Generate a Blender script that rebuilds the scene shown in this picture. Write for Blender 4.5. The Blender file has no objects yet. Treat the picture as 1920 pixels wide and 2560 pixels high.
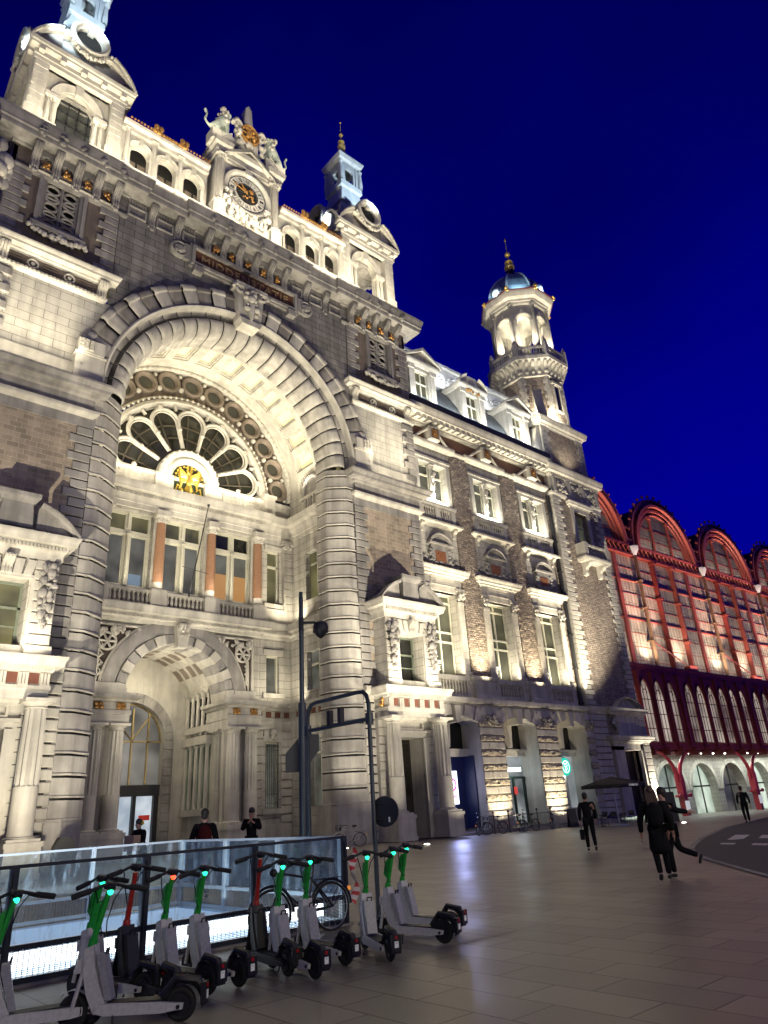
import bpy, bmesh, math, random
from mathutils import Vector, Matrix
R = math.radians
PI = math.pi
sc = bpy.context.scene
COL = sc.collection
rnd = random.Random(7)
cos, sin = math.cos, math.sin
XC = 18.4      # axis of the big arch
GS = 0.011     # fall of the square towards the train hall

def gz(x):
    return -GS * max(0.0, x - 25.0)

# ------------------------------------------------------------------ mesh builder
class MB:
    def __init__(s):
        s.v = []; s.f = []; s.m = []; s.mi = 0
    def face(s, pts):
        n = len(s.v); s.v += [tuple(p) for p in pts]
        s.f.append(tuple(range(n, n + len(pts)))); s.m.append(s.mi)
    def grid(s, rows, closed=False):
        n0 = len(s.v); w = len(rows[0])
        for r in rows: s.v += [tuple(p) for p in r]
        for i in range(len(rows) - 1):
            for j in range(w if closed else w - 1):
                a = n0 + i * w + j; b = n0 + i * w + (j + 1) % w
                s.f.append((a, b, b + w, a + w)); s.m.append(s.mi)
    def box(s, x0, x1, y0, y1, z0, z1):
        if x0 > x1: x0, x1 = x1, x0
        if y0 > y1: y0, y1 = y1, y0
        n = len(s.v)
        s.v += [(x0,y0,z0),(x1,y0,z0),(x1,y1,z0),(x0,y1,z0),(x0,y0,z1),(x1,y0,z1),(x1,y1,z1),(x0,y1,z1)]
        for q in ((0,1,5,4),(1,2,6,5),(2,3,7,6),(3,0,4,7),(4,5,6,7),(3,2,1,0)):
            s.f.append(tuple(n + i for i in q)); s.m.append(s.mi)
    def bbox(s, x0, x1, y0, y1, z0, z1, b=.03):
        # block whose front (-y) edges are chamfered: one stone of rustication
        if x0 > x1: x0, x1 = x1, x0
        n = len(s.v)
        s.v += [(x0,y1,z0),(x1,y1,z0),(x1,y1,z1),(x0,y1,z1),(x0,y0+b,z0),(x1,y0+b,z0),(x1,y0+b,z1),(x0,y0+b,z1),
                (x0+b,y0,z0+b),(x1-b,y0,z0+b),(x1-b,y0,z1-b),(x0+b,y0,z1-b)]
        for q in ((0,1,5,4),(1,2,6,5),(2,3,7,6),(3,0,4,7),(4,5,9,8),(5,6,10,9),(6,7,11,10),(7,4,8,11),(8,9,10,11)):
            s.f.append(tuple(n + i for i in q)); s.m.append(s.mi)
    def prism(s, poly, y0, y1):
        # polygon in (x, z), extruded from y0 (front) to y1
        n = len(poly)
        s.face([(x, y0, z) for x, z in poly]); s.face([(x, y1, z) for x, z in reversed(poly)])
        for i in range(n):
            a = poly[i]; b = poly[(i + 1) % n]
            s.face([(a[0],y0,a[1]),(a[0],y1,a[1]),(b[0],y1,b[1]),(b[0],y0,b[1])])
    def prismx(s, poly, x0, x1):
        # polygon in (y, z), extruded along x
        n = len(poly)
        s.face([(x0, y, z) for y, z in reversed(poly)]); s.face([(x1, y, z) for y, z in poly])
        for i in range(n):
            a = poly[i]; b = poly[(i + 1) % n]
            s.face([(x0,a[0],a[1]),(x0,b[0],b[1]),(x1,b[0],b[1]),(x1,a[0],a[1])])
    def prismz(s, poly, z0, z1):
        n = len(poly)
        s.face([(x, y, z1) for x, y in poly]); s.face([(x, y, z0) for x, y in reversed(poly)])
        for i in range(n):
            a = poly[i]; b = poly[(i + 1) % n]
            s.face([(a[0],a[1],z0),(b[0],b[1],z0),(b[0],b[1],z1),(a[0],a[1],z1)])
    def lathe(s, prof, cx, cy, n=16, a0=0, a1=2*PI, z=0.0):
        full = abs(a1 - a0 - 2*PI) < 1e-6
        k = n if full else n + 1
        rows = [[(cx + r*cos(a0 + (a1-a0)*j/n), cy + r*sin(a0 + (a1-a0)*j/n), z + h) for j in range(k)] for r, h in prof]
        s.grid(rows, closed=full)
    def lathey(s, prof, cx, cz, y, n=24):
        # turned about an axis along y: prof = (r, dy)
        rows = [[(cx + r*cos(2*PI*j/n), y + d, cz + r*sin(2*PI*j/n)) for j in range(n)] for r, d in prof]
        s.grid(rows, closed=True)
    def tube(s, pts, r, n=8, cap=True):
        pts = [Vector(p) for p in pts]; rr = r if isinstance(r, (list, tuple)) else [r]*len(pts)
        rows = []; up = None
        for i, p in enumerate(pts):
            t = (pts[min(i+1, len(pts)-1)] - pts[max(i-1, 0)])
            if t.length < 1e-9: t = Vector((0,0,1))
            t.normalize()
            if up is None:
                up = Vector((0,0,1)) if abs(t.z) < .9 else Vector((1,0,0))
            a = t.cross(up)
            if a.length < 1e-6: a = t.cross(Vector((0,1,0)))
            a.normalize(); b = a.cross(t); up = b
            rows.append([p + (a*cos(2*PI*j/n) + b*sin(2*PI*j/n))*rr[i] for j in range(n)])
        s.grid(rows, closed=True)
        if cap:
            s.face(list(reversed(rows[0]))); s.face(rows[-1])
    def ball(s, c, r, n=8, m=6, sx=1, sy=1, sz=1):
        rows = []
        for i in range(m + 1):
            t = PI*i/m
            rr = max(sin(t), .02)
            rows.append([(c[0]+sx*r*rr*cos(2*PI*j/n), c[1]+sy*r*rr*sin(2*PI*j/n), c[2]-sz*r*cos(t)) for j in range(n)])
        s.grid(rows, closed=True)
    def mould(s, path, prof, closed=False, caps=True):
        # profile of (out, z) swept along a plan path; outward is to the right of travel
        n = len(path); P = [Vector((p[0], p[1])) for p in path]; rows = []
        for i in range(n):
            if closed: a, b = P[i-1], P[(i+1) % n]
            else: a, b = P[max(i-1, 0)], P[min(i+1, n-1)]
            d1 = (P[i]-a) if (closed or i > 0) else (b-P[i])
            d2 = (b-P[i]) if (closed or i < n-1) else (P[i]-a)
            d1.normalize(); d2.normalize()
            n1 = Vector((d1.y, -d1.x)); n2 = Vector((d2.y, -d2.x)); m = n1 + n2
            m = m / max(m.dot(n1), .2)
            rows.append([(P[i].x + m.x*o, P[i].y + m.y*o, z) for o, z in prof])
        if closed: rows.append(rows[0])
        s.grid(rows)
        if caps and not closed:
            s.face(rows[0]); s.face(list(reversed(rows[-1])))
    def arcband(s, cx, cz, prof, a0, a1, n, bulge=None):
        # profile of (radius, y) swept round an arch in the xz plane
        rows = []
        for i in range(n + 1):
            a = a0 + (a1 - a0)*i/n
            rows.append([(cx + r*cos(a), y, cz + r*sin(a)) for r, y in prof])
        s.grid(rows)
    def vouss(s, cx, cz, prof, a0, a1, n, groove=.04, gap=.012, alt=0.0, sub=2):
        # a ring of wedge stones with sunk joints; alternate stones stand proud by alt (towards -y)
        da = (a1 - a0)/n
        for i in range(n):
            rows = []; s.mi = i % 2 if alt else 0
            up = -alt if i % 2 == 0 else 0.0
            A = [a0 + da*i + gap*0.2, a0 + da*i + gap]
            A += [a0 + da*i + gap + (da - 2*gap)*k/sub for k in range(1, sub + 1)]
            A += [a0 + da*(i+1) - gap*0.2]
            for k, a in enumerate(A):
                g = groove if k in (0, len(A)-1) else 0.0
                rows.append([(cx + r*cos(a), y + g + (up if 0 < q < len(prof)-1 else 0), cz + r*sin(a)) for q, (r, y) in enumerate(prof)])
            s.grid(rows)
        s.mi = 0
    def archwall(s, x0, x1, z0, z1, y, cx, zs, r, sill=None, n=16, depth=.4, ry=None, back=False):
        # flat wall x0..x1, z0..z1 at y with one round-headed opening (reveal of given depth)
        ry = ry or r
        sill = z0 if sill is None else sill
        L, Rr = cx - r, cx + r
        if L > x0 + 1e-4: s.face([(x0,y,z0),(L,y,z0),(L,y,zs),(x0,y,zs)])
        if Rr < x1 - 1e-4: s.face([(Rr,y,z0),(x1,y,z0),(x1,y,zs),(Rr,y,zs)])
        if sill > z0 + 1e-4: s.face([(L,y,z0),(Rr,y,z0),(Rr,y,sill),(L,y,sill)])
        pts = [(cx - r*cos(PI*i/n), zs + ry*sin(PI*i/n)) for i in range(n + 1)]
        for i in range(n):
            a, b = pts[i], pts[i+1]
            s.face([(a[0],y,a[1]),(b[0],y,b[1]),(b[0],y,z1),(a[0],y,z1)])
        if L > x0 + 1e-4: s.face([(x0,y,zs),(L,y,zs),(L,y,z1),(x0,y,z1)])
        if Rr < x1 - 1e-4: s.face([(Rr,y,zs),(x1,y,zs),(x1,y,z1),(Rr,y,z1)])
        ring = [(L, sill)] + pts + [(Rr, sill)]
        if depth:
            for i in range(len(ring) - 1):
                a, b = ring[i], ring[i+1]
                s.face([(a[0],y,a[1]),(a[0],y+depth,a[1]),(b[0],y+depth,b[1]),(b[0],y,b[1])])
            s.face([(L,y,sill),(Rr,y,sill),(Rr,y+depth,sill),(L,y+depth,sill)])
    def wall(s, x0, x1, z0, z1, y, holes=(), depth=.4):
        # flat wall with rectangular openings (x0, x1, z0, z1) and their reveals
        xs = sorted({x0, x1, *[h[0] for h in holes], *[h[1] for h in holes]})
        zs = sorted({z0, z1, *[h[2] for h in holes], *[h[3] for h in holes]})
        for i in range(len(xs)-1):
            for j in range(len(zs)-1):
                mx, mz = (xs[i]+xs[i+1])/2, (zs[j]+zs[j+1])/2
                if any(h[0] < mx < h[1] and h[2] < mz < h[3] for h in holes): continue
                s.face([(xs[i],y,zs[j]),(xs[i+1],y,zs[j]),(xs[i+1],y,zs[j+1]),(xs[i],y,zs[j+1])])
        for a, b, c, d in holes:
            e = y + depth
            s.face([(a,y,c),(a,e,c),(a,e,d),(a,y,d)]); s.face([(b,e,c),(b,y,c),(b,y,d),(b,e,d)])
            s.face([(a,y,d),(a,e,d),(b,e,d),(b,y,d)]); s.face([(a,e,c),(a,y,c),(b,y,c),(b,e,c)])
    def frame(s, x0, x1, z0, z1, y0, y1, t):
        s.box(x0, x0+t, y0, y1, z0, z1); s.box(x1-t, x1, y0, y1, z0, z1)
        s.box(x0+t, x1-t, y0, y1, z1-t, z1); s.box(x0+t, x1-t, y0, y1, z0, z0+t)
    def join(s, o, M=None):
        n = len(s.v)
        s.v += [tuple(M @ Vector(p)) for p in o.v] if M else o.v
        s.f += [tuple(n + i for i in q) for q in o.f]; s.m += o.m if s.mi == 0 else [s.mi]*len(o.f)
    def rot(s, axis_xy, ang):
        M = Matrix.Translation((*axis_xy, 0)) @ Matrix.Rotation(ang, 4, 'Z') @ Matrix.Translation((-axis_xy[0], -axis_xy[1], 0))
        s.v = [tuple(M @ Vector(p)) for p in s.v]; return s
    # ---- ornament
    def relief(s, x, y, z, w, h, n, r=.12, seed=1, d=.1):
        g = random.Random(seed)
        for _ in range(n):
            rr = r*g.uniform(.55, 1.25)
            s.ball((x + g.uniform(-w, w)/2, y - g.uniform(0, d), z + g.uniform(-h, h)/2), rr, 7, 5, g.uniform(.6, 1.3), .8, g.uniform(.6, 1.4))
    def swag(s, x0, x1, y, z, drop, r=.13, n=13, seed=1):
        g = random.Random(seed)
        for i in range(n):
            t = i/(n-1); zz = z - drop*(1 - (2*t-1)**2)
            for k in range(2):
                s.ball((x0+(x1-x0)*t + g.uniform(-r, r)*.6, y - g.uniform(0, r), zz + g.uniform(-r, r)*.7), r*g.uniform(.6, 1), 7, 5)
    def scroll(s, x, y, z, r, w, turns=1.6, sgn=1):
        pts = []
        for i in range(28):
            t = i/27; a = turns*2*PI*t; q = r*(1 - .82*t)
            pts.append((x + sgn*q*cos(a), y, z + q*sin(a)))
        s.tube(pts, [w*(1 - .4*i/27) for i in range(28)], 6)
    def console(s, x, w, y, z0, z1, out):
        # S-shaped bracket under a cornice: deep at the top, tapering to the foot
        h = z1 - z0
        P = [(0, 0), (.22, .0), (.34, .08), (.36, .2), (.3, .36), (.42, .55), (.72, .68), (.95, .8), (1, .92), (1, 1), (0, 1)]
        poly = [(y - out*a, z0 + h*b) for a, b in P]
        s.prismx(poly, x - w/2, x + w/2)
        for k in (-1, 0, 1):
            s.tube([(x + k*w*.3, y - out*a - .02, z0 + h*b) for a, b in P[1:9]], w*.11, 6)
    def baluster(s, x, y, z0, z1, r=.09, n=8):
        h = z1 - z0
        s.lathe([(r*.9, 0), (r*.9, .08*h), (r*.5, .12*h), (r, .34*h), (r*.85, .46*h), (r*.4, .74*h), (r*.5, .86*h), (r*.9, .9*h), (r*.9, h)], x, y, n, z=z0)
    def balustrade(s, x0, x1, y, z0, z1, n, t=.14, along='x'):
        a, b = z0 + (z1-z0)*.16, z1 - (z1-z0)*.16
        if along == 'x':
            s.box(x0, x1, y-t, y+t, z0, a); s.box(x0, x1, y-t, y+t, b, z1)
            for i in range(n): s.baluster(x0 + (x1-x0)*(i+.5)/n, y, a, b, min(t*.75, (x1-x0)/n*.4))
    def column(s, x, y, z0, z1, r, fl=0, cap='doric', base=True, drum=0.0):
        h0 = z0 + (r*.55 if base else 0); ch = r*(.9 if cap == 'doric' else 1.5); h1 = z1 - ch
        if base:
            s.box(x-r*1.35, x+r*1.35, y-r*1.35, y+r*1.35, z0, z0+r*.25)
            s.lathe([(r*1.3, 0), (r*1.36, r*.07), (r*1.3, r*.15), (r*1.1, r*.2), (r*1.05, r*.3)], x, y, 20, z=z0+r*.25)
        if drum: s.lathe([(r*1.04, 0), (r*1.04, drum)], x, y, 20, z=h0)
        if fl:
            n = fl*2; z_a = h0 + drum
            def ring(q, z): return [(x + q*(1 if j % 2 else .84)*cos(2*PI*j/n), y + q*(1 if j % 2 else .84)*sin(2*PI*j/n), z) for j in range(n)]
            s.grid([ring(r, z_a), ring(r*.99, z_a+(h1-z_a)*.4), ring(r*.88, h1)], closed=True)
            if drum: s.face([(x + r*1.04*cos(2*PI*j/20), y + r*1.04*sin(2*PI*j/20), z_a) for j in range(20)])
        else:
            s.lathe([(r, h0), (r*.98, h0+(h1-h0)*.4), (r*.87, h1)], x, y, 20)
        if cap == 'doric':
            s.lathe([(r*.88, 0), (r*.98, .05), (r*.9, .1), (r*.95, ch*.4), (r*1.25, ch*.62), (r*1.25, ch*.66)], x, y, 20, z=h1)
            s.box(x-r*1.32, x+r*1.32, y-r*1.32, y+r*1.32, h1+ch*.66, z1)
        else:
            s.lathe([(r*.88, 0), (r*1.0, .04), (r*.9, .1), (r*1.05, ch*.5), (r*1.3, ch*.85)], x, y, 16, z=h1)
            s.box(x-r*1.4, x+r*1.4, y-r*1.4, y+r*1.4, h1+ch*.85, z1)
            for a in range(8):
                t = 2*PI*a/8
                s.ball((x + r*1.08*cos(t), y + r*1.08*sin(t), h1+ch*.3), r*.26, 6, 4)
                if a % 2: s.ball((x + r*1.35*cos(t), y + r*1.35*sin(t), h1+ch*.72), r*.26, 7, 5)
    def quoins(s, x0, x1, y, z0, z1, h=.5, inner=1, proud=.07, short=.28, g=.07):
        # stacked corner stones, every other one shorter on the inner side (inner=+1: the x1 side)
        n = max(1, round((z1-z0)/h)); h = (z1-z0)/n
        for i in range(n):
            a, b = x0, x1
            if i % 2:
                if inner > 0: b = x1 - short*abs(x1-x0)
                else: a = x0 + short*abs(x1-x0)
            s.bbox(a, b, y-proud, y+.05, z0+i*h+g/2, z0+(i+1)*h-g/2, .025)
    def dentils(s, x0, x1, y, z0, z1, out, pitch=.22):
        n = max(1, int((x1-x0)/pitch)); p = (x1-x0)/n
        for i in range(n): s.box(x0+p*(i+.2), x0+p*(i+.8), y-out, y, z0, z1)
    def segped(s, x0, x1, y, z, rise, t, out, gap=None):
        # segmental pediment band, optionally broken in the middle (gap = x range)
        w = (x1-x0)/2; rr = (w*w + rise*rise)/(2*rise); cz = z + rise - rr; a = math.asin(w/rr); cx = (x0+x1)/2
        n = 22
        def seg(b0, b1):
            k = max(2, int(n*abs(b1-b0)/(2*a)))
            rows = []
            for i in range(k+1):
                q = b0 + (b1-b0)*i/k
                rows.append([(cx + r_*sin(q), yy, cz + r_*cos(q)) for r_, yy in ((rr-t, y), (rr-t, y-out*.6), (rr-t*.45, y-out*.7), (rr-t*.4, y-out), (rr, y-out), (rr, y))])
            s.grid(rows); s.face(rows[0]); s.face(list(reversed(rows[-1])))
            poly = [(cx + (rr-t)*sin(b0 + (b1-b0)*i/k), cz + (rr-t)*cos(b0 + (b1-b0)*i/k)) for i in range(k+1)]
            for i in range(k):
                p, q2 = poly[i], poly[i+1]
                s.face([(p[0], y-.06, z), (q2[0], y-.06, z), (q2[0], y-.06, max(q2[1], z)), (p[0], y-.06, max(p[1], z))])
        if gap:
            seg(-a, math.asin((gap[0]-cx)/rr)); seg(math.asin((gap[1]-cx)/rr), a)
        else: seg(-a, a)

def CORN(z0, z1, out, steps=5):
    # classical cornice profile between z0 and z1
    h = z1 - z0
    return [(-.1, z0), (.06*out, z0), (.12*out, z0+.12*h), (.3*out, z0+.2*h), (.34*out, z0+.34*h), (.8*out, z0+.42*h), (.84*out, z0+.62*h),
            (.9*out, z0+.66*h), (.97*out, z0+.82*h), (out, z0+.86*h), (out, z0+h), (-.1, z0+h+.03)]
def STR(z0, z1, out):
    h = z1 - z0
    return [(-.05, z0), (.3*out, z0), (.6*out, z0+.3*h), (.95*out, z0+.5*h), (out, z0+.6*h), (out, z0+h), (-.05, z0+h+.02)]

# ------------------------------------------------------------------ objects
def finish(o, mats, smooth):
    me = o.data
    for m in (mats if isinstance(mats, (list, tuple)) else [mats]): me.materials.append(m)
    if smooth:
        for p in me.polygons: p.use_smooth = True
        try: me.set_sharp_from_angle(angle=R(smooth if smooth is not True else 40))
        except Exception: pass
def obj(name, mb, mats, parent=None, label=None, smooth=35, recalc=True):
    me = bpy.data.meshes.new(name)
    me.from_pydata(mb.v, [], mb.f)
    if len(set(mb.m)) > 1:
        me.polygons.foreach_set('material_index', mb.m)
    bm = bmesh.new(); bm.from_mesh(me)
    bmesh.ops.remove_doubles(bm, verts=bm.verts, dist=1e-4)
    if recalc: bmesh.ops.recalc_face_normals(bm, faces=bm.faces)
    bm.to_mesh(me); bm.free()
    o = bpy.data.objects.new(name, me); COL.objects.link(o)
    finish(o, mats, smooth)
    if parent:
        o.parent = parent
        if parent.parent is None and parent.type == 'EMPTY': o.location = [-c for c in parent['base']]
    if label: o['label'] = label
    return o
def objsplit(name, mb, mats, parent=None, label=None, smooth=35, tol=.06):
    # one object per cluster of touching pieces
    key = {}; vid = []
    for p in mb.v:
        k = (round(p[0], 4), round(p[1], 4), round(p[2], 4)); vid.append(key.setdefault(k, len(key)))
    par = list(range(len(key)))
    def fd(i):
        while par[i] != i: par[i] = par[par[i]]; i = par[i]
        return i
    for f in mb.f:
        for i in f[1:]: par[fd(vid[i])] = fd(vid[f[0]])
    comp = {}
    for q, f in enumerate(mb.f): comp.setdefault(fd(vid[f[0]]), []).append(q)
    cs = []
    for fs in comp.values():
        P = [mb.v[i] for q in fs for i in mb.f[q]]
        cs.append([[min(p[k] for p in P)-tol for k in range(3)], [max(p[k] for p in P)+tol for k in range(3)], fs])
    par = list(range(len(cs)))
    for i in range(len(cs)):
        for j in range(i):
            if fd(i) != fd(j) and all(cs[i][0][k] <= cs[j][1][k] and cs[j][0][k] <= cs[i][1][k] for k in range(3)): par[fd(i)] = fd(j)
    cl = {}
    for i, c in enumerate(cs): cl.setdefault(fd(i), []).extend(c[2])
    out = []
    for fs in cl.values():
        m = MB()
        for q in sorted(fs): m.mi = mb.m[q]; m.face([mb.v[i] for i in mb.f[q]])
        out.append(obj(name, m, mats, parent, label, smooth))
    return out
def thing(name, label, cat, loc=(0, 0, 0), rz=0.0, group=None, local=False):
    o = bpy.data.objects.new(name, None); COL.objects.link(o)
    o.empty_display_size = .3
    o.location = loc; o.rotation_euler = (0, 0, rz)
    o['label'] = label; o['category'] = cat
    o['base'] = [0, 0, 0] if local else list(loc)
    if group: o['group'] = group
    return o
def tag(o, label, cat, group=None):
    o['label'] = label; o['category'] = cat
    if group: o['group'] = group
    return o
def struct(name, mb, m, smooth=0, kind='structure', recalc=True):
    o = obj(name, mb, m, None, None, smooth, recalc); o['kind'] = kind; return o
def dup(root, loc, rz, label, group=None):
    kids = {}
    for o in COL.objects:
        if o.parent: kids.setdefault(o.parent.name, []).append(o)
    def cp(o, par):
        c = o.copy(); COL.objects.link(c)
        if par: c.parent = par
        for k in kids.get(o.name, []): cp(k, c)
        return c
    r = cp(root, None)
    r.location = loc; r.rotation_euler = (root.rotation_euler.x, root.rotation_euler.y, rz); r['label'] = label
    if group: r['group'] = group
    return r
def text_mb(body, size, depth=.02, M=None, sx=1.0, align='CENTER', space=1.0):
    cu = bpy.data.curves.new('lettering', 'FONT'); cu.body = body; cu.size = size; cu.extrude = depth
    cu.align_x = align; cu.align_y = 'CENTER'; cu.resolution_u = 3; cu.space_character = space
    o = bpy.data.objects.new('lettering', cu)
    me = bpy.data.meshes.new_from_object(o)
    mb = MB()
    for p in me.polygons:
        mb.face([tuple((M or Matrix()) @ Vector((me.vertices[i].co.x*sx, me.vertices[i].co.y, me.vertices[i].co.z))) for i in p.vertices])
    bpy.data.objects.remove(o); bpy.data.curves.remove(cu); bpy.data.meshes.remove(me)
    return mb
def facing(x, y, z, rz=0.0):   # text lying in a vertical plane that looks towards -y
    return Matrix.Translation((x, y, z)) @ Matrix.Rotation(rz, 4, 'Z') @ Matrix.Rotation(R(90), 4, 'X')

# ------------------------------------------------------------------ materials
def newmat(name):
    m = bpy.data.materials.new(name); m.use_nodes = True
    nt = m.node_tree; b = nt.nodes['Principled BSDF']
    return m, nt, b
def N(nt, t, **k):
    n = nt.nodes.new(t)
    for a, v in k.items():
        if a in n.inputs: n.inputs[a].default_value = v
        else: setattr(n, a, v)
    return n
def L(nt, a, b): nt.links.new(a, b)
def c4(c): return (*c, 1) if len(c) == 3 else c
def wallvec(nt):
    tc = N(nt, 'ShaderNodeTexCoord'); sp = N(nt, 'ShaderNodeSeparateXYZ'); L(nt, tc.outputs['Object'], sp.inputs[0])
    ad = N(nt, 'ShaderNodeMath', operation='ADD'); L(nt, sp.outputs[0], ad.inputs[0]); L(nt, sp.outputs[1], ad.inputs[1])
    cb = N(nt, 'ShaderNodeCombineXYZ'); L(nt, ad.outputs[0], cb.inputs[0]); L(nt, sp.outputs[2], cb.inputs[1])
    return tc, cb
def weather(nt, tc, col, amt, scale, streak=True):
    # stains with their own shape: cloudy patches and drip streaks
    no = N(nt, 'ShaderNodeTexNoise', Scale=scale, Detail=6.0, Roughness=.6); L(nt, tc.outputs['Object'], no.inputs['Vector'])
    mp = N(nt, 'ShaderNodeMapping'); mp.inputs['Scale'].default_value = (2.2, 2.2, .16); L(nt, tc.outputs['Object'], mp.inputs['Vector'])
    n2 = N(nt, 'ShaderNodeTexNoise', Scale=1.0, Detail=4.0); L(nt, mp.outputs[0], n2.inputs['Vector'])
    mul = N(nt, 'ShaderNodeMath', operation='MULTIPLY'); L(nt, no.outputs[0], mul.inputs[0]); L(nt, n2.outputs[0], mul.inputs[1])
    rp = N(nt, 'ShaderNodeMapRange'); rp.inputs['From Min'].default_value = .14; rp.inputs['From Max'].default_value = .36
    rp.inputs['To Min'].default_value = 1 - amt; rp.inputs['To Max'].default_value = 1.0
    L(nt, mul.outputs[0], rp.inputs['Value'])
    mx = N(nt, 'ShaderNodeMix', data_type='RGBA', blend_type='MULTIPLY'); mx.inputs['Factor'].default_value = 1
    L(nt, col, mx.inputs[6]); L(nt, rp.outputs[0], mx.inputs[7])
    return mx.outputs[2], no
def stone(name, col, joints=None, dark=.35, rough=.82, mortar=None, var=.12, msize=.012, bump=.35, rockface=0.0, scale=.6, squash=0):
    m, nt, b = newmat(name)
    tc, vec = wallvec(nt)
    c1 = c4(col); c2 = c4([x*(1-var) for x in col])
    if joints:
        br = N(nt, 'ShaderNodeTexBrick'); br.offset = .5
        br.inputs['Scale'].default_value = 1; br.inputs['Brick Width'].default_value = joints[0]; br.inputs['Row Height'].default_value = joints[1]
        br.inputs['Mortar Size'].default_value = msize; br.inputs['Mortar Smooth'].default_value = .2; br.inputs['Bias'].default_value = 0
        br.inputs['Color1'].default_value = c1; br.inputs['Color2'].default_value = c2; br.inputs['Mortar'].default_value = c4(mortar or [x*.35 for x in col])
        L(nt, vec.outputs[0], br.inputs['Vector']); src = br.outputs['Color']
    else:
        no0 = N(nt, 'ShaderNodeTexNoise', Scale=1.7, Detail=3.0); L(nt, tc.outputs['Object'], no0.inputs['Vector'])
        mx0 = N(nt, 'ShaderNodeMix', data_type='RGBA'); mx0.inputs[6].default_value = c1; mx0.inputs[7].default_value = c2
        L(nt, no0.outputs[0], mx0.inputs['Factor']); src = mx0.outputs[2]
    out, no = weather(nt, tc, src, dark, scale)
    L(nt, out, b.inputs['Base Color']); b.inputs['Roughness'].default_value = rough
    fine = N(nt, 'ShaderNodeTexNoise', Scale=9.0 if not rockface else 5.0, Detail=5.0); L(nt, tc.outputs['Object'], fine.inputs['Vector'])
    bp = N(nt, 'ShaderNodeBump', Strength=bump, Distance=.03 if not rockface else rockface); 
    if joints:
        sb = N(nt, 'ShaderNodeMath', operation='MULTIPLY_ADD'); sb.inputs[1].default_value = -1.5
        L(nt, br.outputs['Fac'], sb.inputs[0]); L(nt, fine.outputs[0], sb.inputs[2]); L(nt, sb.outputs[0], bp.inputs['Height'])
    else: L(nt, fine.outputs[0], bp.inputs['Height'])
    L(nt, bp.outputs[0], b.inputs['Normal'])
    return m
def plain(name, col, rough=.5, metal=0.0, var=.15, scale=4.0, emit=0.0, ecol=None, coat=0.0):
    m, nt, b = newmat(name)
    tc = N(nt, 'ShaderNodeTexCoord'); no = N(nt, 'ShaderNodeTexNoise', Scale=scale, Detail=4.0); L(nt, tc.outputs['Object'], no.inputs['Vector'])
    mx = N(nt, 'ShaderNodeMix', data_type='RGBA'); mx.inputs[6].default_value = c4([x*(1-var) for x in col]); mx.inputs[7].default_value = c4([min(1, x*(1+var*.6)) for x in col])
    L(nt, no.outputs[0], mx.inputs['Factor']); L(nt, mx.outputs[2], b.inputs['Base Color'])
    rr = N(nt, 'ShaderNodeMapRange'); rr.inputs['To Min'].default_value = max(.02, rough*.8); rr.inputs['To Max'].default_value = min(1, rough*1.2)
    L(nt, no.outputs[0], rr.inputs['Value']); L(nt, rr.outputs[0], b.inputs['Roughness'])
    b.inputs['Metallic'].default_value = metal
    if rough < .7 and not metal:
        f2 = N(nt, 'ShaderNodeTexNoise', Scale=26.0, Detail=5.0, Roughness=.7); L(nt, tc.outputs['Object'], f2.inputs['Vector']); g2 = N(nt, 'ShaderNodeMapRange'); g2.inputs['From Min'].default_value = .35; g2.inputs['From Max'].default_value = .62; g2.inputs['To Min'].default_value = .72; g2.inputs['To Max'].default_value = 1.0; L(nt, f2.outputs[0], g2.inputs['Value']); m2 = N(nt, 'ShaderNodeMix', data_type='RGBA', blend_type='MULTIPLY'); m2.inputs['Factor'].default_value = .8; L(nt, mx.outputs[2], m2.inputs[6]); L(nt, g2.outputs[0], m2.inputs[7]); L(nt, m2.outputs[2], b.inputs['Base Color'])
    if coat: b.inputs['Coat Weight'].default_value = coat
    if emit:
        b.inputs['Emission Color'].default_value = c4(ecol or col); b.inputs['Emission Strength'].default_value = emit
    return m
def litpane(name, cols, strength, scale=.5, rough=.15, base=(.03,.03,.025)):
    # window glass with a lit room behind: soft patches of light, reflective surface
    m, nt, b = newmat(name)
    tc = N(nt, 'ShaderNodeTexCoord'); no = N(nt, 'ShaderNodeTexNoise', Scale=scale, Detail=2.0); L(nt, tc.outputs['Object'], no.inputs['Vector'])
    rp = N(nt, 'ShaderNodeValToRGB'); rp.color_ramp.elements[0].position = .35; rp.color_ramp.elements[1].position = .65
    rp.color_ramp.elements[0].color = c4(cols[0]); rp.color_ramp.elements[1].color = c4(cols[1])
    L(nt, no.outputs[0], rp.inputs[0]); L(nt, rp.outputs[0], b.inputs['Emission Color'])
    b.inputs['Emission Strength'].default_value = strength; b.inputs['Base Color'].default_value = c4(base); b.inputs['Roughness'].default_value = rough
    return m

STONE = stone('pale_limestone', (.52, .49, .425), None, .36)
ASHLAR = stone('limestone_ashlar', (.49, .465, .405), (1.25, .52), .42, mortar=(.10, .09, .08))
ASHGREY = stone('grey_ashlar', (.25, .235, .215), (1.3, .5), .45, mortar=(.035, .033, .03), var=.2, msize=.018)
GREYST = stone('grey_bluestone', (.33, .31, .285), None, .5)
PIERST = stone('pier_limestone', (.44, .415, .37), None, .45)
BRICK = stone('buff_brick', (.38, .31, .235), (.52, .27), .35, mortar=(.42, .36, .28), var=.35, msize=.018, bump=.5)
ROUGHBR = stone('bossed_brick', (.46, .38, .30), (.3, .17), .3, mortar=(.15, .12, .10), var=.45, msize=.02, bump=1.0, rockface=.12)
ROUGHST = stone('rockfaced_stone', (.46, .40, .30), None, .3, bump=1.0, rockface=.2)
BROWNST = stone('brown_render', (.20, .16, .125), None, .45)
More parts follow.
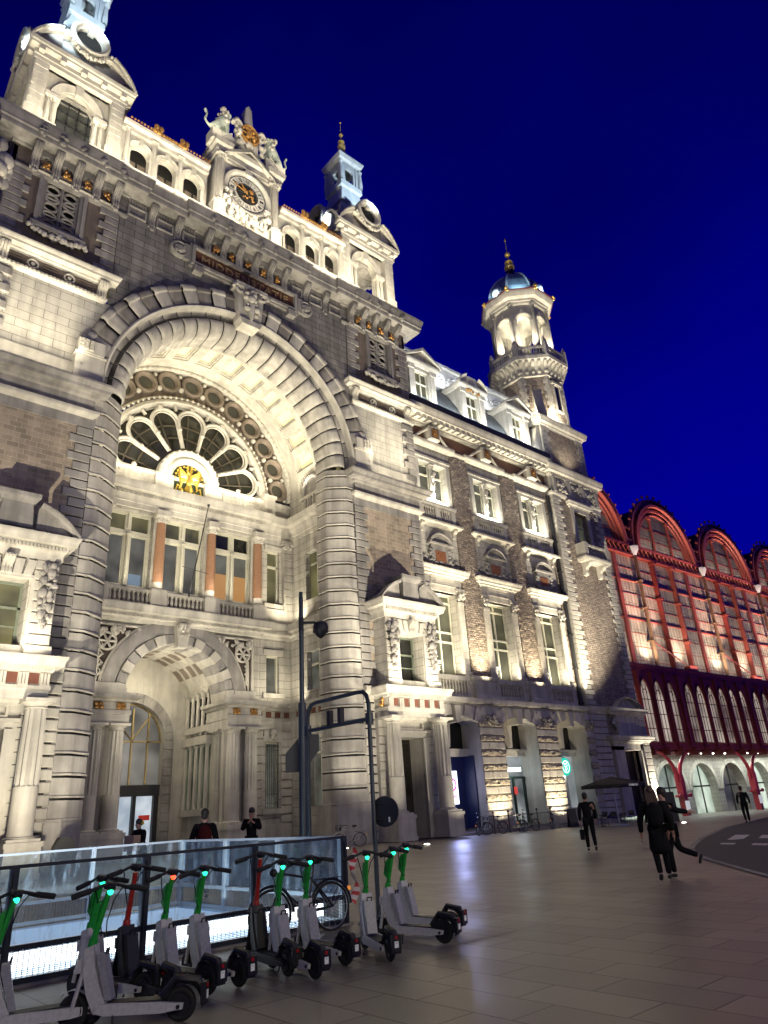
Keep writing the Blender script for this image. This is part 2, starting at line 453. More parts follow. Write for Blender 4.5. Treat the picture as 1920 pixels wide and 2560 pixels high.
REDTILE = plain('red_terracotta', (.15, .05, .028), .55, var=.3)
COLRED = plain('red_granite', (.30, .165, .095), .35, var=.3, scale=9)
MORTAR_SHADE = plain('dark_joint', (.03, .027, .024), .9)  # dark mortar, near-black so its colour also gives the deep joints' shade
PLAQUE = plain('terracotta_plaque', (.24, .095, .04), .6, var=.4, scale=6)
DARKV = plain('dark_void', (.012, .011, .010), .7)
GOLD = plain('gilding', (.85, .56, .14), .35, .3, .2, 8)
GOLDDK = plain('dull_gilding', (.42, .22, .06), .4, .5, .4, 8)
DARKST = stone('dark_weathered_stone', (.23, .21, .19), None, .5)
IRON = plain('dark_iron', (.03, .03, .032), .5, .4)
LEAD = stone('pale_lead_roof', (.50, .54, .56), None, .25, rough=.5, bump=.15)
SLATE = stone('blue_slate', (.17, .20, .22), (.34, .2), .4, rough=.45, mortar=(.05, .06, .07), var=.3, msize=.012)
ROOFRED = plain('dark_red_metal_roof', (.10, .022, .018), .5, .2)
GLASSDK = plain('dark_window_glass', (.012, .013, .012), .06, var=.1)
PANE_OLIVE = litpane('olive_lit_pane', ((.03, .028, .012), (.14, .125, .05)), .8, .5)
PANE_GREY = litpane('grey_lit_pane', ((.025, .025, .02), (.13, .13, .11)), .8, .6)
PANE_GREEN = litpane('greenish_pane', ((.02, .024, .016), (.10, .105, .07)), .7, .6)
PANE_ROSE = litpane('rose_pane', ((.004, .0035, .002), (.03, .025, .012)), .6, .4)
WOODFR = plain('cream_window_frame', (.55, .53, .42), .5)
def fabric(n, c):
    m = plain(n, c, .95); m.node_tree.nodes['Principled BSDF'].inputs['Specular IOR Level'].default_value = .08; return m
# ================================================================== STATION BUILDING
ST = thing('station_building', 'grand pale stone station front with a huge round arch, clock gable and two towers', 'station', (XC, 33, 0))
YW = 32.7
YI = 39.65
def bxs(m, s, u0, u1, *a): m.box(XC + s*u0, XC + s*u1, *a)
ZS = 22.9     # springing of the big arch

# ---- plain walls of the centre: spandrels above the arch and the masonry behind the attic
w = MB()
n = 40; ro = 8.6
pts = [(XC - ro*cos(PI*i/n), ZS + ro*sin(PI*i/n)) for i in range(n+1)]
for i in range(n):
    a, b = pts[i], pts[i+1]
    w.face([(a[0], YW, a[1]), (b[0], YW, b[1]), (b[0], YW, 37), (a[0], YW, 37)])
obj('spandrel_wall', w, ASHGREY, ST)

# ---- the great archivolt and the piers that carry it on down
a = MB()
flat = [(9.9, YW), (9.9, YW-.34), (9.72, YW-.42), (9.55, YW-.40), (9.5, YW-.3), (8.62, YW-.24), (8.56, YW-.1)]
NV = 29
da = PI/NV
for i in range(NV):
    up = .09 if i % 2 == 0 else 0.0
    A = [da*i+.004, da*i + .012, da*(i+.35), da*(i+.65), da*(i+1) - .012, da*(i+1)-.004]
    a.mi = i % 2
    a.grid([[(XC + (r + (.03 if up and q < 4 else 0))*cos(t), y - (up if 0 < q < 6 else 0) + (.05 if k in (0, 5) else 0), ZS + (r + (.03 if up and q < 4 else 0))*sin(t)) for q, (r, y) in enumerate(flat)] for k, t in enumerate(A)])
a.mi = 0
ov = obj('outer_archivolt', a, [PIERST, DARKST], ST)
a = MB(); a.arcband(XC, ZS, [(9.85, YW-.02), (9.8, YW-.1), (8.6, YW-.06), (8.56, YW)], 0, PI, 60); obj('dark_joint_backing', a, MORTAR_SHADE, ov)
a = MB(); a.arcband(XC, ZS, [(8.62, YW-.1), (8.6, YW-.36), (8.5, YW-.42), (8.4, YW-.36), (8.38, YW+.1)], 0, PI, 60)
obj('arch_fillet', a, STONE, ST)
a = MB(); a.vouss(XC, ZS, [(8.42, YW+.1), (8.3, YW+.2), (8.05, YW+.24), (7.96, YW+.2)], 0, PI, 25, .05, .012, .0)
obj('arch_cove', a, GREYST, ST)
a = MB(); a.arcband(XC, ZS, [(8.75, YW+.05), (8.5, YW+.32), (7.85, YW+.38)], 0, PI, 60); obj('dark_joint_backing', a, MORTAR_SHADE, ST)  # dark backing ring added behind the cove so no sky shows through
roll = [(8.0, YW+.25), (7.97, YW+.10), (7.8, YW-.04), (7.55, YW-.06), (7.28, YW+.06), (7.05, YW+.3), (6.91, YW+.62), (6.87, YW+1.0), (6.88, YW+1.9)]
def rollring(m, i, nv):
    d = PI/nv; A = [d*i + .006, d*i + .015, d*(i+.35), d*(i+.65), d*(i+1) - .015, d*(i+1) - .006]
    rows = []
    for k, t in enumerate(A):
        g = .1 if k in (0, 5) else (.012 if k in (1, 4) else 0)
        rows.append([(XC + (r+g)*cos(t), y + g*.6, ZS + (r+g)*sin(t)) for r, y in roll])
    m.grid(rows)
a = MB()
for i in range(25): rollring(a, i, 25)
rm = obj('arch_roll_moulding', a, PIERST, ST, smooth=50)
a = MB(); a.arcband(XC, ZS, [(r+.11, y+.07) for r, y in roll], 0, PI, 66); obj('dark_joint_backing', a, MORTAR_SHADE, rm)
for s in (-1, 1):
    p = MB(); z = 2.0; hs = .885; k = 0
    prof = [(8.9, YW+.1), (8.5, YW+.02), (8.42, YW+.02), (8.0, YW+.02), (7.96, YW+.05), (7.5, YW+.36), (6.99, YW+.8), (6.91, YW+.9), (6.88, YW+1.05), (6.88, YW+1.9), (7.3, YW+2.2)]
    while z < ZS - .1:
        z1 = min(z + hs, ZS)
        rows = []
        for zz, g in ((z, .0), (z+.02, -.04), (z+.07, -.055), (z+.1, -.035), (z+.12, -.005), (z+.3, .0), (z1-.1, .0), (z1-.085, .02), (z1-.08, .13), (z1, .13)):
            bt = .012*(ZS - zz)*.3
            rows.append([(XC + s*(r + g*.6 - (bt if r < 8 else -bt)), y + g - bt, zz) for r, y in prof])
        p.grid(rows[:-2]); p.mi = 1; p.grid(rows[-3:]); p.mi = 0; z = z1
    for z0, z1, e in ((0, 1.95, .18), (1.95, 2.06, .12), (0, .5, .26)):
        poly = [(XC+s*(8.95+e*.5), YW+.6), (XC+s*(8.5+e), YW-.05-e), (XC+s*(8.0), YW-.05-e), (XC+s*(7.0-e*.5), YW+.75-e), (XC+s*(6.85-e*.5), YW+1.0), (XC+s*(6.85-e*.5), YW+2.4)]
        poly += [(XC+s*8.95, YW+2.4)]
        p.prismz(poly if s > 0 else poly[::-1], z0, z1)
    obj('arch_pier', p, [PIERST, MORTAR_SHADE], ST, smooth=28)
# keystone with carved cartouche
k = MB(); k.prism([(XC-.75, 30.7), (XC+.75, 30.7), (XC+1.0, 33.2), (XC-1.0, 33.2)], YW-.8, YW)
k.box(XC-1.15, XC+1.15, YW-1.0, YW, 33.2, 33.5)
k.scroll(XC-.85, YW-.85, 33.05, .42, .13, 1.5, -1); k.scroll(XC+.85, YW-.85, 33.05, .42, .13)
k.relief(XC, YW-.85, 32.1, 1.1, 1.6, 26, .2, 4, .3)
k.lathe([(.05, 0), (.2, .5), (.28, 1.2), (.16, 1.9), (.3, 2.3)], XC, YW-.9, 12, z=30.7)
k.prism([(XC-.62, 30.4), (XC+.62, 30.4), (XC+.8, 30.8), (XC-.8, 30.8)], YW-.95, YW)
obj('keystone', k, STONE, ST)

# ---- the two bays left and right of the arch
for s in (-1, 1):
    def B(m, u0, u1, *q): m.box(XC + s*u0, XC + s*u1, *q)
    def X(u): return XC + s*u
    lo, hi = (X(8.5), X(14.5)) if s > 0 else (X(14.5), X(8.5))
    b = MB(); b.wall(lo, hi, 8.0, 21.2, YW); obj('brick_panel', b, BRICK, ST)
    q = MB()
    for (u0, u1, i) in ((8.55, 9.65, 1), (13.4, 14.5, -1)):
        x0, x1 = sorted((X(u0), X(u1))); q.quoins(x0, x1, YW, 8.6, 20.4, .5, i*s, .09)
        q.quoins(x0, x1, YW, 30.4, 35.1, .5, i*s, .09)
    q.box(lo, hi, YW-.05, YW, 20.4, 21.05)
    x0, x1 = sorted((X(13.45), X(14.5))); q.quoins(x0, x1, YW-.08, 23.5, 28.2, .55, -s, .12, .35, .06)
    # return face of the bay corner towards the street
    xr = X(14.5)
    for i in range(56):
        z = 8.6 + i*.5
        if z > 35: break
        if 20.4 < z < 23.6 or 28.2 < z < 30.3: continue
        q.box(xr - .05*s, xr + .07*s, YW - .07, YW + (1.0 if i % 2 else .7), z+.02, z+.48)
    objsplit('quoins', q, GREYST, ST)
    q = MB()
    for u0, u1 in ((8.5, 9.35), (13.7, 14.5)):
        for z0, z1 in ((8.6, 20.4), (30.4, 35.1)): q.box(X(u0), X(u1), YW-.012, YW+.05, z0, z1)
    objsplit('quoin_joints', q, MORTAR_SHADE, ST)
    w = MB(); w.box(X(14.5), X(14.3), YW+.02, 44, 0, 36.6); w.box(X(8.9), X(8.7), YW+.02, 39, 8, 36.6); obj('side_wall', w, ASHLAR, ST)
    def path(o0, o1, out=0): # cornice path with returns at both ends
        u0, u1 = o0, o1
        pa = [(X(u0), YW+1.4), (X(u0), YW), (X(u1), YW), (X(u1), YW+1.4)]
        return pa if s > 0 else [(p[0], p[1]) for p in reversed(pa)]
    m = MB(); m.mould(path(8.75, 14.5), STR(20.95, 21.32, .34)); obj('string_course', m, STONE, ST)
    m = MB(); m.mould(path(8.75, 14.5), [(-.05, 21.3), (.1, 21.3), (.1, 22.0), (-.05, 22.05)])
    m.mould(path(8.75, 14.5), CORN(21.95, 22.8, .85)); obj('mid_cornice', m, GREYST, ST)
    m = MB(); B(m, 9.9, 14.3, YW-.18, YW, 22.8, 23.9)
    B(m, 8.5, 10.0, YW-.5, YW, 22.8, 24.4); B(m, 8.45, 10.05, YW-.56, YW, 24.4, 24.5); B(m, 8.6, 9.95, YW-.6, YW, 24.5, 25.3)
    for i in range(3):
        for j in range(3): B(m, 9.2+.25*i, 9.38+.25*i, YW-.68, YW-.55, 24.62+.22*j, 24.8+.22*j)
    obj('plinth_band', m, STONE, ST)
    m = MB(); n = 16
    m.wall(*sorted((X(9.95), X(14.5))), 23.8, 28.4, YW-.04)
    A0 = [(X(min(9.95, math.sqrt(max(0, 9.8**2-(ZS-zz)**2)))), zz) for zz in [22.9+5.5*i/n for i in range(n+1)]]
    for i in range(n):
        p, r_ = A0[i], A0[i+1]
        m.face([(p[0], YW-.04, p[1]), (X(9.96), YW-.04, p[1]), (X(9.96), YW-.04, r_[1]), (r_[0], YW-.04, r_[1])])
    obj('ashlar_panel', m, ASHLAR, ST)
    # frieze with two discs between consoles
    m = MB(); m.mould(path(8.9, 14.5), STR(28.3, 28.62, .22)); m.dentils(*sorted((X(9.0), X(14.4))), YW-.1, 28.5, 28.62, .18, .2)
    obj('frieze_moulding', m, STONE, ST)
    m = MB(); m.box(X(9.0), X(14.4), YW-.02, YW+.1, 28.6, 29.6)
    for u in (9.9, 11.7, 13.5):
        for j in range(4): B(m, u-.5+.04*j, u+.5-.04*j, YW-.06-.004*j, YW, 28.75+.18*j, 28.8+.18*j)
    fz = obj('frieze_panel', m, BROWNST, ST)
    for u in (10.75, 12.6):
        d = MB(); d.lathey([(.30, .05), (.30, -.12), (.24, -.14), (.22, -.08), (.2, -.06)], X(u), 29.05, YW-.02, 20); d.lathey([(.1, -.02), (.1, -.12), (.0, -.14)], X(u), 29.05, YW-.02, 12)
        obj('disc', d, STONE, fz)
    for u in (9.0, 14.05):
        c = MB(); c.console(X(u), .5, YW-.02, 28.55, 29.6, .45); obj('console', c, STONE, ST)
    m = MB(); m.mould(path(8.75, 14.55), CORN(29.45, 30.12, .62)); obj('frieze_cornice', m, STONE, ST)
    # attic block with pierced stone lattice
    m = MB(); m.wall(lo, hi, 30.0, 36.9, YW+.02, [(*sorted((X(10.75), X(12.65))), 32.05, 35.2)], .5); obj('attic_block', m, BROWNST, ST)
    f = MB(); x0, x1 = sorted((X(10.4), X(13.0))); f.frame(x0, x1, 31.75, 35.55, YW-.16, YW+.1, .2); f.frame(x0+.18, x1-.18, 31.93, 35.37, YW-.06, YW+.2, .2)
    f.box(x0-.15, x1+.15, YW-.28, YW+.05, 31.5, 31.78); f.box(x0-.1, x1+.1, YW-.22, YW+.05, 35.5, 35.7)
    lf = obj('lattice_frame', f, GREYST, ST)
    g = MB(); x0, x1 = sorted((X(10.78), X(12.62))); zc = [32.3 + .62*i for i in range(5)]
    for i, zz in enumerate(zc):
        for j in range(2):
            cx_ = x0 + .42 + .98*j
            pts = [(cx_ + .36*cos(2*PI*t/10), YW+.22, zz + .29*sin(2*PI*t/10)) for t in range(11)]
            g.tube(pts, .085, 6)
            if i % 2: g.tube([(cx_-.45, YW+.22, zz), (cx_+.45, YW+.22, zz)], .07, 6)
        g.tube([(x0+.91, YW+.22, zz-.3), (x0+.91, YW+.22, zz+.3)], .1, 6)
    for xx in (x0+.05, x1-.05): g.tube([(xx, YW+.22, 32.0), (xx, YW+.22, 35.2)], .09, 6)
    obj('lattice', g, GREYST, lf)
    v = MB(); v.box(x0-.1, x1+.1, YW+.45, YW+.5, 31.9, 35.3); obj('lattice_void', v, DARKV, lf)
    sw = MB(); sw.swag(X(10.2), X(13.2), YW-.12, 31.45, .35, .17, 17, 3); sw.relief(X(11.7), YW-.15, 31.2, .6, .4, 8, .17, 5); obj('carved_swag', sw, STONE, ST)

# ---- the main bracketed cornice, with gilt ornaments between the brackets
pm = [(XC-14.5, YW+3), (XC-14.5, YW), (XC-8.2, YW), (XC-8.2, YW+.25), (XC-3.6, YW+.25), (XC-3.6, YW), (XC+3.6, YW), (XC+3.6, YW+.25), (XC+8.2, YW+.25), (XC+8.2, YW), (XC+14.5, YW), (XC+14.5, YW+3)]
m = MB(); m.mould(pm, [(-.1, 36.75), (.15, 36.75), (.2, 36.85), (.95, 36.9), (1.0, 37.05), (1.0, 37.2), (1.08, 37.28), (1.08, 37.5), (1.2, 37.75), (1.22, 38.0), (-.1, 38.1)])
obj('main_cornice', m, GREYST, ST)
m = MB(); m.mould(pm, STR(35.05, 35.3, .14)); obj('bracket_course', m, GREYST, ST)
bk = []
for s in (-1, 1):
    for i in range(5): bk.append((XC + s*(8.9 + 1.13*i), 1))
for u in (-3.2, -2.05, -.95, .35, 1.5, 2.7): bk.append((XC + u + .25, 1))
for s in (-1, 1): bk += [(XC + s*4.9, 0), (XC + s*6.6, 0)]
for x, big in bk:
    c = MB(); yy = YW if big else YW + .2
    c.console(x, .42, yy, 35.25, 36.85, .85 if big else .75)
    c.relief(x, yy-.2, 35.3, .4, .3, 5, .1, 3)
    if big: c.relief(x, yy-1.05, 37.45, .25, .6, 9, .16, int(x*7) % 50, .1)
    obj('cornice_bracket', c, GREYST, ST)
xs = sorted(x for x, b_ in bk if b_)
for p, q in zip(xs, xs[1:]):
    if q - p > 1.5: continue
    d = MB(); cx_ = (p+q)/2; d.archwall(p+.15, q-.15, 35.3, 36.8, YW-.32, cx_, 36.1, .34, 35.3, 10, .3); obj('bracket_niche', d, GREYST, ST)
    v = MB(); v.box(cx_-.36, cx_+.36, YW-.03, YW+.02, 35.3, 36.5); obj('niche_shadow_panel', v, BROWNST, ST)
    o = MB(); o.relief(cx_, YW-.28, 35.75, .34, .42, 12, .11, int(cx_*11) % 90, .2); obj('gilt_ornament', o, GOLDDK, ST)
for s in (-1, 1):
    for u0, u1 in ((3.7, 4.6), (5.2, 6.3), (6.95, 8.1)):
        d = MB(); x0, x1 = sorted((XC+s*u0, XC+s*u1)); d.frame(x0, x1, 35.5, 36.3, YW-.1, YW+.3, .1); d.dentils(x0, x1, YW+.2, 36.45, 36.75, .25, .16); obj('cornice_panel', d, GREYST, ST)

# ---- name panel
f = MB(); f.frame(XC-3.95, XC+3.95, 33.85, 35.35, YW-.35, YW, .2); f.frame(XC-4.1, XC+4.1, 33.72, 35.48, YW-.2, YW, .18)
for s in (-1, 1):
    f.box(XC+s*4.1, XC+s*4.45, YW-.25, YW, 34.0, 35.2)
    f.lathey([(.62, 0), (.62, -.2), (.5, -.28), (.42, -.18), (.3, -.2), (.2, -.34), (.0, -.36)], XC+s*4.75, 34.6, YW, 20)
    f.box(XC+s*3.2, XC+s*3.8, YW-.42, YW, 33.3, 33.75); f.relief(XC+s*4.75, YW-.22, 34.6, .6, .6, 10, .12, 9)
sg = obj('name_panel', f, GREYST, ST)
p = MB(); p.box(XC-3.76, XC+3.76, YW-.12, YW, 34.04, 35.16); obj('panel_ground', p, plain('rust_brown_panel', (.13, .055, .025), .7, var=.5), sg)
t = text_mb('MIDDENSTATIE', .78, .03, facing(XC, YW-.16, 34.6), 1.12, space=1.12); obj('lettering', t, plain('pale_gilt_letters', (.33, .23, .11), .5, .3), sg, smooth=0)

# ---- attic arcade on both sides of the clock gable
for s in (-1, 1):
    def X(u): return XC + s*u
    m = MB(); m.box(X(2.9), X(8.9), YW+.05, YW+1.4, 38.0, 38.45); m.mould([(X(2.9), YW+.2), (X(8.9), YW+.2)] if s > 0 else [(X(8.9), YW+.2), (X(2.9), YW+.2)], [(-.2, 38.4), (.16, 38.4), (.16, 38.7), (.05, 38.75), (.05, 39.25), (.14, 39.3), (.14, 39.5), (-.2, 39.5)])
    for u in (4.9, 6.75, 8.5): m.box(X(u-.35), X(u+.35), YW-.02, YW+.6, 38.45, 39.45)
    obj('attic_base', m, STONE, ST)
    wl = MB(); e = [2.9, 4.9, 6.75, 8.9]
    for i, c in enumerate((4.0, 5.82, 7.62)):
        x0, x1 = sorted((X(e[i]), X(e[i+1]))); wl.archwall(x0, x1, 39.4, 43.0, YW+.45, X(c), 41.3, .62, 39.4, 14, .4)
    ar = obj('attic_arcade', wl, STONE, ST)
    for c in (4.0, 5.82, 7.62):
        h = MB(); h.arcband(X(c), 41.3, [(.62, YW+.42), (.64, YW+.34), (.82, YW+.3), (.86, YW+.24), (.92, YW+.34), (.92, YW+.46)], 0, PI, 16)
        h.prism([(X(c)-.1, 41.8), (X(c)+.1, 41.8), (X(c)+.16, 42.4), (X(c)-.16, 42.4)], YW+.2, YW+.45)
        for q in (-1, 1):
            h.box(X(c)+q*.62, X(c)+q*.8, YW+.3, YW+.5, 39.4, 41.1); h.box(X(c)+q*.58, X(c)+q*.86, YW+.26, YW+.6, 41.1, 41.3)
        obj('arcade_arch', h, STONE, ar)
    for u in (4.92, 6.74, 8.5):
        c = MB(); c.box(X(u)-.2, X(u)+.2, YW+.2, YW+.5, 39.45, 39.7); c.column(X(u), YW+.3, 39.6, 42.75, .17, 8, 'cor'); obj('pilaster', c, STONE, ar)
    m = MB(); pa = [(X(2.9), YW+.3), (X(8.9), YW+.3)]
    m.mould(pa if s > 0 else pa[::-1], [(-.3, 42.7), (.06, 42.7), (.08, 43.0), (.3, 43.1), (.34, 43.3), (-.3, 43.34)]); obj('arcade_entablature', m, STONE, ST)
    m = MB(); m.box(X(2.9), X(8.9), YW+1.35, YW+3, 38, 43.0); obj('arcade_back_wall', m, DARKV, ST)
    m = MB()
    for i in range(9):
        x0, x1 = sorted((X(2.95+.66*i), X(2.95+.66*i+.5)))
        for j in range(2): m.box(x0, x1, YW+1.25, YW+1.34, 40.0+.75*j, 40.55+.75*j)
    obj('arcade_coffers', m, BROWNST, ST)
    m = MB(); m.mould(pa if s > 0 else pa[::-1], [(.3, 43.3), (.34, 43.36), (-.2, 43.75), (-1.5, 44.4), (-1.5, 43.3)]); obj('arcade_roof', m, ROOFRED, ST)
    g = MB()
    for i in range(26):
        u = 3.1 + 5.4*i/25
        big = abs(u-4.92) < .12 or abs(u-6.74) < .12
        g.ball((X(u), YW-.05, 43.52), .17 if big else .08, 7, 5)
        if 4.9 < u < 6.8: g.ball((X(u), YW-.02, 43.5), .13, 7, 5)
    for u in (4.92, 6.74): g.relief(X(u), YW-.05, 43.65, .45, .5, 12, .15, 3)
    obj('gilt_cresting', g, GOLDDK, ST)

# ---- clock gable
cb = MB(); cb.wall(XC-2.6, XC+2.6, 40.2, 44.7, YW+.1)
cb.box(XC-2.9, XC-2.6, YW+.1, YW+2.6, 38, 46.2); cb.box(XC+2.6, XC+2.9, YW+.1, YW+2.6, 38, 46.2); cb.box(XC-2.6, XC+2.6, YW+2.5, YW+2.6, 38, 45)
cb.box(XC-3.2, XC+3.2, YW-.2, YW+1, 38.05, 38.5)
for s in (-1, 1):
    cb.box(XC+s*2.15, XC+s*3.2, YW-.3, YW+.4, 38.4, 40.2); cb.box(XC+s*2.08, XC+s*3.26, YW-.38, YW+.4, 40.1, 40.3)
    cb.box(XC+s*2.2, XC+s*3.05, YW-.05, YW+.3, 40.3, 44.7)
cb.box(XC-2.15, XC+2.15, YW-.1, YW+.3, 38.4, 39.3); cb.box(XC-2.15, XC+2.15, YW-.02, YW+.3, 39.3, 40.25)
cg = obj('clock_gable', cb, STONE, ST)
for s in (-1, 1):
    c = MB(); c.column(XC+s*2.62, YW-.12, 40.3, 44.7, .25, 10, 'cor'); obj('column', c, STONE, cg)
m = MB(); gp = [(XC-3.1, YW+1.5), (XC-3.1, YW-.25), (XC-2.1, YW-.25), (XC-2.1, YW), (XC+2.1, YW), (XC+2.1, YW-.25), (XC+3.1, YW-.25), (XC+3.1, YW+1.5)]
m.mould(gp, [(-.1, 44.65), (.05, 44.65), (.06, 44.95), (.1, 45.0), (.1, 45.4), (.3, 45.5), (.34, 45.7), (.38, 45.85), (-.1, 45.9)]); obj('gable_entablature', m, STONE, cg)
m = MB(); m.prism([(XC-2.2, 44.9), (XC+2.2, 44.9), (XC, 46.3)], YW-.1, YW+.3)
for s in (-1, 1):
    m.prism([(XC+s*2.5, 44.85), (XC+s*2.35, 45.15), (XC, 46.65), (XC, 46.3)][::s], YW-.45, YW+.2)
m.segped(XC-3.05, XC+3.05, YW-.1, 45.9, 1.7, .28, .35, (XC-1.9, XC+1.9)); obj('gable_pediment', m, STONE, cg)
m = MB(); m.prism([(XC-1.3, 45.9), (XC+1.3, 45.9), (XC+.9, 47.0), (XC+.85, 49.1), (XC-.85, 49.1), (XC-.9, 47.0)], YW-.1, YW+.9)
m.prism([(XC-.5, 49.0), (XC+.5, 49.0), (XC+.3, 51.4), (XC, 51.8), (XC-.3, 51.4)], YW+.1, YW+.8)
for s in (-1, 1):
    m.scroll(XC+s*1.15, YW-.1, 48.7, .5, .2, 1.4, s); m.relief(XC+s*1.2, YW-.1, 47.4, .5, 1.5, 12, .22, 6+s, .2); m.ball((XC+s*1.25, YW, 49.2), .32, 8, 6)
m.relief(XC, YW-.15, 47.0, 1.0, .5, 10, .2, 8)
obj('cartouche', m, STONE, cg)
m = MB(); m.lathey([(.95, 0), (.95, -.12), (.85, -.18), (.78, -.1), (.7, -.04)], XC, 48.35, YW-.12, 28)
for i in range(8): m.tube([(XC, YW-.22, 48.35), (XC + .75*cos(i*PI/4), YW-.2, 48.35 + .75*sin(i*PI/4))], .06, 6)
m.relief(XC, YW-.2, 48.35, .9, .9, 18, .14, 2); obj('gilt_emblem', m, GOLDDK, cg)
v = MB(); v.lathey([(.9, -.02), (.0, -.03)], XC, 48.35, YW-.12, 24); obj('emblem_ground', v, IRON, cg)
# clock
ck = MB(); zc = 42.55; ck.lathey([(2.12, .1), (2.12, -.16), (2.0, -.24), (1.82, -.2), (1.74, -.08), (1.66, -.06), (1.62, 0.02)], XC, zc, YW+.06, 56); ck.prism([(XC-.22, zc+1.7), (XC+.22, zc+1.7), (XC+.3, zc+2.2), (XC-.3, zc+2.2)], YW-.28, YW)
ckr = obj('clock', ck, STONE, ST)
k = MB(); k.lathey([(1.64, -.01), (.86, -.012)], XC, zc, YW+.06, 56); obj('clock_dial', k, plain('milky_dial', (.55, .52, .44), .35, emit=.15, ecol=(1, .93, .75)), ckr)
k = MB(); k.lathey([(.88, -.02), (.0, -.021)], XC, zc, YW+.06, 40); obj('dial_centre', k, DARKV, ckr)
k = MB()
for r0, r1 in ((1.62, 1.56), (.95, .88), (.62, .57)): k.lathey([(r0, -.03), (r0, -.06), (r1, -.06), (r1, -.03)], XC, zc, YW+.06, 48)
for h in range(12):
    t = PI/2 - 2*PI*h/12; ro_ = ('XII', 'I', 'II', 'III', 'IV', 'V', 'VI', 'VII', 'VIII', 'IX', 'X', 'XI')[h]
    M = Matrix.Translation((XC + 1.25*cos(t), YW+.02, zc + 1.25*sin(t))) @ Matrix.Rotation(-(t - PI/2), 4, 'Y') @ Matrix.Rotation(R(90), 4, 'X')
    k.join(text_mb(ro_, .5, .015, M, .62))
    t2 = t + PI/12; k.tube([(XC + .95*cos(t2), YW+.02, zc + .95*sin(t2)), (XC + 1.58*cos(t2), YW+.02, zc + 1.58*sin(t2))], .018, 4)
for h in range(6):
    t = PI*h/6; k.tube([(XC + .9*cos(t), YW+.02, zc + .9*sin(t)), (XC - .9*cos(t), YW+.02, zc - .9*sin(t))], .02, 4)
obj('clock_numerals', k, IRON, ckr, smooth=0)
k = MB(); k.tube([(XC, YW-.03, zc), (XC-.55, YW-.03, zc+.75)], .06, 6); k.tube([(XC, YW-.05, zc), (XC-1.2, YW-.05, zc+.45)], .045, 6); k.relief(XC, YW, zc, 1.0, 1.0, 22, .1, 5, .05)
obj('clock_hands', k, GOLDDK, ckr)
k = MB(); k.swag(XC-2.1, XC+2.1, YW-.15, 40.9, .95, .24, 19, 6); k.relief(XC, YW-.2, 39.8, 3.6, .8, 46, .2, 12, .35); k.relief(XC-1.9, YW-.15, 41.2, .5, 1.2, 10, .16, 3); k.relief(XC+1.9, YW-.15, 41.2, .5, 1.2, 10, .16, 4)
obj('carved_foliage', k, STONE, cg)

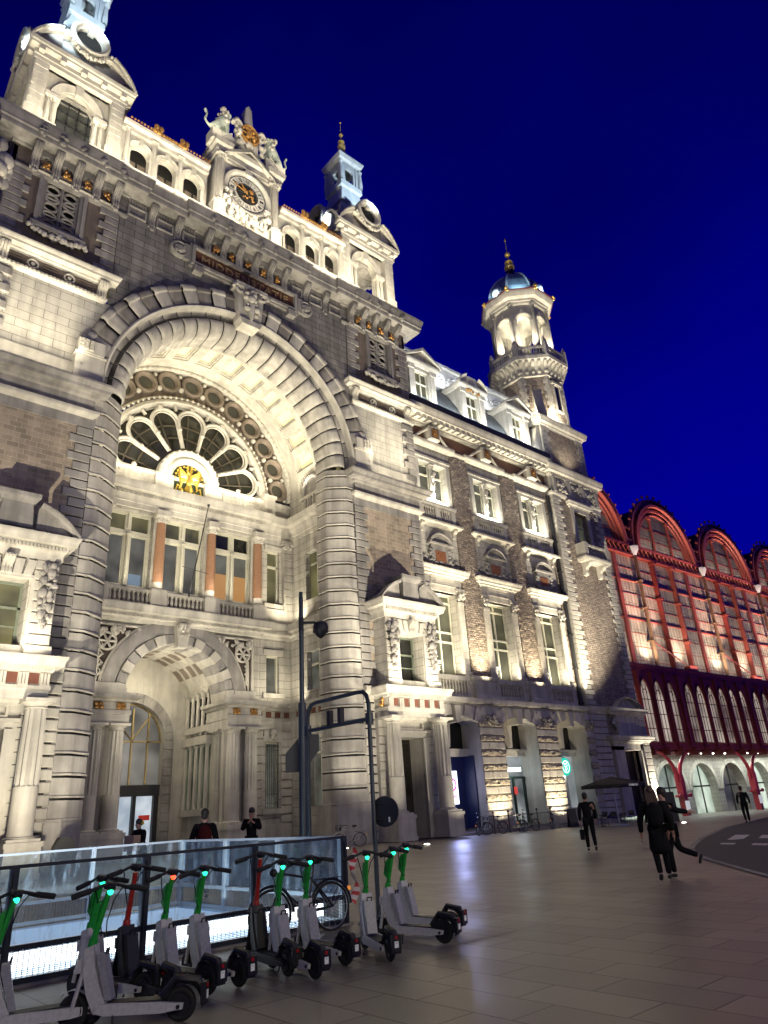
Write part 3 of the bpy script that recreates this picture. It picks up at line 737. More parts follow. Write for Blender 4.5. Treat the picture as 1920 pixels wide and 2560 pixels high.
# ---- the two towers on the attic
for s in (-1, 1):
    cx, cy = XC + s*11.6, 35.9; hw = 3.0; yf = cy - hw
    tw = MB(); tw.box(cx-3.15, cx+3.15, yf-.15, cy+3.15, 38.0, 38.6); tw.box(cx-3.0, cx+3.0, yf, cy+3.0, 38.6, 39.6)
    side = MB()
    # one face: arched opening between two fluted pilasters, copied to the four sides
    F_ = MB(); y = yf
    F_.archwall(cx-2.1, cx+2.1, 39.55, 44.6, y+.55, cx, 42.55, 1.2, 39.55, 18, .5)
    for q in (-1, 1):
        F_.box(cx+q*2.05, cx+q*3.0, y+.02, y+.9, 39.5, 44.6); F_.box(cx+q*1.95, cx+q*3.08, y-.1, y+.8, 39.55, 40.45); F_.box(cx+q*1.98, cx+q*3.05, y-.06, y+.8, 40.38, 40.52)
        for j in range(7): F_.bbox(cx+q*2.12, cx+q*2.95, y-.03, y+.1, 40.6+.56*j, 41.12+.56*j, .02)
        F_.box(cx+q*1.05, cx+q*2.0, y+.15, y+.8, 42.3, 42.62); F_.box(cx+q*1.1, cx+q*2.02, y+.1, y+.8, 39.5, 40.15)
    F_.arcband(cx, 42.55, [(1.2, y+.5), (1.22, y+.38), (1.6, y+.32), (1.72, y+.26), (1.8, y+.4), (1.8, y+.56)], 0, PI, 20)
    F_.prism([(cx-.2, 43.6), (cx+.2, 43.6), (cx+.28, 44.4), (cx-.28, 44.4)], y+.2, y+.6)
    cols = MB()
    for q in (-1.72, -1.3, 1.3, 1.72): cols.column(cx+q, y+.38, 40.1, 42.35, .17, 8, 'cor')
    for kk in range(4): tw.join(F_, Matrix.Translation((cx, cy, 0)) @ Matrix.Rotation(kk*PI/2, 4, 'Z') @ Matrix.Translation((-cx, -cy, 0)))
    T = obj('attic_tower', tw, STONE, ST)
    for kk in range(4):
        cc = MB(); cc.join(cols, Matrix.Translation((cx, cy, 0)) @ Matrix.Rotation(kk*PI/2, 4, 'Z') @ Matrix.Translation((-cx, -cy, 0))); objsplit('column', cc, STONE, T, tol=.02)
    sq = [(cx-3, yf), (cx+3, yf), (cx+3, cy+3), (cx-3, cy+3)]
    m = MB(); m.mould(sq, [(-.3, 44.5), (.04, 44.5), (.05, 44.8), (.1, 44.85), (.1, 45.2), (.4, 45.3), (.42, 45.45), (.5, 45.5), (.55, 45.75), (-.3, 45.8)], closed=True)
    for kk in range(4):
        d = MB()
        for q in range(5): d.box(cx-2.7+1.35*q-.17, cx-2.7+1.35*q+.17, yf-.42, yf, 45.0, 45.45)
        for q in range(4): d.box(cx-2.3+1.35*q, cx-1.75+1.35*q, yf-.3, yf, 45.3, 45.42)
        m.join(d, Matrix.Translation((cx, cy, 0)) @ Matrix.Rotation(kk*PI/2, 4, 'Z') @ Matrix.Translation((-cx, -cy, 0)))
    obj('tower_entablature', m, STONE, T)
    cl = MB(); cl.box(cx-2.2, cx+2.2, cy-2.2, cy+2.2, 43.5, 43.6)
    for i in range(4):
        for j in range(4): cl.frame(cx-2.1+1.05*i+.05, cx-2.1+1.05*i+1.0, 0, 1, 0, 0, .1) if False else cl.box(cx-2.1+1.05*i+.2, cx-2.1+1.05*i+.85, cy-2.1+1.05*j+.2, cy-2.1+1.05*j+.85, 43.42, 43.5)
    obj('tower_ceiling', cl, GREYST, T)
    if s < 0:
        db = MB()
        for i in range(4): db.box(cx-1.3+.65*i+.28, cx-1.3+.65*i+.37, yf+1.05, yf+1.15, 39.6, 43.7)
        for j in range(5): db.box(cx-1.3, cx+1.3, yf+1.05, yf+1.15, 39.9+.85*j, 40.02+.85*j)
        obj('belfry_grille', db, IRON, T)
        db = MB(); db.box(cx-1.4, cx+1.4, yf+1.4, yf+1.45, 39.6, 43.7); obj('belfry_screen', db, PANE_GREY, T)
    # segmental pediments with a bull's-eye dormer on each face
    ped = MB(); eyes = MB(); sws = MB(); voids = MB(); fins = MB()
    for kk in range(4):
        Mx = Matrix.Translation((cx, cy, 0)) @ Matrix.Rotation(kk*PI/2, 4, 'Z') @ Matrix.Translation((-cx, -cy, 0))
        d = MB(); d.segped(cx-3.5, cx+3.5, yf-.05, 45.8, 2.5, .3, .55, (cx-1.75, cx+1.75)); ped.join(d, Mx)
        d = MB(); d.lathey([(1.35, .6), (1.35, -.35), (1.22, -.45), (1.05, -.4), (1.0, -.2), (.9, -.15), (.86, .25)], cx, 48.1, yf-.3, 30)
        d.box(cx-1.3, cx+1.3, yf-.25, yf+1.2, 45.8, 46.2); d.prism([(cx-1.3, 46.4), (cx+1.3, 46.4), (cx+1.2, 47.9), (cx-1.2, 47.9)], yf+.05, yf+1.3)
        for q in (-1, 1): d.box(cx+q*1.15, cx+q*1.65, yf-.42, yf+.8, 47.5, 47.85)
        d.prism([(cx-.2, 48.7), (cx+.2, 48.7), (cx+.3, 49.35), (cx-.3, 49.35)], yf-.55, yf+.5); eyes.join(d, Mx)
        d = MB(); d.swag(cx-1.45, cx+1.45, yf-.55, 47.55, 1.25, .15, 17, 3); sws.join(d, Mx)
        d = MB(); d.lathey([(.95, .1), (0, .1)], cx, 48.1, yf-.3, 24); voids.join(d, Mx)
        d = MB(); d.lathe([(.12, 0), (.3, .2), (.2, .45), (.28, .65), (.02, 1.1)], cx-3.1, yf+.1, 8, z=46.2); d.ball((cx, yf-.2, 49.6), .3, 8, 6, 1, 1, 1.2); fins.join(d, Mx)
    objsplit('segmental_pediment', ped, STONE, T); objsplit('bulls_eye_dormer', eyes, STONE, T); objsplit('dormer_swag', sws, STONE, T); objsplit('dormer_void', voids, DARKV, T); objsplit('finial', fins, GREYST, T)
    rf = MB(); rows = []
    for z, h in ((45.8, 3.0), (46.9, 2.95), (48.2, 2.65), (49.3, 2.1), (50.2, 1.55), (50.9, 1.3)):
        rows.append([(cx-h, cy-h, z), (cx+h, cy-h, z), (cx+h, cy+h, z), (cx-h, cy+h, z)])
    rf.grid(rows, closed=True)
    obj('tower_roof', rf, LEAD if s < 0 else STONE, T, smooth=0)
    g = MB()
    for kk in range(16):
        t = kk/16*8; side_ = int(t//2); f_ = (t % 2) - 1
        p = [(f_*2.7, -2.7), (2.7, f_*2.7), (-f_*2.7, 2.7), (-2.7, -f_*2.7)][side_]
        g.ball((cx+p[0], cy+p[1], 47.1), .16, 6, 5)
    obj('gilt_crockets', g, GOLDDK, T)
    if s < 0:
        dm = MB(); dm.lathe([(2.5, 0), (2.75, .7), (2.6, 1.6), (2.1, 2.5), (1.4, 3.2), (1.0, 3.5)], cx, cy, 24, z=47.6); obj('dome', dm, LEAD, T)
    cu = MB(); hb = 1.35
    cu.grid([[(cx-h, cy-h, z), (cx+h, cy-h, z), (cx+h, cy+h, z), (cx-h, cy+h, z)] for z, h in ((50.6, 1.55), (50.9, 1.5), (51.9, 1.2), (52.7, 1.05), (52.75, 1.3), (53.3, 1.3))], closed=True)
    cu.box(cx-1.25, cx+1.25, cy-1.25, cy+1.25, 53.25, 53.4)
    for qx in (-1, 1):
        for qy in (-1, 1):
            cu.box(cx+qx*.72, cx+qx*1.12, cy+qy*.72, cy+qy*1.12, 53.3, 56.0); cu.lathe([(.2, 0), (.24, .5), (.14, 1.8), (.26, 2.1)], cx+qx*1.2, cy+qy*1.2, 8, z=53.4)
    for kk in range(4):
        d = MB(); d.archwall(cx-1.0, cx+1.0, 53.3, 56.1, cy-1.0, cx, 54.9, .5, 53.3, 10, .25); cu.join(d, Matrix.Translation((cx, cy, 0)) @ Matrix.Rotation(kk*PI/2, 4, 'Z') @ Matrix.Translation((-cx, -cy, 0)))
    cu.grid([[(cx-h, cy-h, z), (cx+h, cy-h, z), (cx+h, cy+h, z), (cx-h, cy+h, z)] for z, h in ((55.9, 1.1), (56.0, 1.4), (56.4, 1.55), (56.55, 1.5), (56.9, .95), (57.5, .6), (58.3, .3), (58.4, .05))], closed=True)
    obj('cupola', cu, LEAD, T, smooth=0)
    g = MB(); g.lathe([(.3, 0), (.42, .2), (.2, .35), (.38, .7), (.42, .85), (.15, 1.1), (.34, 1.45), (.3, 1.6), (.08, 1.8), (.06, 2.2), (.22, 2.4), (.2, 2.55), (.04, 2.75), (.03, 4.0), (.1, 4.1), (.02, 4.3)], cx, cy, 12, z=58.3); obj('gilt_finial', g, GOLD, T)

for T in [o for o in ST.children if o.name.startswith('attic_tower')]:
    s_ = 1 if T.name != 'attic_tower' else -1; q = .92; c_ = (XC + s_*11.6, 35.7)
    T.scale = (q, q, 1); T.location.x += (1-q)*c_[0]; T.location.y += (1-q)*c_[1]
cg.scale = (.84, 1, 1); cg.location.x += .16*XC
ckr.scale = (.93, 1, .93); ckr.location.x += .07*XC; ckr.location.z += .07*zc
# big scroll buttress at the far left edge of the front
m = MB(); m.scroll(XC-15.6, YW+.2, 34.2, 1.5, .5, 1.3, -1); m.relief(XC-15.4, YW, 33.5, 1.6, 4.5, 40, .35, 21, .5); m.box(XC-16.6, XC-14.6, YW+.3, YW+3, 22, 31.6); obj('scroll_buttress', m, STONE, ST)
# ================================================================== RECESS BEHIND THE GREAT ARCH
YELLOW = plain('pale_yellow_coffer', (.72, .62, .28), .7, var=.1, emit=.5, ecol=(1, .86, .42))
def X(u): return XC + u
# coffered barrel vault
v = MB(); RV = 8.2; NC = 15; ca = PI/NC
y0, y1 = YW+1.7, YI
v.arcband(XC, ZS, [(RV+.35, y0), (RV+.35, y1)], 0, PI, 60); v.mi = 1
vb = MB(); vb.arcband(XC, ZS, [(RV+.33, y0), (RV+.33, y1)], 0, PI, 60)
vr = MB()
def rib(a0, a1, ya, yb, r0=RV, r1=RV+.34):
    k = max(2, int((a1-a0)/.05)); 
    vr.grid([[(XC+r*cos(t), y, ZS+r*sin(t)) for r, y in ((r1, ya), (r0, ya), (r0, yb), (r1, yb))] for t in [a0+(a1-a0)*i/k for i in range(k+1)]])
    for t in (a0, a1): vr.face([(XC+r*cos(t), y, ZS+r*sin(t)) for r, y in ((r1, ya), (r0, ya), (r0, yb), (r1, yb))])
for ya, yb in ((y0, y0+.3), (y0+.95, y0+2.0), (y1-1.25, y1-.15)): rib(0, PI, ya, yb)
for i in range(NC+1): 
    t = ca*i; rib(max(0, t-.034), min(PI, t+.034), y0, y1)
for i in range(NC):
    t0, t1 = ca*i+.034, ca*(i+1)-.034
    for q, dr in ((.014, .11), (.028, .22)):
        rib(t0, t0+q, y0+2.0, y1-1.25, RV+dr); rib(t1-q, t1, y0+2.0, y1-1.25, RV+dr)
        rib(t0, t1, y0+2.0, y0+2.0+q*8, RV+dr); rib(t0, t1, y1-1.25-q*8, y1-1.25, RV+dr)
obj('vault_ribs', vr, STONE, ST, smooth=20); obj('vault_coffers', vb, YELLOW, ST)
m = MB(); m.arcband(XC, ZS, [(6.9, YW+1.85), (8.4, YW+1.85)], 0, PI, 40); obj('arch_back_face', m, STONE, ST)
# back wall round the rose window
m = MB()
n = 48
for i in range(n):
    a, b = PI*i/n, PI*(i+1)/n
    m.face([(XC+r*cos(t), YI+.35, ZS+r*sin(t)) for r, t in ((6.0, a), (8.4, a), (8.4, b), (6.0, b))])
obj('lunette_ground', m, BROWNST, ST)
ZR = 22.6
m = MB(); m.arcband(XC, ZR, [(6.05, YI+.4), (6.05, YI-.02), (5.95, YI-.1), (5.8, YI-.12), (5.7, YI), (5.6, YI+.05), (5.5, YI+.3)], 0, PI, 60)
rw = obj('rose_window', m, STONE, ST)
m = MB()
for i in range(47):
    t = PI*(i+.5)/47; m.ball((XC+6.18*cos(t), YI-.02, ZR+6.18*sin(t)), .12, 6, 4)
obj('beaded_edge', m, STONE, rw)
m = MB(); NP = 7
for i in range(NP):
    t = PI*(i+.5)/NP; d = PI/NP; rl = 4.3; rad = rl*math.tan(d/2)*1.02
    cx_, cz_ = XC+rl*cos(t), ZR+rl*sin(t)
    for off, tr, yo in ((0, .11, -.04), (.16, .06, .06)):
        pts = [(cx_ + (rad-off)*cos(t - PI/2 + PI*k/14), YI+yo, cz_ + (rad-off)*sin(t - PI/2 + PI*k/14)) for k in range(15)]
        p0 = (XC + 2.35*cos(t-d*.47), YI+yo, ZR+2.35*sin(t-d*.47)); p1 = (XC + 2.35*cos(t+d*.47), YI+yo, ZR+2.35*sin(t+d*.47))
        m.tube([p0]+pts+[p1], tr, 6)
    m.box(cx_+rad*1.1*cos(t)-.16, cx_+rad*1.1*cos(t)+.16, YI-.15, YI+.1, cz_+rad*1.1*sin(t)-.16, cz_+rad*1.1*sin(t)+.16)
for i in range(NP+1):
    t = PI*i/NP; m.tube([(XC+5.2*cos(t), YI+.05, ZR+max(5.2*sin(t), .15)), (XC+5.6*cos(t), YI+.05, ZR+max(5.6*sin(t), .15))], .12, 6)
    c = (XC+3.75*cos(t), YI-.05, ZR+max(3.75*sin(t), .2)); m.ball(c, .17, 8, 6)
obj('tracery', m, STONE, rw)
m = MB()
for i in range(NP):
    t = PI*(i+.5)/NP
    for q in (-.45, .45):
        pass
    m.tube([(XC+r*cos(t+k), YI+.55, ZR+r*sin(t+k)) for r, k in ((2.4, 0), (5.3, 0))], .06, 5)
for r_ in (3.4, 4.3): m.tube([(XC+r_*cos(PI*k/40), YI+.55, ZR+r_*sin(PI*k/40)) for k in range(41)], .06, 5)
obj('glazing_bars', m, plain('bronze_bars', (.09, .075, .05), .5), rw)
m = MB(); m.arcband(XC, ZR, [(5.9, YI+.7), (.5, YI+.7)], 0, PI, 40); obj('pane', m, PANE_ROSE, rw)
# band of bull's-eyes
NCR = 13
for i in range(NCR):
    t = PI*(i+.5)/NCR; cx_, cz_ = XC+7.2*cos(t), ZS+7.2*sin(t)
    m = MB(); m.lathey([(.8, .36), (.82, .12), (.74, .02), (.62, .05), (.58, .15), (.5, .2), (.48, .36)], cx_, cz_, YI, 20)
    o = obj('bulls_eye', m, BROWNST, ST)
    m = MB(); m.lathey([(.5, .33), (.0, .33)], cx_, cz_, YI, 16); obj('pane', m, PANE_ROSE, o)
m = MB()
for i in range(NCR+1):
    t = PI*i/NCR; m.ball((XC+6.7*cos(t), YI+.2, ZS+max(.2, 6.7*sin(t))), .2, 8, 6); m.ball((XC+7.75*cos(t), YI+.2, ZS+max(.2, 7.75*sin(t))), .16, 8, 6)
m.arcband(XC, ZS, [(8.2, YI+.1), (8.2, YI-.2), (8.05, YI-.2), (7.98, YI-.02), (7.95, YI+.36)], 0, PI, 60)
m.arcband(XC, ZR, [(6.4, YI+.36), (6.35, YI+.12), (6.2, YI+.1), (6.15, YI+.36)], 0, PI, 60)
for i in range(60):
    t = PI*(i+.5)/60; m.ball((XC+8.02*cos(t), YI-.2, ZS+8.02*sin(t)), .1, 6, 4)
obj('lunette_moulding', m, STONE, ST)
# medallion with the gilt double eagle
m = MB(); m.arcband(XC, ZR, [(2.15, YI+.4), (2.15, YI-.25), (2.05, YI-.32), (1.85, YI-.3), (1.7, YI-.2), (1.5, YI-.3), (1.32, YI-.26), (1.15, YI-.05), (1.12, YI+.3)], 0, PI, 36)
for q in (-1, 1): m.box(XC+q*1.12, XC+q*2.35, YI-.3, YI+.4, 21.2, ZR)
for i in range(15):
    t = PI*(i+.5)/15; m.ball((XC+2.05*cos(t), YI-.3, ZR+2.05*sin(t)), .11, 7, 5)
md = obj('medallion', m, STONE, ST)
m = MB(); m.prism([(XC-1.15, 21.2), (XC+1.15, 21.2)] + [(XC+1.15*cos(PI*k/16), ZR+1.15*sin(PI*k/16)) for k in range(17)], YI-.02, YI+.05); obj('medallion_ground', m, plain('dark_green_ground', (.03, .045, .02), .6), md)
m = MB(); yy = YI-.16
m.ball((XC, yy, 22.6), .28, 10, 8, .8, .6, 1.8)
for q in (-1, 1):
    m.tube([(XC, yy, 23.0), (XC+q*.14, yy, 23.3), (XC+q*.1, yy, 23.5), (XC+q*.3, yy, 23.48)], [.13, .1, .09, .03], 7)
    for k in range(6): m.tube([(XC+q*.15, yy, 22.9-.06*k), (XC+q*(.75-.04*k), yy, 23.35-.2*k), (XC+q*(.85-.06*k), yy, 22.95-.22*k)], [.09, .08, .03], 6)
    m.tube([(XC+q*.1, yy, 22.2), (XC+q*.25, yy, 21.8)], .08, 6); m.tube([(XC+q*.5, yy, 21.5), (XC+q*.9, yy, 21.7), (XC+q*.8, yy, 22.1), (XC+q*.55, yy, 21.95)], .06, 6)
m.tube([(XC, yy, 22.2), (XC, yy, 21.4)], [.16, .22], 8)
for k in range(12):
    t = PI*k/11; m.ball((XC+.98*cos(t), yy, 22.6+.98*sin(t)), .08, 6, 4)
m.relief(XC, yy, 21.7, 1.6, .4, 14, .09, 4)
obj('gilt_eagle', m, plain('bright_gilding', (.85, .6, .12), .3, .85, .1), md)
# panelled parapet and entablature under the rose
m = MB(); m.box(X(-8.2), X(8.2), YI, YI+.5, 21.2, 22.62); 
for q in (-1, 1):
    for u0, u1 in ((2.6, 4.0), (4.2, 5.5)): m.frame(*sorted((X(q*u0), X(q*u1))), 21.75, 22.4, YI-.06, YI, .09); m.relief(X(q*(u0+u1)/2), YI-.02, 22.08, 1.0, .35, 10, .07, 5)
    m.box(X(q*5.75), X(q*6.6), YI-.4, YI+.1, 21.2, 22.75); m.box(X(q*5.65), X(q*6.7), YI-.5, YI+.1, 22.7, 22.95)
m.mould([(X(-8.2), YI), (X(8.2), YI)], [(-.1, 22.4), (.1, 22.4), (.16, 22.5), (.16, 22.62), (-.1, 22.62)])
obj('rose_parapet', m, STONE, ST)
inner = [(X(-8.1), YW+2.2), (X(-8.1), YI), (X(-5.6), YI), (X(-5.6), YI-.25), (X(5.6), YI-.25), (X(5.6), YI), (X(8.1), YI), (X(8.1), YW+2.2)]
m = MB(); m.mould(inner, [(-.2, 19.75), (.04, 19.75), (.05, 20.05), (.1, 20.08), (.1, 20.35), (.2, 20.5), (.24, 20.75), (.55, 20.82), (.58, 21.0), (.66, 21.15), (.68, 21.3), (-.2, 21.34)])
m.dentils(X(-5.6), X(5.6), YI-.4, 20.5, 20.72, .16, .16); obj('upper_entablature', m, STONE, ST)
# main-floor windows
holes = [(X(-5.0), X(-2.15), 14.75, 19.6), (X(-1.35), X(1.35), 14.75, 19.6), (X(2.15), X(5.0), 14.75, 19.6)]
small = [(X(q*6.2) if q > 0 else X(-7.2), X(7.2) if q > 0 else X(-6.2), z0, z1) for q in (-1, 1) for z0, z1 in ((15.0, 18.9), (9.0, 11.5), (2.1, 6.0))]
m = MB(); m.wall(X(-8.1), X(8.1), 12.6, 21.2, YI, holes + [h for h in small if h[2] > 14], .55)
obj('piano_nobile_wall', m, ASHLAR, ST)
def tallwin(x0, x1, z0, ztr, z1, y, mat_lo, mat_hi, mull=True):
    f = MB(); f.frame(x0, x1, z0, z1, y-.08, y+.12, .16); f.box(x0, x1, y-.12, y+.14, ztr-.14, ztr+.16)
    mx = (x0+x1)/2
    if mull:
        f.box(mx-.2, mx+.2, y-.06, y+.1, z0, z1); f.column(mx, y-.2, z0+.1, ztr-.1, .1, 0, 'cor'); f.box(mx-.06, mx+.06, y-.16, y, ztr+.3, z1)
    f.frame(x0+.16, mx-.2 if mull else x1-.16, z0+.16, ztr-.14, y-.02, y+.05, .07)
    if mull: f.frame(mx+.2, x1-.16, z0+.16, ztr-.14, y-.02, y+.05, .07)
    o = obj('window', f, WOODFR, ST)
    g = MB(); g.box(x0+.1, x1-.1, y+.06, y+.08, z0+.1, ztr); obj('pane', g, mat_lo, o)
    g = MB(); g.box(x0+.1, x1-.1, y+.06, y+.08, ztr, z1-.1); obj('pane', g, mat_hi, o)
    return o
w1 = tallwin(*holes[0], 0, 0, 0) if False else None
for i, h in enumerate(holes):
    o = tallwin(h[0], h[1], h[2], 18.25, h[3], YI+.45, PANE_GREY, GLASSDK if i == 2 else PANE_OLIVE)
    if i == 2:
        g = MB(); g.box(h[0]+.2, h[1]-.2, YI+.54, YI+.55, 14.9, 16.6) if False else g.box(h[0]+.2, h[1]-.2, YI+.5, YI+.505, 14.9, 16.7)
        obj('orange_blind', g, litpane('orange_lit_board', ((.42, .2, .06), (.5, .25, .08)), .8, .3), o)
    if i == 0:
        g = MB(); g.box(h[1]-1.1, h[1]-.35, YI+.5, YI+.505, 14.9, 15.7); obj('blue_screen', g, litpane('bluish_lit_screen', ((.14, .2, .27), (.2, .27, .34)), .8, .3), o)
for h in small:
    f = MB(); f.frame(h[0], h[1], h[2], h[3], YI+.25, YI+.45, .1)
    if h[2] > 14: f.box(h[0], h[1], YI+.25, YI+.45, h[3]-1.2, h[3]-1.05)
    o = obj('window', f, WOODFR, ST); g = MB(); g.box(h[0]+.05, h[1]-.05, YI+.4, YI+.42, h[2]+.05, h[3]-.05); obj('pane', g, PANE_OLIVE if h[2] > 14 else PANE_GREY, o)
    f = MB(); f.box(h[0]-.25, h[1]+.25, YI-.12, YI+.02, h[3], h[3]+.35); f.box(h[0]-.3, h[1]+.3, YI-.2, YI+.05, h[2]-.3, h[2]) ; objsplit('window_surround', f, STONE, ST)
    if h[2] < 3:
        f = MB()
        for k in range(7):
            xx = h[0]+.08+(h[1]-h[0]-.16)*k/6; f.tube([(xx, YI+.1, h[2]), (xx, YI+.1, h[3]-.1)], .018, 5); f.scroll(xx, YI+.1, h[3]-.25, .09, .015, 1.2)
        for zz in (h[2]+.3, h[2]+.8, h[3]-.5): f.box(h[0], h[1], YI+.09, YI+.11, zz, zz+.03)
        obj('window_grille', f, IRON, ST)
for u in (-5.25, -1.75, 1.75, 5.25):
    c = MB(); c.column(X(u), YI-.3, 14.55, 19.5, .31, 0, 'cor'); 
    sh = MB(); sh.lathe([(.315, 15.1), (.31, 16.6), (.275, 19.0)], X(u), YI-.3, 20)
    o = obj('column', c, STONE, ST); obj('red_shaft', sh, COLRED, o)
    b = MB(); b.box(X(u)-.5, X(u)+.5, YI-.75, YI+.2, 13.5, 14.55); b.box(X(u)-.38, X(u)+.38, YI-.1, YI+.02, 14.6, 19.8)
    for j in range(9): b.box(X(u)-.4, X(u)+.4, YI-.12, YI, 14.7+.55*j, 15.2+.55*j)
    b.box(X(u)-.42, X(u)+.42, YI-.7, YI, 19.4, 19.8); obj('column_pedestal', b, STONE, ST)
for q in (-1, 1):
    b = MB()
    for j in range(9): b.bbox(X(q*7.4), X(q*8.1), YI-.3, YI, 14.6+.53*j, 15.1+.53*j)
    b.relief(X(q*7.75), YI-.3, 19.3, .7, .3, 14, .12, 3); b.box(X(q*7.3), X(q*8.15), YI-.4, YI, 19.45, 19.7); obj('corner_pilaster', b, STONE, ST)
for u0, u1 in ((-4.75, -2.25), (-1.25, 1.25), (2.25, 4.75)):
    b = MB(); b.balustrade(X(u0), X(u1), YI-.5, 13.5, 14.5, 9); obj('balustrade', b, STONE, ST)
b = MB(); b.box(X(5.75), X(8.1), YI-.3, YI+.1, 13.5, 14.6); b.box(X(-8.1), X(-5.75), YI-.3, YI+.1, 13.5, 14.6); obj('parapet', b, STONE, ST)
m = MB(); m.mould(inner, [(-.2, 12.55), (.1, 12.6), (.15, 12.75), (.3, 12.85), (.34, 13.0), (.6, 13.08), (.62, 13.3), (.7, 13.45), (.7, 13.52), (-.2, 13.55)]); m.dentils(X(-5.6), X(8.0), YI-.5, 12.82, 13.0, .14, .15)
obj('balcony_cornice', m, STONE, ST)
fp = MB(); fp.tube([(X(.2), YI-.6, 14.4), (X(.75), YI-1.6, 20.3)], [.05, .03], 6); fp.ball((X(.76), YI-1.62, 20.4), .1, 8, 6); fp.tube([(X(-.5), YI-1.0, 16.2), (X(1.3), YI-1.0, 16.0)], .025, 5); obj('flagpole', fp, IRON, ST)
# lower storey of the recess: entrance arch
ZD = 8.4
m = MB(); m.archwall(X(-5.5), X(5.5), 8.2, 12.6, YI, XC, ZD, 3.2, 8.2, 24, .0)
m.wall(X(5.5), X(8.1), 0, 12.6, YI, [h for h in small if h[0] > XC and h[2] < 14], .4); m.wall(X(-8.1), X(-5.5), 0, 12.6, YI, [h for h in small if h[0] < XC and h[2] < 14], .4)
m.wall(X(-5.5), X(-3.2), 0, 8.2, YI); m.wall(X(3.2), X(5.5), 0, 8.2, YI)
obj('entrance_wall', m, ASHLAR, ST)
m = MB(); m.arcband(XC, ZD, [(4.55, YI), (4.55, YI-.22), (4.4, YI-.26), (3.8, YI-.2), (3.72, YI)], 0, PI, 40); obj('entrance_archivolt', m, GREYST, ST)
m = MB(); m.vouss(XC, ZD, [(3.75, YI), (3.73, YI-.2), (3.2, YI-.2), (3.15, YI-.1), (3.15, YI+1.6)], 0, PI, 17, .05, .012, .14); obj('entrance_voussoirs', m, [STONE, GREYST], ST)
k = MB(); k.prism([(XC-.3, 11.3), (XC+.3, 11.3), (XC+.45, 12.6), (XC-.45, 12.6)], YI-.6, YI); k.console(XC, .7, YI-.3, 11.6, 12.7, .5); k.relief(XC, YI-.7, 12.2, .5, .4, 9, .1, 2); obj('entrance_keystone', k, STONE, ST)
for q in (-1, 1):
    f = MB(); x0, x1 = sorted((X(q*2.0), X(q*5.2)))
    P = [(X(q*5.1), 8.9), (X(q*5.1), 12.35), (X(q*1.6), 12.35)] + [(XC+q*4.62*cos(t), ZD+4.62*sin(t)) for t in [1.2-1.1*k/9 for k in range(10)]]
    for i in range(len(P)): f.tube([(P[i][0], YI-.08, P[i][1]), (P[(i+1) % len(P)][0], YI-.08, P[(i+1) % len(P)][1])], .1, 6)
    o = obj('spandrel_frame', f, STONE, ST)
    g = MB(); P2 = P; g.face([(p[0], YI-.03, p[1]) for p in (P2 if q < 0 else P2[::-1])]); obj('spandrel_ground', g, plain('dark_umber_ground', (.05, .035, .025), .8), o)
    g = MB(); cx_, cz_ = X(q*4.35), 11.35
    g.lathey([(.55, 0), (.55, -.14), (.45, -.16), (.42, -.02)], cx_, cz_, YI-.05, 18)
    for k in range(3): g.tube([(cx_+.45*cos(k*PI/3), YI-.15, cz_+.45*sin(k*PI/3)), (cx_-.45*cos(k*PI/3), YI-.15, cz_-.45*sin(k*PI/3))], .07, 6)
    for k in range(7): g.tube([(X(q*4.8), YI-.1, 9.3+.25*k), (X(q*(4.55+.25*(k % 2)))-.2*(k % 2), YI-.16, 9.6+.25*k), (X(q*4.7), YI-.12, 9.8+.25*k)], [.03, .09, .02], 5)
    g.tube([(X(q*4.8), YI-.12, 9.0), (X(q*4.75), YI-.12, 10.9)], .06, 6); g.relief(X(q*3.2), YI-.1, 12.0, 1.6, .35, 16, .12, 3); g.relief(X(q*4.4), YI-.1, 11.9, 1.0, .5, 14, .15, 6); g.box(X(q*4.8)-.22, X(q*4.8)+.22, YI-.2, YI, 8.75, 9.0)
    obj('carved_wheel_and_foliage', g, STONE, o)
    b = MB(); b.box(X(q*3.1), X(q*5.4), YI-.45, YI+1.2, 8.2, 8.75); b.box(X(q*3.7), X(q*5.2), YI-.38, YI, 8.75, 9.0); obj('impost_block', b, STONE, ST)
side_path = [(X(3.05), YI+1.8), (X(3.05), YI-.85), (X(5.3), YI-.85), (X(5.3), YI), (X(8.1), YI), (X(8.1), YW+2.2)]
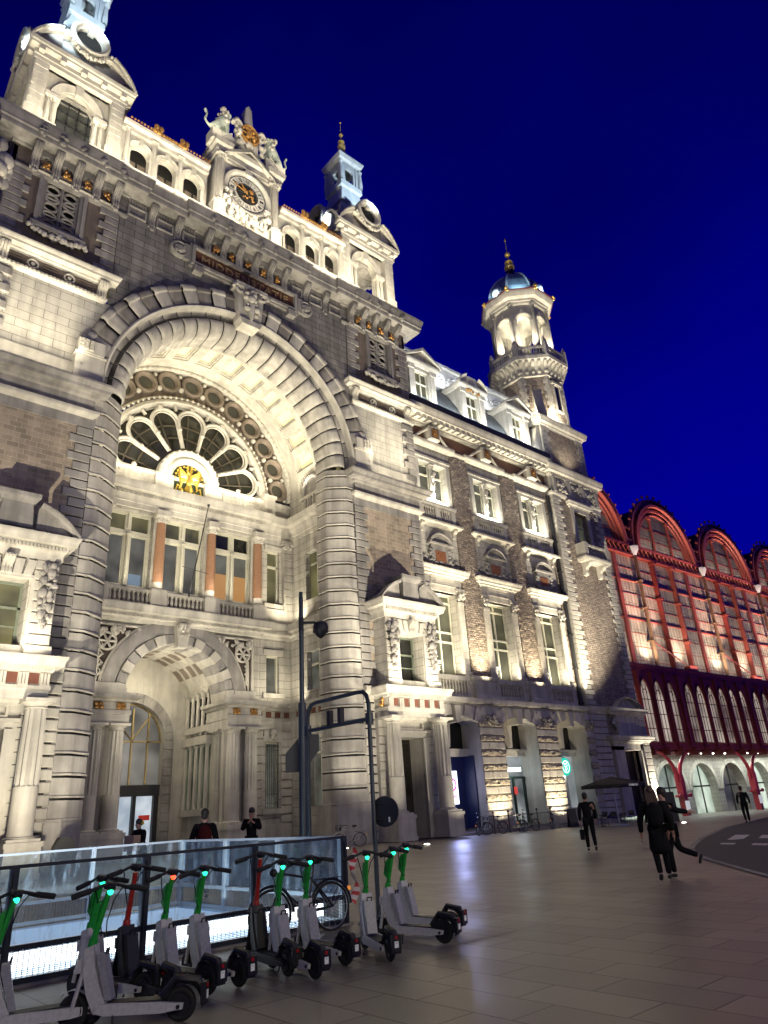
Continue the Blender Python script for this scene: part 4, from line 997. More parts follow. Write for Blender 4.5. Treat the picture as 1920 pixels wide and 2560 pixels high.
for q in (-1, 1):
    pa = side_path if q > 0 else [(2*XC-p[0], p[1]) for p in reversed(side_path)]
    m = MB(); m.mould(pa, [(-.2, 6.75), (.03, 6.75), (.04, 7.2), (.1, 7.25), (.1, 7.45), (.03, 7.5), (.03, 7.85), (.2, 7.9), (.24, 8.0), (.5, 8.06), (.54, 8.25), (-.2, 8.3)]); obj('ground_entablature', m, STONE, ST)
    m = MB(); x0, x1 = sorted((X(q*5.4), X(q*8.05)))
    for k in range(4): m.box(x0+.1+.68*k, x0+.5+.68*k, YI-.05, YI, 7.5, 7.84)
    for k in range(5): m.box(X(q*8.07), X(q*8.04), YW+2.5+.8*k, YW+3.0+.8*k, 7.5, 7.84)
    objsplit('red_metope', m, REDTILE, ST, tol=.01)
    m = MB()
    for u in (3.55, 4.75): m.relief(X(q*u), YI-.92, 7.66, .42, .3, 18, .09, 4)
    objsplit('gilt_ornament', m, GOLDDK, ST)
    for u, yy in ((3.55, -.62), (4.75, -.62), (3.5, .8)):
        c = MB(); c.column(X(q*u), YI+yy, 1.35, 6.75, .42, 12, 'doric', True, 1.6); obj('fluted_column', c, STONE, ST)
    b = MB(); b.box(X(q*2.95), X(q*5.4), YI-1.3, YI+1.5, 0, 1.1); b.box(X(q*2.9), X(q*5.45), YI-1.36, YI+1.5, 1.1, 1.35); b.box(X(q*3.1), X(q*5.3), YI-.3, YI, 1.35, 6.75); obj('column_podium', b, STONE, ST)
    b = MB()
    for j in range(11):
        b.bbox(X(q*5.35), X(q*5.95), YI-.14, YI+.05, 1.3+.49*j, 1.72+.49*j); b.bbox(X(q*7.3), X(q*8.1), YI-.14, YI+.05, 1.3+.49*j, 1.72+.49*j)
    b.box(X(q*5.4), X(q*8.1), YI-.15, YI, 0, 1.25)
    for u in (6.2, 6.65, 7.1): b.box(X(q*u)-.19, X(q*u)+.19, YI-.13, YI, 6.05, 6.7)
    b.relief(X(q*6.65), YI-.15, 6.4, .3, .55, 10, .1, 3); obj('rusticated_corner', b, STONE, ST)
    # side walls of the recess
    m = MB(); zz = [(15.0, 18.4), (9.0, 11.5), (2.1, 6.0)]
    W_ = MB(); W_.wall(0, YI-YW-1.9, 0, 23.2, 0, [(1.3, 3.1, a, b) for a, b in zz], .5)
    rows = MB()
    for f_ in W_.f: rows.face([(X(q*(8.1 + W_.v[i][1])), YW+1.9 + W_.v[i][0], W_.v[i][2]) for i in f_])
    obj('recess_side_wall', rows, ASHLAR, ST)
    for a, b in zz:
        g = MB(); g.box(X(q*8.5), X(q*8.52), YW+3.1, YW+5.1, a, b); o = obj('side_window', g, PANE_OLIVE if a > 14 else PANE_GREY, ST)
        f = MB(); f.box(X(q*8.45), X(q*8.5), YW+4.0, YW+4.15, a, b); f.box(X(q*8.45), X(q*8.5), YW+3.1, YW+5.1, b-.9, b-.78); obj('window_bars', f, WOODFR, o)
    m = MB()
    for t in range(1): m.box(X(q*8.05), X(q*8.1), YW+2.6, YW+5.4, 21.5, 22.6)
    for k in range(6): m.baluster(X(q*7.95), YW+3.1+.32*k, 21.6, 22.4, .1)
    m.box(X(q*7.85), X(q*8.08), YW+2.7, YW+5.3, 22.4, 22.6); m.box(X(q*7.85), X(q*8.08), YW+2.7, YW+5.3, 21.35, 21.6); obj('side_balustrade', m, STONE, ST)
    m = MB(); ring = [(YW+4.0 + 1.05*cos(PI*k/12), 22.7 + 1.05*sin(PI*k/12)*1.25) for k in range(13)]
    m.tube([(X(q*(8.1-.25*max(0, (z-22.7))**.5*.5)), y, z) for y, z in ring], .16, 8); 
    m.face([(X(q*8.08), y, z) for y, z in ring]); obj('side_niche', m, GREYST, ST)

# vestibule behind the entrance arch
m = MB(); m.arcband(XC, ZD, [(3.4, YI+1.5), (3.4, YI+6)], 0, PI, 24)
for q in (-1, 1): m.face([(X(q*3.4), YI+.5, 0), (X(q*3.4), YI+6, 0), (X(q*3.4), YI+6, ZD), (X(q*3.4), YI+.5, ZD)])
m.archwall(X(-3.4), X(3.4), 0, 12, YI+5.5, X(-.4), 6.6, 2.3, 0, 18, .5); obj('vestibule', m, STONE, ST)
m = MB()
for i in range(5):
    for j in range(4):
        t0, t1 = PI*(.2+.14*i), PI*(.2+.14*i+.08); ya = YI+1.9+.95*j
        m.grid([[(XC+3.36*cos(t), y, ZD+3.36*sin(t)) for y in (ya, ya+.6)] for t in (t0, (t0+t1)/2, t1)])
objsplit('vestibule_coffer', m, BROWNST, ST, tol=.005)
m = MB()
for i in range(16):
    m.vouss(X(-.4), 6.6, [(2.95, YI+5.5), (2.93, YI+5.38), (2.32, YI+5.38), (2.3, YI+5.5)], 0, PI, 17, .03, .015) if i == 0 else None
for q in (-1, 1):
    for j in range(12): m.bbox(X(-.4)+q*2.3, X(-.4)+q*2.95, YI+5.38, YI+5.5, .1+.54*j, .6+.54*j)
obj('inner_arch', m, GREYST, ST)
# colonnettes on the right wall of the vestibule
for z0, z1, k in ((2.3, 6.1, 4), (7.2, 9.3, 4)):
    m = MB(); m.box(X(3.34), X(3.4), YI+1.9, YI+5.0, z0, z1+.5); obj('arcade_void', m, PANE_GREEN if z0 < 5 else GLASSDK, ST)
    for j in range(5):
        c = MB(); c.column(X(3.22), YI+2.0+.72*j, z0, z1, .13, 0, 'cor'); obj('colonnette', c, STONE, ST)
    m = MB(); m.box(X(3.05), X(3.4), YI+1.8, YI+5.1, z0-.35, z0)
    if z0 > 5:
        for j in range(4):
            rr = .3; m.tube([(X(3.2), YI+2.36+.72*j + rr*cos(PI*t/8), z1 + .1 + rr*sin(PI*t/8)) for t in range(9)], .09, 6)
            m.baluster(X(3.2), YI+2.2+.72*j, 6.7, 7.2, .12)
    else: m.box(X(3.0), X(3.4), YI+1.8, YI+5.1, z1, z1+.5)
    objsplit('arcade_sill', m, STONE, ST)
m = MB(); yb = YI+5.9
m.arcband(X(-.4), 6.6, [(2.3, yb-.05), (2.3, yb+.05), (2.2, yb+.05), (2.2, yb-.05)], 0, PI, 20)
for u in (-.4-1.1, -.4+.35, -.4+1.4): m.box(X(u)-.05, X(u)+.05, yb-.05, yb+.05, 3.6, 8.6)
m.box(X(-2.7), X(1.9), yb-.05, yb+.05, 6.5, 6.6); m.box(X(-2.7), X(-.5), yb-.05, yb+.05, 5.0, 5.06); m.tube([(X(-.05), yb, 6.6), (X(-1.6), yb, 8.4)], .05, 6); m.tube([(X(-.05), yb, 6.6), (X(1.1), yb, 8.2)], .05, 6)
gd = obj('glazed_portal', m, plain('brass_frame', (.32, .24, .1), .35, .8), ST)
m = MB(); m.prism([(X(-2.7), 3.9), (X(1.9), 3.9)] + [(X(-.4)+2.3*cos(PI*k/16), 6.6+2.3*sin(PI*k/16)) for k in range(17)], yb+.1, yb+.12); obj('pane', m, litpane('hall_glow', ((.03, .03, .028), (.22, .21, .19)), .9, .35), gd)
m = MB(); m.box(X(-2.7), X(1.9), yb-.3, yb+.1, 3.3, 3.95); m.box(X(.25), X(.45), yb-.2, yb+.1, 0, 3.3); m.box(X(1.6), X(1.9), yb-.2, yb+.1, 0, 3.3); obj('door_header', m, IRON, gd)
m = MB(); m.box(X(-2.7), X(1.9), yb+.12, yb+.14, 0, 3.3); obj('door_glow', m, litpane('bluish_door_glow', ((.35, .42, .5), (.62, .68, .74)), .8, .8), gd)
m = MB(); m.box(X(.8), X(1.5), yb+.05, yb+.1, 1.9, 2.2); obj('red_notice', m, plain('red_sign', (.5, .03, .02), .5, emit=.3), gd)

# ---- the two columned porticoes with broken pediments
PCH = 11.75
for s in (-1, 1):
    cx = XC + s*PCH
    pr_ = MB(); yf = 31.5
    # upper storey body, window with deep reveal
    hole = (cx-1.05, cx+1.0, 8.85, 11.75)
    pr_.wall(cx-2.1, cx+2.1, 8.4, 12.7, yf+.1, [hole], 1.1)
    for q in (-1, 1):
        pr_.face([(cx+q*2.1, yf+.1, 8.4), (cx+q*2.1, YW, 8.4), (cx+q*2.1, YW, 12.7), (cx+q*2.1, yf+.1, 12.7)])
    pr_.face([(cx-2.1, yf+.1, 12.7), (cx+2.1, yf+.1, 12.7), (cx+2.1, YW, 12.7), (cx-2.1, YW, 12.7)])
    P_ = obj('portico', pr_, ASHLAR, ST)
    q_ = MB()
    for q in (-1, 1):
        for j in range(9): q_.bbox(cx+q*1.15, cx+q*2.12, yf-.04, yf+.12, 8.45+.47*j, 8.88+.47*j, .04)
        q_.box(cx+q*1.05, cx+q*1.25, yf-.02, yf+.14, 8.6, 11.9); q_.box(cx+q*1.1, cx+q*2.2, yf-.12, yf+.1, 8.35, 8.85)
    for k in (-2, -1, 1, 2): q_.prism([(cx+k*.42-.17, 11.85), (cx+k*.42+.17, 11.85), (cx+k*.5+.19, 12.55), (cx+k*.5-.19, 12.55)], yf-.08, yf+.1)
    q_.box(cx-1.1, cx+1.1, yf-.05, yf+.1, 11.72, 11.88)
    obj('rusticated_blocks', q_, STONE, P_)
    k = MB(); k.console(cx, .42, yf+.05, 11.8, 12.6, .5); obj('keystone', k, STONE, P_)
    for q in (-1, 1):
        g = MB(); g.relief(cx+q*1.65, yf-.1, 11.7, .6, 1.3, 34, .16, 7+q, .25); g.relief(cx+q*1.65, yf-.08, 10.6, .45, 1.2, 26, .13, 9+q, .15); g.relief(cx+q*1.65, yf-.06, 9.8, .2, .6, 9, .1, 5+q, .1)
        obj('carved_trophy', g, GREYST, P_)
    f = MB(); f.frame(hole[0], hole[1], 8.9, 11.75, yf+.95, yf+1.1, .12); f.box(hole[0], hole[1], yf+.95, yf+1.1, 10.55, 10.65); f.box(hole[0], hole[1], yf+.97, yf+1.08, 9.75, 9.82)
    wn = obj('window', f, plain('green_grey_frame', (.14, .16, .12), .5), P_)
    g = MB(); g.box(hole[0]+.1, hole[1]-.1, yf+1.05, yf+1.07, 8.9, 11.7); 
    obj('pane', g, litpane('olive_room_glow', ((.05, .05, .02), (.22, .19, .07)), .8, .5) if s < 0 else GLASSDK, P_)
    pp = [(cx-2.15, YW), (cx-2.15, yf), (cx+2.15, yf), (cx+2.15, YW)]
    m = MB(); m.mould(pp, [(-.1, 12.65), (.06, 12.65), (.08, 12.95), (.12, 13.0), (.2, 13.1), (.24, 13.25), (.5, 13.32), (.54, 13.5), (.62, 13.62), (.62, 13.72), (-.1, 13.76)]); m.dentils(cx-2.2, cx+2.2, yf-.2, 13.08, 13.24, .16, .15); obj('upper_cornice', m, STONE, P_)
    m = MB(); m.segped(cx-2.75, cx+2.75, yf-.1, 13.74, 1.5, .2, .5, (cx-.95, cx+.95)); m.box(cx-2.6, cx+2.6, yf, YW, 13.72, 13.8)
    m.prism([(cx-2.7, 13.76), (cx+2.7, 13.76), (cx+1.2, 14.8), (cx-1.2, 14.8)], yf+.2, YW+.05)
    m.dentils(cx-2.2, cx+2.2, yf-.2, 13.8, 13.95, .1, .15); obj('broken_pediment', m, GREYST, P_)
    m = MB(); m.prism([(cx-.85, 13.74), (cx+.85, 13.74), (cx+.7, 14.0), (cx+.62, 15.1), (cx-.62, 15.1), (cx-.7, 14.0)], yf-.3, YW); m.mould([(cx-.62, YW), (cx-.62, yf-.25), (cx+.62, yf-.25), (cx+.62, YW)], STR(15.05, 15.5, .25)); m.box(cx-.62, cx+.62, yf-.2, YW, 15.1, 15.48); obj('pediment_plinth', m, GREYST, P_)
    # entablature over the columns
    m = MB(); pq = [(cx-2.3, YW), (cx-2.3, yf-.05), (cx+2.3, yf-.05), (cx+2.3, YW)]
    m.mould(pq, [(-.1, 6.65), (.0, 6.65), (.02, 7.0), (.07, 7.05), (.07, 7.2), (-.03, 7.25), (-.03, 7.72), (.1, 7.78), (.14, 7.9), (.4, 7.96), (.44, 8.15), (.52, 8.28), (.52, 8.38), (-1, 8.42)]); m.dentils(cx-2.3, cx+2.3, yf-.05, 7.8, 7.92, .2, .13)
    m.box(cx-2.3, cx+2.3, yf, YW, 6.7, 8.4)
    for k in range(6):
        x0 = cx-2.3+.84*k
        for j in range(3): m.box(x0+.02+.13*j, x0+.12+.13*j, yf-.12, yf, 7.26, 7.72)
        m.box(x0, x0+.4, yf-.13, yf, 7.2, 7.26)
    obj('entablature', m, STONE, P_)
    m = MB()
    for k in range(5): m.box(cx-2.3+.84*k+.42, cx-2.3+.84*(k+1)-.02, yf-.05, yf, 7.27, 7.71)
    objsplit('red_metope', m, REDTILE, P_, tol=.01)
    m = MB(); m.relief(cx-s*2.36, (yf+YW)/2, 7.48, .06, .35, 14, .09, 3, .3); obj('gilt_ornament', m, GOLDDK, P_)
    for q in (-1, 1):
        c = MB(); c.column(cx+q*1.95, yf+.02, 1.3, 6.65, .45, 12, 'doric', True, 1.75); obj('fluted_column', c, STONE, P_)
        b = MB(); b.box(cx+q*1.3, cx+q*2.6, yf-.65, YW, 0, 1.15); b.box(cx+q*1.25, cx+q*2.65, yf-.7, YW, 1.12, 1.3); b.box(cx+q*1.25, cx+q*2.65, yf-.7, YW, 0, .22); obj('pedestal', b, STONE, P_)
        b = MB(); b.box(cx+q*1.5, cx+q*2.4, YW-.35, YW, 1.3, 6.65)
        for j in range(11): b.bbox(cx+q*1.45, cx+q*2.45, YW-.42, YW-.3, 1.35+.48*j, 1.79+.48*j)
        obj('backing_pilaster', b, STONE, P_)
    m = MB(); m.wall(cx-1.5, cx+1.5, 0, 6.7, YW-.45, [(cx-1.0, cx+1.0, 0, 5.55)], 1.3); 
    for q in (-1, 1):
        m.box(cx+q*1.0, cx+q*1.3, YW-.6, YW-.4, 0, 5.6)
    m.box(cx-1.3, cx+1.3, YW-.6, YW-.4, 5.55, 5.85); m.box(cx-1.55, cx+1.55, YW-.7, YW-.4, 5.8, 5.95); m.frame(cx-1.05, cx+1.05, 5.98, 6.5, YW-.62, YW-.4, .1)
    m.mould([(cx-1.35, YW), (cx-1.35, YW-.5), (cx+1.35, YW-.5), (cx+1.35, YW)], STR(6.45, 6.7, .3)); obj('door_surround', m, STONE, P_)
    m = MB(); m.box(cx-1.0, cx+1.0, YW+.7, YW+.75, 0, 5.55)
    for q in (-1, 1):
        for zz in (4.3, 2.2): m.frame(cx+q*.5-.38, cx+q*.5+.38, zz, zz+1.1 if zz > 4 else zz+1.9, YW+.62, YW+.7, .08)
        for k in range(4): m.box(cx+q*.5-.3+.18*k, cx+q*.5-.27+.18*k, YW+.6, YW+.66, 2.3, 5.3)
        for k in range(12): m.box(cx+q*.5-.38, cx+q*.5+.38, YW+.61, YW+.65, 2.3+.25*k, 2.33+.25*k)
    obj('door', m, plain('dark_oak', (.035, .028, .02), .5, var=.3), P_)
    # banded ground-floor walls beside the portico
    b = MB()
    for u0, u1 in ((8.55, 9.35), (14.0, 14.5)):
        for j in range(16): b.bbox(XC+s*u0, XC+s*u1, YW-.14, YW+.05, .1+.5*j, .52+.5*j, .04)
    j_ = MB(); j_.box(XC+s*8.4, XC+s*9.4, YW-.015, YW, 0, 8.2); j_.box(XC+s*13.95, XC+s*14.5, YW-.015, YW, 0, 8.2); objsplit('wall_joints', j_, MORTAR_SHADE, ST)
    b.box(XC+s*9.4, XC+s*(PCH-1.0), YW-.02, YW, 0, 8.2); b.box(XC+s*(PCH+1.0), XC+s*13.95, YW-.02, YW, 0, 8.2); b.box(XC+s*(PCH-1.0), XC+s*(PCH+1.0), YW-.02, YW, 5.55, 8.2); b.mould([(p[0], p[1]) for p in ([(XC+8.6, YW), (XC+14.5, YW), (XC+14.5, YW+1)] if s > 0 else [(XC-14.5, YW+1), (XC-14.5, YW), (XC-8.6, YW)])], STR(8.0, 8.5, .35)); obj('banded_wall', b, STONE, ST)
# ================================================================== SIDE WING
WY = 33.6; WX0, WX1 = 32.9, 50.7
SW = thing('side_wing', 'pale three-bay stone and brick wing with dormers, left of the domed tower', 'wing', (41.8, WY, 0))
BC = (35.65, 41.85, 48.1)   # window axes
m = MB()
hol = []
for c in BC: hol += [(c-1.35, c+1.35, 9.9, 15.9), (c-1.5, c+1.5, 22.85, 26.3)]
m.wall(WX0-.1, WX1, 8.0, 28.0, WY, hol, .75); obj('wall', m, ASHLAR, SW)
for x0, x1 in ((37.75, 39.75), (43.95, 45.95), (50.15, 50.7)):
    m = MB(); n_ = random.Random(3)
    rows = [[(x0 + (x1-x0)*i/14, WY-.1-n_.uniform(0, .07), 9.95 + 17.6*j/120) for i in range(15)] for j in range(121)]
    m.grid(rows); m.face([(x0, WY, 9.95), (x0, WY-.1, 9.95), (x0, WY-.1, 27.6), (x0, WY, 27.6)]); m.face([(x1, WY-.1, 9.95), (x1, WY, 9.95), (x1, WY, 27.6), (x1, WY-.1, 27.6)])
    obj('brick_strip', m, ROUGHBR, SW)
    if x1 > 50.5: continue
    m = MB(); m.box(x0-.1, x1+.1, WY-.45, WY, 8.35, 9.6)
    m.mould([(x0-.1, WY), (x0-.1, WY-.45), (x1+.1, WY-.45), (x1+.1, WY)], [(-.1, 8.35), (.16, 8.35), (.16, 8.55), (.02, 8.75), (-.1, 8.76)]); m.mould([(x0-.2, WY), (x0-.2, WY-.3), (x1+.2, WY-.3), (x1+.2, WY)], STR(9.55, 9.95, .2))
    m.scroll(x0-.25, WY-.3, 9.3, .28, .1, 1.3, -1); m.scroll(x1+.25, WY-.3, 9.3, .28, .1); obj('strip_pedestal', m, STONE, SW)
def wwin(par, x0, x1, z0, z1, y, trs, mat, fr=None, mull=True, t=.1):
    f = MB(); f.frame(x0, x1, z0, z1, y-.06, y+.08, t); mx = (x0+x1)/2
    if mull: f.box(mx-.05, mx+.05, y-.07, y+.08, z0, z1)
    for zz in trs: f.box(x0, x1, y-.08, y+.08, zz-.06, zz+.06)
    o = obj('window', f, fr or WOODFR, par); g = MB(); g.box(x0+.03, x1-.03, y+.03, y+.05, z0+.03, z1-.03); obj('pane', g, mat, o); return o
PANE_CAFE = litpane('cafe_pane', ((.035, .035, .02), (.16, .15, .075)), .75, .45)
for bi, c in enumerate(BC):
    o = wwin(SW, c-1.3, c+1.3, 9.95, 15.9, WY+.7, (12.4, 13.1, 15.3), PANE_CAFE)
    tx = MB()
    tx.join(text_mb('R', .62, .004, facing(c-.62, WY+.62, 11.45), 1)); tx.box(c-1.05, c-.2, WY+.615, WY+.62, 11.02, 11.05)
    tx.join(text_mb('ROYAL CAFE', .17, .004, facing(c-.62, WY+.62, 10.92), 1)); tx.box(c-1.05, c-.2, WY+.615, WY+.62, 10.8, 10.82)
    for k in range(4): tx.box(c-1.0+.05*(k % 2), c-.25-.06*(k % 3), WY+.615, WY+.62, 10.66-.1*k, 10.69-.1*k)
    obj('window_lettering', tx, plain('white_vinyl', (.75, .75, .7), .5), o, smooth=0)
    m = MB()
    for q in (-1, 1):
        m.box(c+q*1.35, c+q*2.0, WY-.12, WY, 9.9, 15.2)
        for j in range(11): m.bbox(c+q*1.42, c+q*1.95, WY-.16, WY-.1, 10.3+.45*j, 10.72+.45*j, .01)
        m.box(c+q*1.3, c+q*2.08, WY-.22, WY, 9.9, 10.25); m.relief(c+q*1.68, WY-.18, 15.75, .62, .5, 20, .13, 5+q); m.box(c+q*1.3, c+q*2.1, WY-.25, WY, 16.1, 16.3); m.box(c+q*1.36, c+q*2.0, WY-.18, WY, 15.1, 15.3)
    obj('window_pilasters', m, STONE, SW)
    m = MB(); m.box(c-1.35, c+1.35, WY-.1, WY+.4, 15.9, 16.25); m.box(c-1.95, c+1.95, WY-.1, WY, 16.25, 17.1); m.frame(c-1.3, c+1.3, 16.35, 17.0, WY-.15, WY-.1, .07)
    m.mould([(c-2.1, WY), (c-2.1, WY-.08), (c+2.1, WY-.08), (c+2.1, WY)], CORN(16.95, 17.65, .5)); m.dentils(c-2.1, c+2.1, WY-.1, 17.08, 17.2, .2, .13); obj('window_head', m, STONE, SW)
    m = MB(); m.box(c-.95, c+.95, WY-.2, WY, 18.0, 19.5); m.segped(c-1.25, c+1.25, WY-.05, 19.5, .85, .22, .4); m.box(c-1.25, c+1.25, WY-.42, WY, 19.4, 19.55)
    nf = obj('niche_frame', m, GREYST, SW); m = MB(); m.box(c-.58, c+.5, WY-.24, WY-.15, 18.15, 18.95); m.relief(c, WY-.24, 18.55, .7, .4, 8, .05, 4, .02); obj('plaque', m, PLAQUE, nf)
    m = MB(); m.relief(c, WY-.15, 17.95, 2.6, .4, 40, .12, 6+bi); m.relief(c-.95, WY-.15, 18.5, .4, 1.2, 12, .12, 4); m.relief(c+.95, WY-.15, 18.5, .4, 1.2, 12, .12, 2)
    for q in (-1, 1): m.scroll(c+q*1.6, WY-.1, 18.2, .28, .09, 1.3, q)
    obj('carved_cartouche', m, GREYST, nf)
    m = MB(); m.mould([(c-2.0, WY), (c-2.0, WY-.02), (c+2.0, WY-.02), (c+2.0, WY)], STR(20.95, 21.3, .5)); m.box(c-1.9, c+1.9, WY-.3, WY, 22.5, 22.78)
    for u in (-1.75, 0, 1.75): m.box(c+u-.22, c+u+.22, WY-.25, WY, 21.3, 22.5)
    m.mould([(c-1.95, WY), (c-1.95, WY-.25), (c+1.95, WY-.25), (c+1.95, WY)], STR(22.5, 22.8, .12))
    for u in (-1.75, 1.75): m.console(c+u, .35, WY, 20.3, 21.0, .4)
    for u0, u1 in ((-1.5, -.25), (.25, 1.5)):
        for k in range(5): m.baluster(c+u0+(u1-u0)*(k+.5)/5, WY-.14, 21.3, 22.5, .1)
    bl = obj('balconet', m, STONE, SW)
    m = MB(); m.box(c-1.55, c+1.55, WY-.03, WY-.01, 21.3, 22.5); obj('balconet_recess', m, BROWNST, bl)
    o = wwin(SW, c-1.45, c+1.45, 22.9, 26.3, WY+.45, (25.4,), PANE_GREY)
    m = MB(); m.column(c, WY+.1, 22.85, 26.2, .2, 0, 'cor'); m.relief(c, WY-.05, 24.9, .2, 1.3, 14, .14, 6, .15); m.relief(c, WY-.05, 23.9, .12, .7, 8, .09, 3, .1); obj('carved_mullion', m, STONE, o)
    m = MB(); m.frame(c-1.9, c+1.9, 22.8, 26.7, WY-.14, WY+.02, .4); m.box(c-2.0, c+2.0, WY-.2, WY, 26.6, 26.8); obj('window_surround', m, STONE, SW)
    # frieze: medallion block with two quadrant braces, brown boards between
    m = MB(); m.box(c-.55, c+.55, WY-.75, WY, 28.15, 29.3); m.frame(c-.5, c+.5, 28.2, 29.25, WY-.82, WY-.74, .08)
    for q in (-1, 1): m.tube([(c + q*(.55 + 1.35*(1-cos(PI/2*k/8))), WY-.5+.25*k/8, 28.1 + 1.0*cos(PI/2*k/8)) for k in range(9)], .12, 8)
    fb = obj('frieze_block', m, STONE, SW); m = MB(); m.lathey([(.36, 0), (.36, -.08), (.26, -.1), (.22, -.04)], c, 28.72, WY-.75, 18); m.ball((c, WY-.8, 28.72), .2, 8, 6, 1, .5, 1)
    for k in range(4): m.tube([(c, WY-.8, 28.72), (c+.46*cos(PI/4+k*PI/2), WY-.8, 28.72+.46*sin(PI/4+k*PI/2))], .05, 5)
    obj('medallion', m, GOLDDK, fb); m = MB(); m.box(c-.44, c+.44, WY-.77, WY-.74, 28.25, 29.2); obj('medallion_ground', m, IRON, fb)
m = MB()
for c in BC: m.mould([(c-2.15, WY), (c-2.15, WY-.12), (c+2.15, WY-.12), (c+2.15, WY)], STR(27.6, 28.1, .35))
m.mould([(WX0, WY), (WX1, WY)], STR(27.65, 28.02, .3)); obj('string_course', m, STONE, SW)
m = MB(); m.box(WX0, WX1, WY-.06, WY, 28.0, 29.5); obj('brown_frieze', m, plain('chestnut_boards', (.13, .06, .03), .6, var=.4, scale=3), SW)
m = MB(); m.mould([(WX0, WY), (WX1, WY)], [(-.1, 29.3), (.3, 29.35), (.34, 29.55), (.5, 29.6), (.5, 29.95), (1.05, 30.0), (1.08, 30.25), (1.15, 30.35), (1.18, 30.7), (-.1, 30.8)])
m.dentils(WX0, WX1, WY-.5, 29.62, 29.98, .45, .62); m.dentils(WX0, WX1, WY-.3, 29.4, 29.53, .12, .18); obj('cornice', m, STONE, SW)
m = MB(); m.box(WX0, WX1, WY-1.1, WY-.1, 30.8, 31.15); m.box(WX0, WX1, WY-1.16, WY-1.1, 30.72, 31.25); obj('gutter', m, IRON, SW)
m = MB(); R_ = [(WY-.3, 31.0), (WY+.1, 32.2), (WY+.7, 33.6), (WY+1.5, 35.0), (WY+2.4, 36.2)]
m.grid([[(WX0, y, z) for y, z in R_], [(WX1, y, z) for y, z in R_]]); obj('mansard_roof', m, SLATE, SW)
m = MB(); m.box(WX0, WX1, WY+2.2, WY+2.6, 36.1, 38.6); m.box(WX0, WX1, WY+1.9, WY+2.6, 36.0, 36.25); m.box(WX0, WX1, WY+1.9, WY+2.7, 38.5, 38.75)
for k in range(9):
    if k % 1 == 0: m.scroll(WX0+1.3+2*k, WY+2.15, 37.3, .6, .12, 1.4, 1 if k % 2 else -1); m.relief(WX0+2.3+2*k, WY+2.15, 37.2, .4, 1.2, 8, .14, k)
obj('upper_roof_frieze', m, LEAD, SW)
m = MB(); m.grid([[(x, WY+2.6, 38.7), (x, WY+5, 40.0), (x, WY+9, 40.2), (x, WY+9, 30)] for x in (WX0, WX1)]); obj('upper_roof', m, SLATE, SW)
m = MB()
for k in range(19):
    x = WX0 + .94*k
    m.tube([(x, WY+4.6, 39.8), (x, WY+4.6, 41.0)], .04, 5)
    if k < 12:
        m.tube([(x+.2, WY+4.6, 40.1), (x+.75, WY+4.6, 40.8)], .06, 5); m.tube([(x+.75, WY+4.6, 40.1), (x+.2, WY+4.6, 40.8)], .06, 5)
for zz in (39.95, 40.95): m.tube([(WX0, WY+4.6, zz), (WX0+11.5, WY+4.6, zz)], .04, 5)
obj('roof_cresting', m, plain('grey_cast_iron', (.35, .37, .4), .5), SW)
for bi, c in enumerate(BC):
    d = MB(); y = WY+.1
    d.wall(c-1.5, c+1.5, 31.2, 35.4, y, [(c-.75, c+.75, 32.2, 35.0)], .3)
    for q in (-1, 1):
        P = [(y, 31.2), (y, 35.4), (y+3.0, 35.4), (y+2.0, 34.2), (y+1.2, 33.0), (y+.6, 31.9)]
        d.face([(c+q*1.5, a, b) for a, b in P]); d.box(c+q*.95, c+q*1.5, y-.12, y, 31.2, 35.3); d.box(c+q*.9, c+q*1.6, y-.2, y+.02, 34.9, 35.3); d.scroll(c+q*1.8, y, 31.7, .35, .12, 1.3, q)
    d.box(c-1.75, c+1.75, y-.4, y+.4, 31.1, 31.5); d.mould([(c-1.6, y+3), (c-1.6, y-.1), (c+1.6, y-.1), (c+1.6, y+3)], STR(35.3, 35.75, .3))
    D_ = obj('dormer', d, STONE, SW)
    if bi != 1:
        p = MB(); p.prism([(c-1.95, 35.75), (c+1.95, 35.75), (c, 36.9)], y-.1, y+3)
        for q in (-1, 1): p.prism([(c+q*2.05, 35.72), (c+q*1.95, 35.95), (c, 37.15), (c, 36.85)][::q], y-.5, y+.1)
        p.prism([(c-1.95, 35.76), (c+1.95, 35.76), (c, 37.0)], y+.1, y+3.1)
    else:
        p = MB(); p.segped(c-1.95, c+1.95, y-.1, 35.75, 1.2, .2, .4, (c-.8, c+.8)); p.box(c-.5, c+.5, y-.3, y+2, 35.7, 36.7)
    obj('dormer_pediment', p, STONE, D_)
    wwin(D_, c-.75, c+.75, 32.2, 35.0, y+.25, (33.9,), PANE_OLIVE)
    if bi == 1: g = MB(); g.relief(c, y-.2, 35.2, 1.8, .2, 14, .1, 3, .1); obj('gilt_band', g, GOLDDK, D_)
m = MB(); m.tube([(50.45, WY-.28, 27.2), (50.45, WY-.28, .2)], .17, 8)
for k in range(9): m.box(50.25, 50.65, WY-.45, WY, 3+2.8*k, 3.12+2.8*k)
obj('downpipe', m, IRON, SW)
